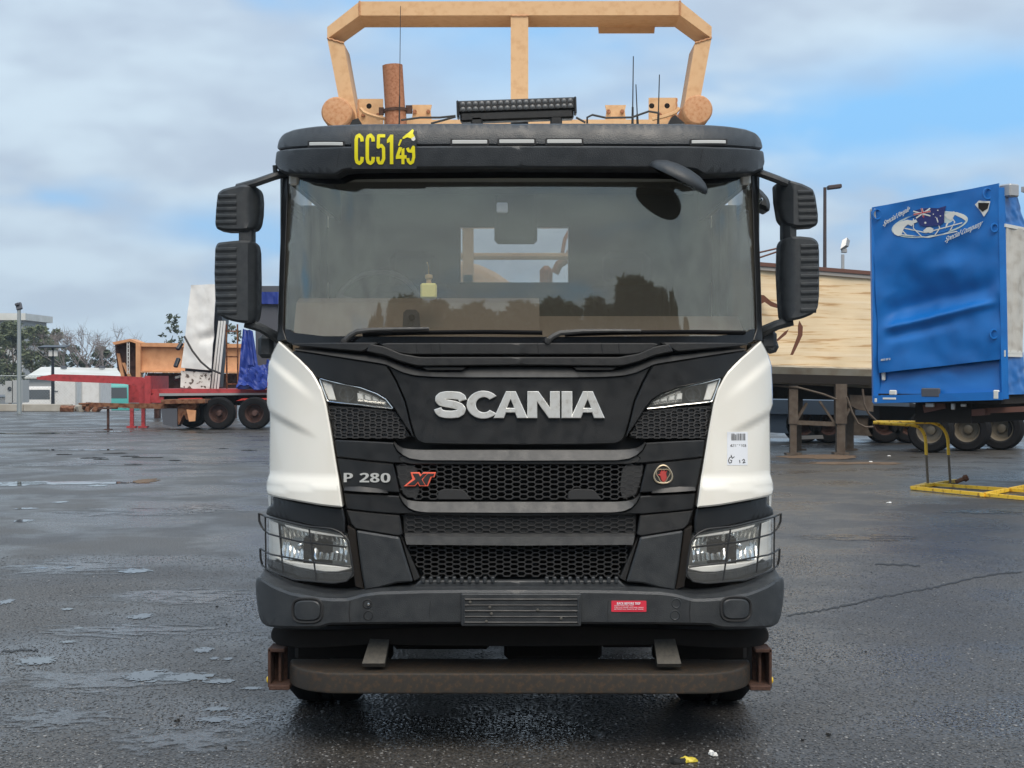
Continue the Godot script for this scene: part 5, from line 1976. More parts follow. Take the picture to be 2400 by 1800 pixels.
func small_truck(called: String, label: String, px0: float, px1: float, top: float, d: float, paint: Material, body_long: float) -> void:
	# a cab-over truck seen from the front at the far side of the yard
	var c := base_of((px0 + px1) * 0.5, d) + Vector3(0, -1.8, 0)
	var w := (px1 - px0) * d / FOCAL
	var h: float = at(0, top, d).y + 1.8
	var o := thing(called, label, "truck", c, 0.12)
	var s := Shape.new()
	var lo := 0.75
	s.loft([[Vector3(-w / 2, lo, 0.1), Vector3(w / 2, lo, 0.1), Vector3(w / 2, lo, -1.9), Vector3(-w / 2, lo, -1.9)], [Vector3(-w / 2, h * 0.55, 0.12), Vector3(w / 2, h * 0.55, 0.12), Vector3(w / 2, h * 0.55, -1.9), Vector3(-w / 2, h * 0.55, -1.9)], [Vector3(-w * 0.47, h * 0.93, -0.12), Vector3(w * 0.47, h * 0.93, -0.12), Vector3(w * 0.47, h * 0.93, -1.9), Vector3(-w * 0.47, h * 0.93, -1.9)], [Vector3(-w * 0.44, h, -0.3), Vector3(w * 0.44, h, -0.3), Vector3(w * 0.44, h, -1.8), Vector3(-w * 0.44, h, -1.8)]])
	part(o, "cab", s, paint)
	var g := Shape.new()
	g.quad(Vector3(-w * 0.44, h * 0.6, 0.115), Vector3(w * 0.44, h * 0.6, 0.115), Vector3(w * 0.42, h * 0.9, -0.075), Vector3(-w * 0.42, h * 0.9, -0.075))
	part(o, "windscreen", g, mats.far_glass)
	for x in [-1, 1]:
		var sg := Shape.new()
		sg.quad(Vector3(x * (w * 0.5 + 0.005), h * 0.6, -0.3), Vector3(x * (w * 0.5 + 0.005), h * 0.6, -1.2), Vector3(x * (w * 0.475 + 0.008), h * 0.88, -1.2), Vector3(x * (w * 0.475 + 0.008), h * 0.88, -0.4))
		part(o, "side_window", sg, mats.far_glass)
		var mr := Shape.new()
		mr.box(Vector3(x * (w * 0.5 + 0.16), h * 0.72, -0.1), Vector3(0.16, 0.4, 0.08), Basis(), 0.02)
		mr.box(Vector3(x * (w * 0.5 + 0.05), h * 0.72, -0.1), Vector3(0.2, 0.03, 0.03))
		part(o, "mirror", mr, mats.black_plastic)
		var hl := Shape.new()
		hl.box(Vector3(x * w * 0.36, lo + 0.25, 0.12), Vector3(0.3, 0.14, 0.04), Basis(), 0.02)
		part(o, "headlamp", hl, mats.marker_lens)
		wheel(o, Vector3(x * w * 0.42, 0.48, -0.9), 0.48, 0.28, x)
		wheel(o, Vector3(x * w * 0.42, 0.48, -4.6), 0.48, 0.28, x)
	var bp := Shape.new()
	bp.box(Vector3(0, 0.6, 0.1), Vector3(w * 0.98, 0.3, 0.12), Basis(), 0.03)
	part(o, "bumper", bp, mats.black_plastic)
	var ch := Shape.new()
	ch.box(Vector3(0, 0.8, -3.2), Vector3(0.9, 0.25, 5.6))
	part(o, "chassis", ch, mats.underbody)
	if body_long > 0.0:
		var bx := Shape.new()
		bx.box(Vector3(0, h * 0.5 + 0.6, -2.0 - body_long * 0.5), Vector3(w, h, body_long), Basis(), 0.03)
		part(o, "box_body", bx, paint)


func build_left() -> void:
	var grit := bump_tex(0.2, 3, 4.0, 512, 81)
	var fade := noise_tex(0.015, 5, [[0.0, lin(0.45, 0.4, 0.38)], [0.4, lin(0.8, 0.76, 0.74)], [1.0, lin(1, 1, 1)]], 512, 82)
	var rustmix := noise_tex(0.012, 6, [[0.0, lin(0.35, 0.22, 0.16)], [0.4, lin(0.62, 0.45, 0.36)], [0.55, lin(0.95, 0.9, 0.86)], [1.0, lin(1, 1, 1)]], 512, 83, 15.0)
	mat("faded_red", lin(0.42, 0.045, 0.052), 0.55, 0.0, fade, 0.5)
	mat("bright_red", lin(0.62, 0.05, 0.04), 0.5, 0.0, fade, 0.5)
	worn(mat("brown_rust", lin(0.2, 0.095, 0.05), 0.85, 0.0, rustmix, 0.7), null, grit, 0.3)
	worn(mat("orange_steel", lin(0.62, 0.32, 0.16), 0.75, 0.0, noise_tex(0.01, 5, [[0.0, lin(0.72, 0.64, 0.58)], [0.5, lin(0.9, 0.86, 0.84)], [1.0, lin(1, 1, 1)]], 512, 84), 0.35), null, grit, 0.3)
	mat("dark_rust", lin(0.07, 0.036, 0.03), 0.85, 0.0, rustmix, 0.5)
	mat("dirty_white", lin(0.64, 0.64, 0.63), 0.55, 0.0, noise_tex(0.012, 5, [[0.0, lin(0.8, 0.79, 0.77)], [0.45, lin(0.94, 0.93, 0.92)], [1.0, lin(1, 1, 1)]], 512, 85), 0.3)
	mat("chipped_white", lin(0.58, 0.57, 0.55), 0.6, 0.0, noise_tex(0.02, 5, [[0.0, lin(0.1, 0.07, 0.06)], [0.32, lin(0.14, 0.1, 0.08)], [0.36, lin(0.9, 0.88, 0.85)], [1.0, lin(1, 1, 1)]], 512, 86), 0.45)
	mat("tarp_blue", lin(0.012, 0.034, 0.22), 0.5)
	mat("curtain_grey", lin(0.065, 0.07, 0.085), 0.6)
	mat("far_glass", lin(0.05, 0.055, 0.06), 0.12)
	mat("teal_paint", lin(0.06, 0.33, 0.31), 0.45)
	mat("concrete", lin(0.4, 0.38, 0.34), 0.9, 0.0, noise_tex(0.01, 5, [[0.0, lin(0.7, 0.68, 0.64)], [1.0, lin(1, 1, 1)]], 256, 87), 0.3)
	mat("galvanised", lin(0.33, 0.36, 0.36), 0.5, 0.5)
	mat("roof_sheet", lin(0.66, 0.67, 0.66), 0.5, 0.0, noise_tex(0.008, 4, [[0.0, lin(0.75, 0.75, 0.7)], [1.0, lin(1, 1, 1)]], 256, 88), 0.1)
	mat("wall_pale", lin(0.36, 0.37, 0.37), 0.8)
	mat("bark", lin(0.13, 0.11, 0.095), 0.9)
	mat("pale_bark", lin(0.17, 0.145, 0.14), 0.9)
	mat("navy", lin(0.012, 0.016, 0.024), 0.4)
	leaf_mat("gum_leaf", lin(0.12, 0.145, 0.08))
	leaf_mat("dark_leaf", lin(0.06, 0.078, 0.046))
	leaf_mat("gum_leaf_far", lin(0.11, 0.135, 0.08))

	# gooseneck trailer: two neck rails, deck, legs
	var t := thing("gooseneck_trailer", "red flat trailer with a long raised gooseneck, carrying the white and blue wreckage", "trailer", base_of(420, 52))
	for k in [51.2, 53.2]:
		away(t, "neck_rail", cutout([84, 884, 124, 877, 240, 880, 330, 884, 347, 890, 347, 946, 325, 946, 324, 914, 314, 904, 290, 900, 250, 898, 124, 893, 84, 889], k, 0.22), mats.faded_red)
	for x in [130, 180, 230, 280]:
		away(t, "cross_member", cutout([x, 884, x + 6, 884, x + 6, 893, x, 893], 51.35, 1.8), mats.faded_red)
	away(t, "neck_plate", cutout([300, 902, 326, 906, 326, 944, 300, 944], 52.4, 0.1), mats.faded_red)
	away(t, "deck", cutout([346, 912, 470, 911, 660, 914, 660, 926, 470, 925, 346, 922], 50.8, 2.7), mats.faded_red)
	away(t, "deck_edge", cutout([372, 922, 660, 921, 660, 925, 372, 928], 50.7, 0.08), mats.galvanised)
	for x in [308, 335]:
		var s := Shape.new()
		beam(s, at(x, 946, 51.4), base_of(x, 51.4), 0.12, 0.12)
		s.box(base_of(x, 51.4) + Vector3(0, 0.03, 0), Vector3(0.3, 0.06, 0.3))
		away(t, "leg", s, mats.faded_red)
	away(t, "headboard", cutout([338, 881, 352, 881, 352, 946, 338, 946], 50.7, 2.6), mats.faded_red)
	away(t, "gusset", cutout([352, 928, 372, 912, 382, 930, 382, 944, 352, 944], 50.75, 0.1), mats.faded_red)
	for x in [470, 640]:
		away(t, "chassis_rail", cutout([x - 90, 925, x + 90, 925, x + 90, 950, x - 90, 946], 51.4, 0.3), mats.underbody)
	for x in [[404, 476], [552, 645]]:
		away(t, "mudguard", cutout([x[0], 940, x[0] + 14, 934, x[1] - 10, 933, x[1], 940, x[1] - 8, 941, x[1] - 20, 937, x[0] + 16, 938], 50.4, 0.5), mats.bright_red)

	# rusty dolly with its tow beam
	var dl := thing("rusty_dolly", "rusty trailer dolly with tow beam, mudflap and dark tyres, under the red trailer", "trailer dolly", base_of(513, 50))
	var tb := Shape.new()
	beam(tb, at(200, 948, 49.2), at(300, 951, 49.5), 0.14, 0.14)
	beam(tb, at(300, 951, 49.5), at(430, 953, 49.8), 0.18, 0.17)
	away(dl, "tow_beam", tb, mats.brown_rust)
	var eye := Shape.new()
	var ring := []
	for i in 17:
		ring.append(at(196, 948, 49.2) + Vector3(cos(TAU * i / 16) * 0.16, 0.02, sin(TAU * i / 16) * 0.16))
	eye.tube(ring, 0.035, 6, false)
	away(dl, "tow_eye", eye, mats.brown_rust)
	var sl := Shape.new()
	beam(sl, at(252, 952, 49.3), base_of(252, 49.3), 0.07, 0.07)
	sl.box(base_of(252, 49.3) + Vector3(0, 0.015, 0), Vector3(0.24, 0.03, 0.24))
	sl.box(at(252, 957, 49.3), Vector3(0.6, 0.05, 0.2))
	away(dl, "prop_stand", sl, mats.dark_rust)
	away(dl, "side_box", cutout([376, 958, 414, 957, 414, 1000, 398, 999, 381, 995], 49.3, 0.6), mats.curtain_grey)
	away(dl, "bracket", cutout([414, 953, 440, 942, 460, 946, 458, 956, 452, 962, 450, 982, 436, 984, 430, 970, 418, 996, 414, 990], 49.4, 0.5), mats.brown_rust)
	away(dl, "bracket_plate", cutout([436, 960, 458, 962, 456, 987, 442, 988], 49.25, 0.1), mats.orange_steel)
	away(dl, "tow_frame", cutout([376, 937, 480, 936, 480, 945, 376, 947], 49.2, 1.2), mats.brown_rust)
	for q in [[450, 51.6], [513, 49.8], [597, 49.8], [513, 51.9], [597, 51.9]]:
		var c := base_of(q[0], q[1]) - dl.position + Vector3(0, 0.54, 0)
		wheel(dl, c, 0.54, 0.4, 1.0, mats.dark_rust, PI / 2)
	for q in [[513, 49.55], [597, 49.55]]:
		var s := Shape.new()
		s.lathe([Vector2(0.0, 0.1), Vector2(0.08, 0.09), Vector2(0.1, -0.1)], 14, Transform3D(Basis(Vector3.RIGHT, PI / 2), base_of(q[0], q[1]) + Vector3(0, 0.54, 0)))
		away(dl, "hub", s, mats.dark_rust)

	# torn white body standing on the deck
	var wb := thing("wrecked_body", "crumpled white truck body section standing on the red trailer", "truck wreck", base_of(465, 51.5) + Vector3(0, 1.35, 0))
	var n := FastNoiseLite.new()
	n.seed = 3
	n.frequency = 1.4
	var sheet_a := crumple(at(447, 668, 51.4), at(506, 666, 51.4), at(494, 868, 51.0), at(424, 862, 51.0), 16, 34, func(u, v): return 0.07 * n.get_noise_2d(u * 0.6, v * 1.4) - 0.16 * exp(-pow((v - 0.7 + 0.1 * u) / 0.06, 2.0)) * smoothstep(0.25, 0.9, u), 0.06)
	away(wb, "torn_skin", sheet_a, mats.dirty_white, 50.0)
	away(wb, "lower_skin", crumple(at(423, 869, 51.1), at(494, 873, 51.1), at(490, 915, 51.0), at(422, 908, 51.0), 8, 5, func(u, v): return 0.05 * n.get_noise_2d(u * 4.0, v * 3.0), 0.06), mats.chipped_white)
	var fr := Shape.new()
	for k in 3:
		var x := k * 7.0
		beam(fr, at(514 + x * 0.9, 752, 51.3), at(496 + x, 911, 51.3), 0.05, 0.07)
	away(wb, "corner_frame", fr, mats.dirty_white)
	away(wb, "inner_wall", cutout([452, 672, 512, 672, 520, 750, 506, 908, 430, 905, 440, 780], 51.8, 1.2), mats.navy)
	var st := Shape.new()
	st.tube([at(431, 788, 50.9), at(450, 822, 50.8), at(470, 848, 50.75), at(490, 865, 50.8), at(518, 876, 50.9)], 0.035, 6)
	away(wb, "strap", st, mats.cable_black)
	var rag := Shape.new()
	for q in [[420, 812, 10, 20], [414, 850, 10, 24], [419, 885, 9, 22]]:
		rag.box(at(q[0], q[1], 51.3), Vector3(q[2], q[3], 8) * 51.0 / FOCAL, Basis(Vector3(1, 1, 0.3).normalized(), q[0]), 0.02)
	away(wb, "hanging_scrap", rag, mats.navy, 10.0)

	# blue tarpaulin heap and the curtained body behind it
	var bt := thing("blue_tarpaulin", "crumpled blue tarpaulin heaped on the red trailer beside the truck", "tarpaulin", base_of(600, 51.5) + Vector3(0, 1.35, 0))
	var n3 := FastNoiseLite.new()
	n3.seed = 8
	n3.frequency = 2.2
	n3.fractal_octaves = 3
	away(bt, "upright_fold", crumple(at(569, 770, 51.4), at(592, 776, 51.4), at(612, 912, 51.0), at(556, 912, 51.0), 14, 24, func(u, v): return 0.2 * n3.get_noise_2d(u * 0.9, v * 0.5), 0.05), mats.tarp_blue, 50.0)
	away(bt, "lower_heap", crumple(at(566, 868, 51.0), at(650, 850, 51.0), at(660, 914, 50.4), at(554, 914, 50.4), 26, 14, func(u, v): return 0.45 * absf(n3.get_noise_2d(u * 1.0 + 7.0, v * 0.6)), 0.05), mats.tarp_blue, 50.0)
	var cb := thing("curtain_body", "dark grey curtain-sided body with a blue fringe, beside the truck's mirror", "trailer body", base_of(640, 53) + Vector3(0, 1.35, 0))
	away(cb, "curtain", cutout([596, 674, 690, 674, 690, 912, 600, 912, 600, 860], 53.0, 1.5), mats.curtain_grey)
	away(cb, "top_rail", cutout([594, 670, 690, 670, 690, 685, 594, 685], 52.9, 1.7), mats.curtain_grey)
	away(cb, "fringe", crumple(at(600, 684, 52.85), at(690, 684, 52.85), at(690, 713, 52.85), at(600, 712, 52.85), 20, 4, func(u, v): return 0.06 * n3.get_noise_2d(u * 2.6, v * 0.3), 0.03), mats.tarp_blue)
	var ld := Shape.new()
	for x in [530, 556]:
		beam(ld, at(x, 760, 52.0), at(x + 1, 914, 52.0), 0.05, 0.05)
	for y in [776, 836, 900]:
		beam(ld, at(530, y, 52.0), at(556, y, 52.0), 0.05, 0.05)
	var lt := thing("wreck_ladder", "thin brown ladder frame standing between the white wreck and blue tarpaulin", "ladder", base_of(543, 52) + Vector3(0, 1.3, 0))
	away(lt, "ladder_frame", ld, mats.brown_rust)

	# rusted orange tipper body behind
	var tb2 := thing("tipper_body", "rust orange steel tipper body behind the red gooseneck", "tipper", base_of(400, 62))
	away(tb2, "side_wall", crumple(at(328, 812, 61), at(570, 815, 61), at(570, 872, 61), at(328, 870, 61), 24, 8, func(u, v): return -0.1 * sin(PI * v), 0.1), mats.orange_steel, 60.0)
	away(tb2, "top_rail", cutout([324, 803, 572, 806, 572, 815, 324, 812], 60.9, 0.2), mats.orange_steel)
	away(tb2, "bottom_rail", cutout([328, 869, 570, 871, 570, 875, 328, 873], 60.85, 0.2), mats.orange_steel)
	away(tb2, "end_post", cutout([317, 800, 328, 803, 328, 884, 317, 884], 60.8, 0.3), mats.orange_steel)
	away(tb2, "end_wall", cutout([268, 808, 318, 800, 318, 884, 288, 884, 274, 866], 61.6, 0.2), mats.dark_rust)
	away(tb2, "end_cap", cutout([262, 802, 303, 794, 326, 803, 326, 808, 303, 800, 266, 808], 61.0, 1.2), mats.orange_steel)
	for l in [[272, 828, 282, 882], [284, 850, 298, 882]]:
		away(tb2, "brace", cutout([l[0], l[1], l[0] + 7, l[1], l[2] + 8, l[3], l[2], l[3]], 61.45, 0.1), mats.orange_steel)
	var lad := Shape.new()
	for x in [297, 302]:
		beam(lad, at(x, 803, 61.0), at(x, 876, 61.0), 0.03, 0.03)
	for i in 8:
		beam(lad, at(297, 808 + i * 9, 61.0), at(302, 808 + i * 9, 61.0), 0.03, 0.03)
	away(tb2, "ladder", lad, mats.dirty_white)
	away(tb2, "underframe", cutout([345, 874, 570, 876, 570, 912, 345, 910], 61.5, 1.0), mats.dark_rust)
	for x in [360, 450, 540]:
		away(tb2, "support_leg", cutout([x, 910, x + 12, 910, x + 12, 981, x, 981], 61.8, 0.3), mats.dark_rust)

	# far side of the yard: kerb wall and fence
	var kw := thing("kerb_wall", "low pale concrete kerb wall along the far edge of the yard", "wall", base_of(0, 75))
	for i in 14:
		var s := Shape.new()
		s.box(Vector3(-4.2 - i * 2.42 + 0.35, 0.18, -75.0) + Vector3(base_of(151, 75).x + 3.0, 0, 0), Vector3(2.4, 0.36, 0.4), Basis(), 0.02)
		away(kw, "block", s, mats.concrete)
	var fe := thing("chain_fence", "grey chain-link fence standing behind the concrete kerb wall", "fence", base_of(40, 77))
	var x0: float = base_of(-300, 77).x
	var x1: float = base_of(124, 77).x
	var fh := 1.78
	for i in 7:
		var s := Shape.new()
		s.tube([Vector3(x1 - i * 1.85, 0, -77), Vector3(x1 - i * 1.85, fh + 0.05, -77)], 0.035, 8)
		away(fe, "post", s, mats.galvanised)
	for y in [fh, 0.12]:
		var s := Shape.new()
		s.tube([Vector3(x0, y, -77), Vector3(x1, y, -77)], 0.025, 6)
		away(fe, "rail", s, mats.galvanised)
	var wires := Shape.new()
	var x := x0
	while x < x1:
		beam(wires, Vector3(x, 0.12, -77.02), Vector3(x + 1.66, fh, -77.02), 0.006, 0.006)
		beam(wires, Vector3(x + 1.66, 0.12, -77.03), Vector3(x, fh, -77.03), 0.006, 0.006)
		x += 0.16
	var wm := away(fe, "wire_mesh", wires, mats.galvanised)
	wm.set_meta("kind", "stuff")

	small_truck("white_truck", "white cab-over truck parked behind the chain fence", 52, 119, 906, 125, mats.dirty_white, 0.0)
	small_truck("teal_truck", "teal green cab-over truck parked under the red gooseneck", 236, 300, 900, 122, mats.teal_paint, 4.5)
	for q in [[124, 178, 893, 116, "white square box body standing behind the solar lamp post", 1.0], [188, 234, 895, 112, "white box body with a round grey tank, beside the teal truck", 0.0]]:
		var o := thing("box_body", q[4], "truck body", base_of((q[0] + q[1]) * 0.5, q[3]) + Vector3(0, -1.8, 0))
		var w: float = (q[1] - q[0]) * q[3] / FOCAL
		var h: float = at(0, q[2], q[3]).y + 1.8
		var s := Shape.new()
		s.box(Vector3(0, h * 0.5 + 0.25, -1.5), Vector3(w, h - 0.5, 3.0), Basis(), 0.03)
		part(o, "shell", s, mats.dirty_white)
		for e in [-1, 1]:
			var f := Shape.new()
			f.box(Vector3(e * (w * 0.5 - 0.05), h * 0.5 + 0.25, 0.02), Vector3(0.1, h - 0.45, 0.06), Basis(), 0.01)
			part(o, "corner_post", f, mats.wall_pale)
			var k := Shape.new()
			k.box(Vector3(e * w * 0.35, 0.15, -1.5), Vector3(0.16, 0.3, 2.8))
			part(o, "skid", k, mats.underbody)
		if q[5] == 0.0:
			var tk := Shape.new()
			tk.lathe([Vector2(0.0, 0.3), Vector2(0.2, 0.28), Vector2(0.24, 0.18), Vector2(0.24, -0.2), Vector2(0.0, -0.25)], 16, Transform3D(Basis(), Vector3(0, 1.3, 0.3)))
			part(o, "round_tank", tk, mats.curtain_grey)
		else:
			for e in [0.3, 0.75]:
				var k := Shape.new()
				k.box(Vector3(-w * 0.4, h * e, 0.03), Vector3(0.3, 0.06, 0.05))
				part(o, "hinge", k, mats.curtain_grey)
			var wh := Shape.new()
			wh.tube([Vector3(-0.05, 0.3, 0.06), Vector3(0.15, 0.55, 0.06), Vector3(0.0, 0.9, 0.06)], 0.03, 6)
			part(o, "handle", wh, mats.curtain_grey)
	# pump cabinet behind the fence
	var pc := thing("pump_cabinet", "pale grey equipment cabinets behind the chain fence", "cabinet", base_of(30, 84) + Vector3(0, -1.6, 0))
	for q in [[10, 28, 893], [26, 50, 891]]:
		away(pc, "cabinet_box", cutout([q[0], q[2], q[1], q[2], q[1], 944, q[0], 944], 84, 1.2), mats.wall_pale)
	var dsc := Shape.new()
	dsc.lathe([Vector2(0.0, 0.02), Vector2(0.1, 0.02), Vector2(0.12, 0.0)], 12, Transform3D(Basis(Vector3.RIGHT, PI / 2), at(20, 911, 83.95)))
	away(pc, "gauge", dsc, mats.navy)
	# rubble heap at the end of the kerb
	rng.seed = 12
	for i in 9:
		var s := Shape.new()
		s.box(Vector3(0, 0.1, 0), Vector3(rng.randf_range(0.3, 0.7), 0.25, 0.4), Basis(Vector3(rng.randfn(), 1, rng.randfn()).normalized(), rng.randf() * 3.0), 0.04)
		var o := part(self, "rubble_lump", s, mats.concrete if i % 2 else mats.brown_rust, 15.0)
		o.position = base_of(158 + i * 8.5 + rng.randf_range(-3, 3), 74.5 + rng.randf_range(-0.6, 0.6)) + Vector3(0, 0.05, 0)
		tag(o, "lump of rubble in the low heap at the end of the kerb wall", "rubble", "rubble heaped at the end of the kerb wall")
	# shed with a white roof
	var sd := thing("long_shed", "long low shed with a white metal roof beyond the fence", "shed", base_of(165, 150) + Vector3(0, -1.8, 0))
	away(sd, "wall", cutout([64, 884, 276, 884, 276, 938, 64, 938], 150, 8.0), mats.wall_pale)
	away(sd, "roof", crumple(at(95, 860, 158), at(290, 863, 158), at(290, 881, 149.5), at(56, 884, 149.5), 12, 2, func(u, v): return 0.0, 0.15), mats.roof_sheet)
	for q in [146, 236]:
		away(sd, "roof_vent", cutout([q - 5, 857, q + 5, 857, q + 6, 864, q - 6, 864], 156, 0.5), mats.curtain_grey)
	# pale building on the skyline
	var fb := thing("far_building", "pale flat-roofed building on the skyline behind the gum trees", "building", base_of(0, 240) + Vector3(0, -1.8, 0))
	away(fb, "wall", cutout([-120, 750, 52, 750, 52, 925, -120, 925], 240, 12.0), mats.wall_pale)
	away(fb, "roof_fascia", cutout([-140, 733, 58, 734, 58, 750, -140, 750], 239, 14.0), mats.roof_sheet)
	for i in 4:
		var q := 36.0 - i * 26.0
		away(fb, "window", cutout([q - 7, 756, q + 8, 756, q + 8, 772, q - 7, 772], 239.9, 0.2), mats.far_glass)
	# lamp posts
	var hd := Shape.new()
	hd.box(at(43, 718, 70), Vector3(0.28, 0.36, 0.14), Basis(Vector3.BACK, 0.35) * Basis(Vector3.RIGHT, -0.4), 0.03)
	hd.box(at(40, 713, 70), Vector3(0.2, 0.12, 0.3), Basis(Vector3.BACK, 0.35), 0.02)
	lamp_post("flood_pole", "tall galvanised pole with a floodlight at the fence", 43, 726, 70, 0.11, mats.galvanised, hd, mats.curtain_grey)
	var sp := Shape.new()
	sp.box(at(125, 812, 76), Vector3(1.35, 0.05, 0.9), Basis(Vector3.RIGHT, 0.12), 0.01)
	var so := lamp_post("solar_lamp", "dark solar lamp post with a flat panel on top", 122, 814, 76, 0.09, mats.navy, sp, mats.navy)
	for q in [117, 129]:
		var l := Shape.new()
		l.box(at(q, 828, 75.8), Vector3(0.2, 0.34, 0.12), Basis(), 0.03)
		away(so, "lamp", l, mats.dirty_white)
	# trees
	leafy_tree("gum_tree", "large grey green gum tree behind the far pale building's corner", 22, 750, 190, 120, mats.gum_leaf, 201, "trees beyond the yard")
	leafy_tree("gum_tree", "rounded grey green gum tree between the flood pole and solar lamp", 88, 752, 184, 106, mats.gum_leaf, 202, "trees beyond the yard")
	leafy_tree("gum_tree", "smaller gum tree with a pale ragged edge beside the solar lamp", 128, 764, 195, 60, mats.gum_leaf_far, 203, "trees beyond the yard")
	leafy_tree("gum_tree", "gum tree at the frame edge behind the equipment cabinets", -30, 756, 180, 90, mats.gum_leaf, 204, "trees beyond the yard")
	leafy_tree("dark_bush", "low dark green bush under the bare tree", 175, 806, 172, 80, mats.dark_leaf, 205, "dark bushes beyond the shed", 0.05, 1.2)
	leafy_tree("dark_bush", "dark green bush beside the tipper, beyond the shed roof", 240, 806, 176, 84, mats.dark_leaf, 206, "dark bushes beyond the shed", 0.05, 1.2)
	leafy_tree("dark_bush", "dark bush beyond the shed, left of the bare tree", 142, 818, 180, 60, mats.dark_leaf, 207, "dark bushes beyond the shed", 0.05)
	leafy_tree("dark_bush", "dark bush showing over the tipper rail", 322, 800, 184, 80, mats.dark_leaf, 209, "dark bushes beyond the shed", 0.05)
	leafy_tree("gum_tree", "open crowned gum tree behind the crumpled white body", 404, 726, 150, 76, mats.dark_leaf, 208, "trees beyond the yard", 0.3, 0.8, 130)
	leafy_tree("gum_tree", "dark gum tree behind the blue tarpaulin", 545, 756, 150, 70, mats.dark_leaf, 214, "trees beyond the yard", 0.2, 0.8, 130)
	leafy_tree("dark_bush", "dark bush filling the gap behind the tipper body", 470, 800, 170, 120, mats.dark_leaf, 215, "dark bushes beyond the shed", 0.05)
	# bare tree with several upright limbs
	rng.seed = 313
	var bt2 := thing("bare_tree", "leafless spreading tree beyond the shed roof", "tree", base_of(212, 160) + Vector3(0, -1.8, 0))
	var s2 := Shape.new()
	var tips := []
	for q in [[-0.42, 0.95, 0.1], [-0.12, 1.0, -0.2], [0.16, 1.0, 0.2], [0.5, 0.9, -0.1]]:
		var dir := Vector3(q[0], q[1], q[2]).normalized()
		branch(s2, Vector3(q[0] * 0.6, 0.0, 0.0), dir, 2.9, 0.15, 4, tips)
	part(bt2, "trunk", s2, mats.pale_bark, 60.0)
	var tw := Shape.new()
	for p in tips:
		for k in 4:
			var e: Vector3 = p + Vector3(rng.randfn() * 0.42, absf(rng.randfn()) * 0.5, rng.randfn() * 0.3)
			tw.tube([p, e], [0.014, 0.008], 3, false)
	part(bt2, "twigs", tw, mats.pale_bark).set_meta("kind", "stuff")


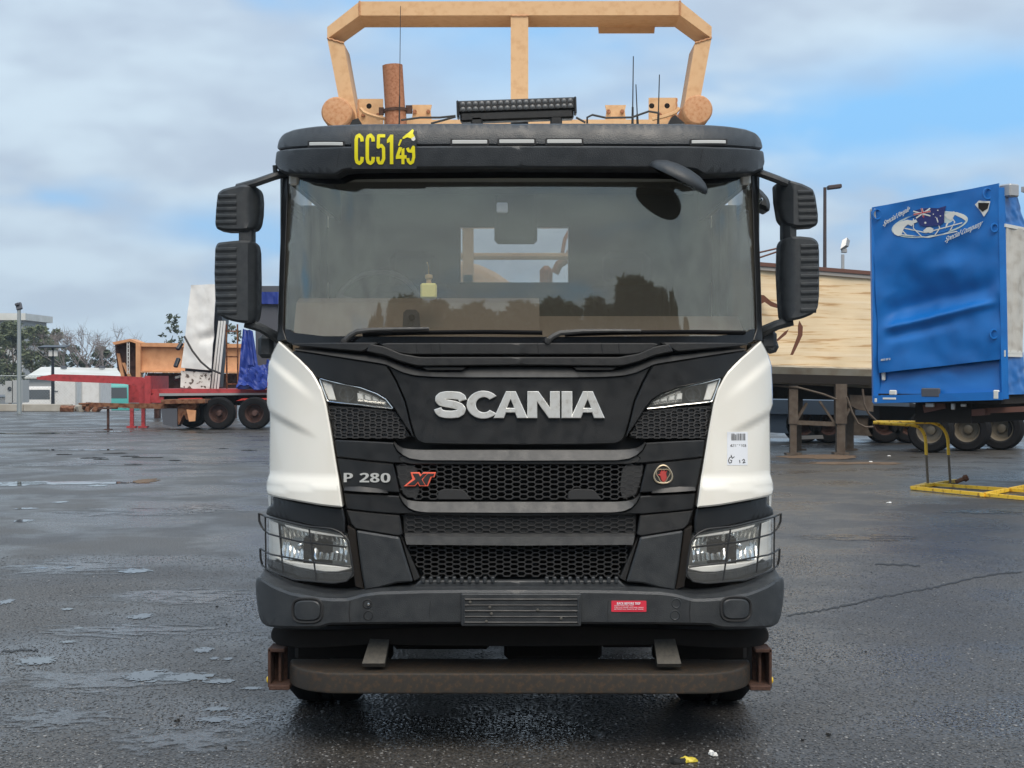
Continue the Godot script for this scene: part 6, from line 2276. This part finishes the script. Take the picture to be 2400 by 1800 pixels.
func build_right() -> void:
	var grit := bump_tex(0.2, 3, 4.0, 512, 91)
	var sm := mat("stained_canvas", lin(0.8, 0.675, 0.49), 0.75, 0.0, noise_tex(0.011, 6, [[0.0, lin(0.42, 0.26, 0.14)], [0.24, lin(0.72, 0.54, 0.36)], [0.31, lin(0.94, 0.85, 0.72)], [0.5, lin(0.96, 0.9, 0.8)], [0.68, lin(1, 0.96, 0.9)], [1.0, lin(1, 1, 1)]], 1024, 92), 0.2)
	sm.uv1_scale = Vector3(0.035, 0.8, 0.1)
	mat("skirt_grey", lin(0.34, 0.32, 0.27), 0.7, 0.0, noise_tex(0.01, 5, [[0.0, lin(0.6, 0.5, 0.42)], [0.5, lin(0.9, 0.86, 0.8)], [1.0, lin(1, 1, 1)]], 512, 93), 0.3)
	mat("rail_brown", lin(0.13, 0.06, 0.045), 0.8)
	mat("rail_grey", lin(0.3, 0.28, 0.26), 0.6)
	mat("rag_brown", lin(0.13, 0.05, 0.03), 0.9)
	worn(mat("leg_steel", lin(0.11, 0.09, 0.07), 0.75, 0.0, noise_tex(0.02, 4, [[0.0, lin(0.5, 0.4, 0.35)], [1.0, lin(1, 1, 1)]], 256, 94), 1.0), null, grit, 0.3)
	mat("alloy_rim", lin(0.14, 0.12, 0.09), 0.5, 0.2)
	var bl := mat("trailer_blue", lin(0.002, 0.138, 0.47), 0.4, 0.0, noise_tex(0.01, 5, [[0.0, lin(0.72, 0.74, 0.78)], [0.5, lin(0.95, 0.95, 0.95)], [1.0, lin(1, 1, 1)]], 512, 95), 0.4)
	bl.clearcoat_enabled = true
	bl.clearcoat = 0.12
	bl.clearcoat_roughness = 0.2
	mat("print_white", lin(0.62, 0.62, 0.58), 0.5)
	mat("print_pale_blue", lin(0.5, 0.6, 0.6), 0.5)
	mat("flag_navy", lin(0.012, 0.02, 0.13), 0.5)
	mat("flag_red", lin(0.45, 0.03, 0.05), 0.5)
	mat("curtain_white", lin(0.55, 0.54, 0.5), 0.6, 0.0, noise_tex(0.02, 5, [[0.0, lin(0.6, 0.55, 0.5)], [0.5, lin(0.92, 0.9, 0.88)], [1.0, lin(1, 1, 1)]], 256, 96), 0.6)
	mat("alloy", lin(0.42, 0.42, 0.42), 0.4, 0.5)
	mat("rack_yellow", lin(0.95, 0.6, 0.04), 0.5, 0.0, noise_tex(0.03, 5, [[0.0, lin(0.3, 0.22, 0.16)], [0.24, lin(0.5, 0.4, 0.32)], [0.3, lin(0.95, 0.92, 0.9)], [1.0, lin(1, 1, 1)]], 256, 97), 1.2)
	mat("worn_steel", lin(0.16, 0.13, 0.1), 0.6, 0.3)
	mat("backdrop_dark", lin(0.05, 0.075, 0.11), 0.6)  # dark tone of the backdrop added under the canvas trailer
	mat("lamp_brown", lin(0.05, 0.035, 0.035), 0.6)

	# long canvas-sided trailer: near edge of its side runs from behind the truck towards the right and away
	var tt := thing("canvas_trailer", "long trailer with dirty cream sides streaked with brown, behind the truck's mirror", "trailer", base_of(1900, 34))
	var far := func(px: float) -> float: return 33.0 + (px - 1640.0) / 400.0 * 2.6
	var top := func(px: float) -> float: return 604.0 + (px - 1640.0) * 0.0805
	var low := func(px: float) -> float: return 857.0 + (px - 1640.0) * 0.03
	var n := FastNoiseLite.new()
	n.seed = 21
	n.frequency = 1.0
	n.fractal_octaves = 4
	var xs := [1500.0, 2120.0]
	away(tt, "canvas_side", crumple(at(xs[0], top.call(xs[0]) + 16, far.call(xs[0])), at(xs[1], top.call(xs[1]) + 16, far.call(xs[1])), at(xs[1], low.call(xs[1]), far.call(xs[1])), at(xs[0], low.call(xs[0]), far.call(xs[0])), 60, 20, func(u, v): return 0.04 * n.get_noise_2d(u * 5.0, v * 1.5), 0.05), sm, 60.0)
	var rails := [[0.0, 9.0, "rail_brown", 0.0, "top_rail"], [8.0, 18.0, "rail_grey", 0.06, "eave_rail"]]
	for r in rails:
		var s := Shape.new()
		for k in [0.0, 1.0]:
			pass
		var a0 := at(xs[0], top.call(xs[0]) + (r[0] + r[1]) * 0.5, far.call(xs[0]) - 0.05)
		var a1 := at(xs[1], top.call(xs[1]) + (r[0] + r[1]) * 0.5, far.call(xs[1]) - 0.05)
		beam(s, a0, a1, 0.12 - r[3], (r[1] - r[0]) * 34.0 / FOCAL)
		away(tt, r[4], s, mats[r[2]])
	away(tt, "side_skirt", crumple(at(xs[0], low.call(xs[0]) - 3, far.call(xs[0]) - 0.1), at(xs[1], low.call(xs[1]) - 3, far.call(xs[1]) - 0.1), at(xs[1], low.call(xs[1]) + 42, far.call(xs[1]) + 0.12), at(xs[0], low.call(xs[0]) + 32, far.call(xs[0]) + 0.12), 20, 2, func(u, v): return 0.02 * n.get_noise_2d(u * 20.0, v), 0.08), mats.skirt_grey)
	var roof := Shape.new()
	roof.quad(at(xs[0], top.call(xs[0]), far.call(xs[0])), at(xs[1], top.call(xs[1]), far.call(xs[1])), at(xs[1], top.call(xs[1]), far.call(xs[1])) + Vector3(0.4, 0, -2.4), at(xs[0], top.call(xs[0]), far.call(xs[0])) + Vector3(0.4, 0, -2.4))
	away(tt, "roof", roof, mats.skirt_grey)
	var floor_box := Shape.new()
	beam(floor_box, at(1500, 880, 33.6), at(2400, 902, 37.6), 2.2, 0.2)
	for z in [0.7, 1.9]:
		beam(floor_box, at(1500, 905, 33.2 + z), at(2400, 925, 37.0 + z), 0.2, 0.45)
	away(tt, "floor_frame", floor_box, mats.underbody)
	for q in [[1969, 34.2, 0.13], [1858, 34.0, 0.1], [1990, 36.0, 0.12], [1870, 36.0, 0.1]]:
		var s := Shape.new()
		beam(s, at(q[0], 900, q[1]), base_of(q[0], q[1]) + Vector3(0, 0.7, 0), q[2] * 2.0, q[2] * 1.6)
		beam(s, base_of(q[0], q[1]) + Vector3(0, 0.72, 0), base_of(q[0], q[1]) + Vector3(0, 0.02, 0), q[2] * 1.5, q[2] * 1.2)
		s.box(base_of(q[0], q[1]) + Vector3(0, 0.02, 0), Vector3(0.34, 0.04, 0.34))
		away(tt, "landing_leg", s, mats.leg_steel)
	var br := Shape.new()
	beam(br, at(1866, 990, 34.1), at(1957, 994, 34.2), 0.07, 0.1)
	beam(br, at(1920, 940, 34.2), at(1954, 990, 34.2), 0.05, 0.05)
	beam(br, at(1990, 958, 34.3), at(1976, 985, 34.2), 0.05, 0.05)
	beam(br, at(1866, 985, 34.1), at(1890, 945, 34.3), 0.05, 0.05)
	away(tt, "leg_brace", br, mats.leg_steel)
	for l in [[1984, 930, 1996, 965, 2010, 992, 2028, 1001, 2046, 1000], [2021, 912, 2024, 945, 2034, 968, 2052, 985], [1810, 903, 1870, 908, 1930, 924, 1960, 936]]:
		var s := Shape.new()
		var line := []
		for i in range(0, l.size(), 2):
			line.append(at(l[i], l[i + 1], 33.9))
		s.tube(line, 0.025, 6)
		away(tt, "hose", s, mats.leg_steel)
	away(tt, "tool_box", cutout([1990, 925, 2046, 928, 2046, 965, 2010, 960, 1992, 950], 34.8, 0.7), mats.leg_steel)
	# bogie of three axles
	for q in [[2181, 35.0], [2268, 35.6], [2346, 36.2]]:
		for z in [0.0, 2.0]:
			wheel(tt, base_of(q[0], q[1] + z) - tt.position + Vector3(0, 0.52, 0), 0.52, 0.42, 1.0, mats.alloy_rim, PI / 2 + 0.5)
	away(tt, "mudflap", cutout([2376, 952, 2376, 1046, 2362, 1046, 2362, 952], 36.0, 0.03), mats.rubber)
	away(tt, "bogie_frame", cutout([2060, 952, 2376, 962, 2376, 990, 2060, 985], 36.4, 1.0), mats.underbody)
	# made-up flatbed added as a dark backdrop, darkens the gap under the trailer
	var dk := thing("added_dark_backdrop", "added dark flatbed backdrop with tanks and tyres, darkening the gap under the canvas trailer", "trailer", base_of(1930, 40))
	away(dk, "bed", cutout([1700, 935, 2130, 942, 2130, 975, 1700, 968], 39.5, 2.2), mats.backdrop_dark)
	away(dk, "tank_box", cutout([1775, 960, 1850, 960, 1850, 1016, 1775, 1012], 39.6, 1.0), mats.backdrop_dark)
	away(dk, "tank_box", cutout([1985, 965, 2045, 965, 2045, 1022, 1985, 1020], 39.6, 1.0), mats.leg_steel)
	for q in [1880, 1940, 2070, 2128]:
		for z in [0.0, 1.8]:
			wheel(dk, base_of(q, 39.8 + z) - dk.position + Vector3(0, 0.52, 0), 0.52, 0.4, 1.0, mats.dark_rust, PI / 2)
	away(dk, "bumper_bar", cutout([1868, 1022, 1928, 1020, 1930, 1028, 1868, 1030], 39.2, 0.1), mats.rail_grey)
	# torn brown cloth on the canvas
	for q in [[[1768, 690, 1790, 692, 1806, 706, 1828, 716, 1828, 724, 1806, 718, 1792, 708, 1784, 712, 1776, 718, 1768, 716], 33.6], [[1873, 752, 1881, 766, 1880, 786, 1868, 812, 1858, 832, 1852, 832, 1862, 806, 1870, 784, 1870, 764], 33.4], [[1838, 778, 1848, 772, 1842, 784, 1822, 800, 1820, 796], 33.4]]:
		away(tt, "torn_strap", cutout(q[0], q[1], 0.04), mats.rag_brown)
	for l in [[1764, 604, 1780, 592, 1840, 578], [1764, 610, 1780, 604, 1840, 584]]:
		var s := Shape.new()
		var line := []
		for i in range(0, l.size(), 2):
			line.append(at(l[i], l[i + 1], 33.0))
		s.tube(line, 0.022, 6)
		away(tt, "roof_bow", s, mats.rail_brown)

	# lamp posts behind it
	var hd := Shape.new()
	hd.box(at(1954, 439, 60), Vector3(0.55, 0.16, 0.36), Basis(Vector3.BACK, 0.12), 0.03)
	lamp_post("street_lamp", "thin brown lamp post with one square head above the canvas trailer", 1932, 440, 60, 0.085, mats.lamp_brown, hd, mats.lamp_brown)
	var fl := Shape.new()
	fl.loft([[at(1968, 584, 48), at(1981, 575, 48), at(1984, 557, 48.1), at(1973, 563, 48.1)], [at(1972, 590, 48.3), at(1988, 578, 48.3), at(1991, 565, 48.4), at(1985, 557, 48.4)]])
	fl.box(at(1977, 588, 48.2), Vector3(0.18, 0.14, 0.14), Basis(), 0.02)
	lamp_post("flood_lamp", "grey floodlight on a square stub post above the canvas trailer", 1974, 597, 48, 0.07, mats.alloy, fl, mats.alloy)

	# blue trailer front: corners of its end wall
	var a := at(2044, 487, 23.3)
	var b := at(2340, 431, 22.0)
	var c := at(2350, 935, 22.0)
	var d := at(2050, 943, 23.3)
	var bt := thing("blue_trailer", "dented bright blue trailer with a globe and flag on its end wall", "trailer", Vector3(b.x, 0, b.z))
	var n2 := FastNoiseLite.new()
	n2.seed = 31
	n2.frequency = 1.1
	n2.fractal_octaves = 2
	var dent := func(u: float, v: float) -> float:
		var line := 0.615 - 0.06 * u
		var k := smoothstep(0.02, 0.15, u) * smoothstep(1.0, 0.86, u)
		var o := 0.075 * exp(-pow((v - line) / 0.018, 2.0)) * k
		o -= 0.11 * exp(-pow((v - line + 0.075) / 0.05, 2.0)) * k
		o -= 0.07 * exp(-pow((v - line - 0.05) / 0.025, 2.0)) * k * smoothstep(0.9, 0.3, u)
		o -= 0.16 * exp(-pow((u - 0.36) / 0.22, 2.0) - pow((v - 0.47) / 0.12, 2.0))
		o += 0.06 * exp(-pow((u - 0.62) / 0.12, 2.0) - pow((v - 0.36) / 0.05, 2.0))
		return o + 0.05 * n2.get_noise_2d(u * 2.2, v * 3.2)
	var soft := dent
	dent = func(u: float, v: float) -> float: return 0.8 * soft.call(u, v)
	var wall_point := func(u: float, v: float, o: float) -> Vector3:
		var nn := (b - a).cross(d - a).normalized()
		nn = nn if nn.z > 0 else -nn
		return a.lerp(b, u).lerp(d.lerp(c, u), v) + nn * o
	var v_of := func(px: float, py: float) -> Vector2:
		# place on the wall of a spot in the photograph
		var u := (px - 2044.0) / 300.0
		for i in 3:
			var v0 := (py - lerpf(487, 431, u)) / (lerpf(943, 935, u) - lerpf(487, 431, u))
			u = (px - lerpf(2044, 2050, v0)) / (lerpf(2340, 2350, v0) - lerpf(2044, 2050, v0))
		var v := (py - lerpf(487, 431, u)) / (lerpf(943, 935, u) - lerpf(487, 431, u))
		# nearer to the right, so distances along the wall are not even in the picture
		var r := 23.3 / 22.0
		return Vector2(u / (r + u * (1.0 - r)) * 1.0, v)
	away(bt, "upper_sheet", crumple(wall_point.call(0.0, 0.0, 0.03), wall_point.call(1.0, 0.0, 0.03), wall_point.call(1.0, 0.815, 0.03), wall_point.call(0.045, 0.85, 0.03), 60, 90, func(u, v): return dent.call(u, v * 0.83), 0.03), bl, 60.0)
	away(bt, "lower_sheet", crumple(wall_point.call(0.0, 0.70, -0.16), wall_point.call(1.0, 0.70, -0.16), wall_point.call(1.0, 1.0, 0.0), wall_point.call(0.0, 1.0, 0.0), 12, 12, func(u, v): return 0.02 * n2.get_noise_2d(u * 5.0, v * 3.0), 0.04), bl, 60.0)
	for u in [0.0, 1.0]:
		var s := Shape.new()
		beam(s, wall_point.call(u, 0.02, -0.03), wall_point.call(u, 1.0, -0.03), 0.1, 0.1)
		away(bt, "corner_post", s, bl)
	var sill := Shape.new()
	beam(sill, wall_point.call(0.0, 0.985, 0.02), wall_point.call(1.0, 0.985, 0.02), 0.1, 0.12)
	away(bt, "lower_sill", sill, bl)
	var back := Vector3(a.z - b.z, 0, b.x - a.x).normalized() * -1.0
	back = back if back.z < 0 else -back
	var turned := atan2(-back.x, -back.z)
	var side_dir := back
	# side wall going back to the right: blue head, torn white curtain, blue foot
	var col := func(y0: float, y1: float, off: float, called: String, m: Material, long: float, ragged: float) -> void:
		var p0 := at(2352, y0, 22.0)
		var p1 := at(2352, y1, 22.0)
		var s := crumple(p0 + side_dir * 0.02, p0 + side_dir * long, p1 + side_dir * (long + ragged), p1 + side_dir * 0.02, 12, 24, func(u, v): return off + 0.025 * n2.get_noise_2d(u * 1.5, v * 2.0), 0.03)
		away(bt, called, s, m, 50.0)
	col.call(452, 530, 0.0, "curtain_head", bl, 0.5, 0.35)
	col.call(530, 824, 0.02, "white_curtain", mats.curtain_white, 0.85, -0.22)
	col.call(824, 925, 0.0, "curtain_foot", bl, 0.75, 0.1)
	for y in [529, 825, 832]:
		var s := Shape.new()
		beam(s, at(2352, y, 21.97), at(2352, y, 21.97) + side_dir * (0.84 if y < 600 else 0.66), 0.03, 0.05)
		away(bt, "white_stripe", s, mats.print_white)
	var cap := Shape.new()
	cap.box(at(2356, 447, 21.95) + back * 0.1, Vector3(0.2, 0.19, 0.22), Basis(Vector3.UP, 0.55), 0.02)
	away(bt, "corner_cap", cap, mats.alloy)
	var cap2 := Shape.new()
	cap2.box(at(2046, 502, 23.3), Vector3(0.06, 0.18, 0.14), Basis(Vector3.UP, 0.55), 0.02)
	away(bt, "corner_cap", cap2, mats.alloy)
	var body := Shape.new()
	beam(body, at(2378, 440, 22.0) + back * 0.3, at(2378, 440, 22.0) + back * 9.0, 0.08, 0.08)
	away(bt, "roof_rail", body, mats.alloy)
	var fl2 := Shape.new()
	var m0: Vector3 = (wall_point.call(0.5, 0.99, 0.0)) + back * 5.0
	fl2.box(m0, Vector3(1.98, 0.14, 10.0), Basis(Vector3.UP, turned))
	fl2.box(m0 + Vector3(0, -0.22, 0), Vector3(0.9, 0.3, 9.6), Basis(Vector3.UP, turned))
	away(bt, "floor_frame", fl2, mats.underbody)
	var wall_back := Shape.new()
	wall_back.quad(wall_point.call(0.0, 0.02, -0.25), wall_point.call(1.0, 0.02, -0.25), wall_point.call(1.0, 1.0, -0.25), wall_point.call(0.0, 1.0, -0.25))
	away(bt, "inner_lining", wall_back, mats.curtain_grey)
	# rub beams and couplings hanging under the end wall
	var un := Shape.new()
	beam(un, wall_point.call(0.48, 1.07, -0.3), wall_point.call(0.82, 1.06, -0.3), 0.2, 0.1)
	beam(un, wall_point.call(0.82, 1.055, -0.3), wall_point.call(1.1, 1.05, -0.3), 0.1, 0.08)
	beam(un, wall_point.call(0.35, 1.04, -0.2), wall_point.call(0.52, 1.02, -0.2), 0.06, 0.12)
	away(bt, "rub_beam", un, mats.rail_brown)
	for q in [[0.42, 1.02, 0.14, 0.07], [0.6, 1.03, 0.06, 0.1], [0.68, 1.025, 0.08, 0.05]]:
		var s := Shape.new()
		s.box(wall_point.call(q[0], q[1], -0.1), Vector3(q[2], q[3], 0.05), Basis(Vector3.UP, turned), 0.01)
		away(bt, "coupling", s, mats.alloy)
	for q in [1.18, 0.3]:
		var lg := Shape.new()
		var p: Vector3 = wall_point.call(q, 1.0, 0.0) + back * (1.6 if q > 1.0 else 5.5)
		beam(lg, p, Vector3(p.x, 0.0, p.z), 0.16, 0.16)
		away(bt, "landing_leg", lg, mats.navy)
	# rivet dents, sockets and marker lamps
	for q in [[2059, 503, 0.13], [2318, 455, 0.13], [2333, 535, 0.1], [2333, 783, 0.11]]:
		var uv: Vector2 = v_of.call(q[0], q[1])
		var s := Shape.new()
		var ring := []
		for i in 13:
			ring.append(wall_point.call(uv.x, uv.y, 0.05 + dent.call(uv.x, uv.y * 0.98)) + Vector3(cos(TAU * i / 12) * q[2] * 0.5, sin(TAU * i / 12) * q[2] * 0.6, 0.0))
		s.tube(ring, 0.015, 5, false)
		away(bt, "pulled_rivet", s, bl)
	for q in [[2100, 920, 0.12, 0.08], [2092, 934, 0.24, 0.05], [2192, 920, 0.3, 0.14], [2057, 938, 0.06, 0.08], [2338, 925, 0.09, 0.14], [2070, 880, 0.06, 0.16]]:
		var uv: Vector2 = v_of.call(q[0], q[1])
		var s := Shape.new()
		s.box(wall_point.call(uv.x, uv.y, 0.05 if q[0] != 2070 else -0.03), Vector3(q[2], q[3], 0.05), Basis(Vector3.UP, turned), 0.015)
		away(bt, "socket" if q[0] == 2192 else "marker_plate", s, mats.curtain_grey if q[0] == 2192 else mats.print_white)
	# printed globe, flag and mottoes follow the wall
	var on_wall := func(flat: PackedVector2Array, off: float) -> Shape:
		var s := Shape.new()
		var pts3 := []
		for q in flat:
			var uv: Vector2 = v_of.call(q.x, q.y)
			pts3.append(wall_point.call(uv.x, uv.y, 0.03 + off + dent.call(uv.x, uv.y)))
		var ix := Geometry2D.triangulate_polygon(flat)
		for i in range(0, ix.size(), 3):
			s.tri(pts3[ix[i]], pts3[ix[i + 1]], pts3[ix[i + 2]])
		return s
	var globe := dense(oval(2184, 526, 90, 29, 40), 8.0)
	for i in globe.size():
		globe[i] = Vector2(globe[i].x, globe[i].y - (globe[i].x - 2184.0) * 0.13)
	away(bt, "globe_print", on_wall.call(globe, 0.006), mats.print_pale_blue)
	var g2 := dense(oval(2184, 526, 85, 24.5, 40), 8.0)
	for i in g2.size():
		g2[i] = Vector2(g2[i].x, g2[i].y - (g2[i].x - 2184.0) * 0.13)
	away(bt, "globe_sea", on_wall.call(g2, 0.009), bl)
	for l in [[2100, 530, 2180, 545, 2262, 522], [2120, 550, 2185, 556, 2250, 542], [2150, 512, 2150, 535, 2172, 556], [2205, 510, 2212, 535, 2200, 552], [2235, 505, 2245, 520, 2235, 540], [2118, 522, 2122, 540, 2135, 553]]:
		away(bt, "globe_line", on_wall.call(stroke(l, 2.4), 0.012), mats.print_white)
	for l in [[2097, 541, 2100, 530, 2110, 522, 2122, 518, 2134, 515, 2146, 517, 2156, 514, 2160, 520, 2150, 524, 2146, 530, 2136, 526, 2128, 532, 2124, 540, 2120, 552, 2112, 553, 2103, 549], [2174, 540, 2182, 533, 2190, 532, 2198, 536, 2196, 544, 2190, 546, 2182, 543, 2176, 546], [2222, 504, 2232, 498, 2244, 495, 2246, 502, 2240, 512, 2232, 520, 2228, 530, 2224, 536, 2226, 524, 2236, 516, 2228, 512], [2236, 498, 2250, 497, 2262, 502, 2272, 510, 2270, 518, 2262, 512, 2250, 506]]:
		away(bt, "globe_land", on_wall.call(pts(l), 0.014), mats.print_white)
	away(bt, "flag_print", on_wall.call(dense(pts([2149, 495, 2168, 489, 2190, 487, 2208, 488, 2226, 482, 2222, 500, 2222, 520, 2212, 528, 2196, 529, 2180, 531, 2166, 528, 2158, 512]), 8.0), 0.018), mats.flag_navy)
	for l in [[2152, 500, 2190, 489], [2170, 489, 2174, 511], [2158, 510, 2192, 497]]:
		pass
	for l in [[[2150, 496, 2158, 512, 2191, 506, 2190, 487, 2168, 489], "flag_red", 0.0]]:
		var jack := [[2151, 503, 2191, 495, 4.6, 0], [2170, 488, 2175, 510, 4.6, 0], [2150, 495, 2191, 506, 3.2, 0], [2190, 488, 2157, 511, 3.2, 0], [2151, 503, 2191, 495, 2.4, 1], [2170, 488, 2175, 510, 2.4, 1]]
		for j in jack:
			away(bt, "flag_cross", on_wall.call(stroke([j[0], j[1], j[2], j[3]], j[4]), 0.022 + 0.004 * j[5]), mats.flag_red if j[5] else mats.print_white)
	for q in [[2179, 522, 3.4], [2198, 502, 2.2], [2208, 493, 2.0], [2214, 506, 2.0], [2208, 518, 2.0], [2203, 509, 1.4]]:
		var star := PackedVector2Array()
		for i in 14:
			var r: float = q[2] if i % 2 == 0 else q[2] * 0.5
			star.append(Vector2(q[0] + r * sin(TAU * i / 14), q[1] - r * cos(TAU * i / 14)))
		away(bt, "flag_star", on_wall.call(star, 0.022), mats.print_white)
	for w in [["Special People", 2072, 535, 2138, 500, 17.0], ["Special Company", 2223, 572, 2304, 535, 17.0]]:
		var ua: Vector2 = v_of.call(w[1], w[2])
		var ub: Vector2 = v_of.call(w[3], w[4])
		var pa: Vector3 = wall_point.call(ua.x, ua.y, 0.06 + dent.call(ua.x, ua.y))
		var pb: Vector3 = wall_point.call(ub.x, ub.y, 0.06 + dent.call(ub.x, ub.y))
		var inv := bt.transform.affine_inverse()
		var r := pb - pa
		lettering(bt, "motto_print", w[0], inv * pa, r, Vector3(0.02, w[5] * 22.5 / FOCAL, 0.0) + r * 0.05, 0.008, mats.print_white, false, true)
	var ui: Vector2 = v_of.call(2070, 846)
	var pi0: Vector3 = wall_point.call(ui.x, ui.y, 0.05 + dent.call(ui.x, ui.y))
	lettering(bt, "fleet_number", "4853 BT 3", bt.transform.affine_inverse() * pi0, (b - a).normalized() * 0.16, Vector3(0, 0.03, 0), 0.006, mats.print_white)
	# torn hole at the upper corner with pale edges
	away(bt, "torn_edge", on_wall.call(pts([2290, 480, 2299, 471, 2324, 473, 2320, 495, 2311, 509, 2304, 497]), 0.02), mats.print_white)
	away(bt, "torn_hole", on_wall.call(pts([2298, 476, 2322, 477, 2319, 490, 2308, 497, 2299, 489]), 0.026), mats.underbody)

	# yellow rack lying in front
	var rk := thing("yellow_rack", "yellow steel rack with two bent hoops lying on the asphalt", "rack", base_of(2200, 23.3))
	var gp := func(px: float, py: float, up: float) -> Vector3:
		var q := ground_at(px, py)
		return Vector3(q.x, up, q.y)
	for l in [[2137, 1148, 2470, 1180], [2172, 1139, 2470, 1160], [2137, 1148, 2172, 1139], [2137, 1148, 2240, 1131], [2300, 1165, 2420, 1141]]:
		var s := Shape.new()
		beam(s, gp.call(l[0], l[1], 0.035), gp.call(l[2], l[3], 0.035), 0.06, 0.05)
		away(rk, "base_rail", s, mats.rack_yellow)
	for q in [[2252, 1134], [2420, 1145]]:
		var s := Shape.new()
		s.lathe([Vector2(0.0, 0.12), Vector2(0.05, 0.11), Vector2(0.06, 0.06), Vector2(0.035, 0.03), Vector2(0.035, -0.1), Vector2(0.0, -0.1)], 12, Transform3D(Basis(Vector3.BACK, -1.2), gp.call(q[0], q[1], 0.07)))
		away(rk, "knob", s, mats.brown_rust)
	for q in [[2174, 1141, 2134, 996, 2046, 990], [2226, 1136, 2182, 990, 2052, 989]]:
		var s := Shape.new()
		var f: Vector3 = gp.call(q[0], q[1], 0.03)
		var dd := -f.z
		var line := [f, at(q[0] - 4, 1066, dd)]
		s.tube(line, 0.022, 8)
		away(rk, "post_socket", s, mats.worn_steel)
		var h := Shape.new()
		var arc := [at(q[0] - 4, 1066, dd)]
		for i in 9:
			var t := float(i) / 8
			var p0 := Vector2(q[0] - 5, 1040)
			var p1 := Vector2(q[0] - 6, 998)
			var p2 := Vector2(q[2], q[3])
			var m := p0.lerp(p1, t).lerp(p1.lerp(p2, t), t)
			arc.append(at(m.x, m.y, dd))
		arc.append(at(q[4], q[5], dd + 0.2))
		h.tube(arc, 0.027, 8)
		away(rk, "hoop", h, mats.rack_yellow)


func build_behind() -> void:
	# row of trees on the far side of the yard behind the viewer, seen mirrored in the windscreen
	var spots := [[-46, 8], [-38, 9], [-31, 7.5], [-25, 9], [-19, 8], [-16.5, 10.5], [-13.5, 11.0], [-9.5, 12.4], [-7.0, 11.6], [-4.0, 11.4], [-1.5, 11.0], [1.5, 11.2], [4.0, 11.7], [6.5, 12.0], [10.0, 14.0], [13.0, 13.4], [15.5, 12.8], [18, 12.4], [20.5, 12.0], [25, 11.0], [31, 8.5], [38, 9.0], [46, 8.0]]
	var cl := []
	rng.seed = 55
	for q in spots:
		for i in 44:
			var u := rng.randf()
			var k := rng.randf_range(0.7, 1.4)
			cl.append([Vector3(q[0] + rng.randfn() * 1.7 * (1.1 - u * 0.7), q[1] * lerpf(0.02, 0.92, u), 35.0 + rng.randfn()), Vector3(k, k * 0.8, k)])
	var o := part(self, "treeline", leaf_mesh(cl, 130, 0.45, 56), mats.dark_leaf)
	tag(o, "dark line of trees mirrored in the windscreen", "trees", "", "stuff")
	# small things on the dashboard
	var f := thing("air_freshener", "small yellow cube air freshener hanging inside the windscreen", "air freshener", tp(1005, 682, 0.42) + Vector3(0, -0.04, -7.0))
	var s := Shape.new()
	s.box(Vector3(0, 0.04, 0), Vector3(0.08, 0.075, 0.06), Basis(), 0.008)
	part(f, "cube", s, mat("freshener_yellow", lin(0.72, 0.66, 0.2), 0.4))
	var k := Shape.new()
	k.lathe([Vector2(0.0, 0.125), Vector2(0.018, 0.12), Vector2(0.02, 0.105), Vector2(0.012, 0.095), Vector2(0.014, 0.078)], 14)
	k.tube([Vector3(0, 0.12, 0), Vector3(0, 0.16, 0.03), Vector3(0, 0.17, 0.135)], 0.003, 5)
	part(f, "cap", k, mat("freshener_cap", lin(0.4, 0.28, 0.12), 0.6))


func _ready() -> void:
	rng.seed = 4
	set_camera_and_light()
	make_materials()
	build_ground()
	build_truck()
	build_left()
	build_right()
	build_behind()
	build_litter()
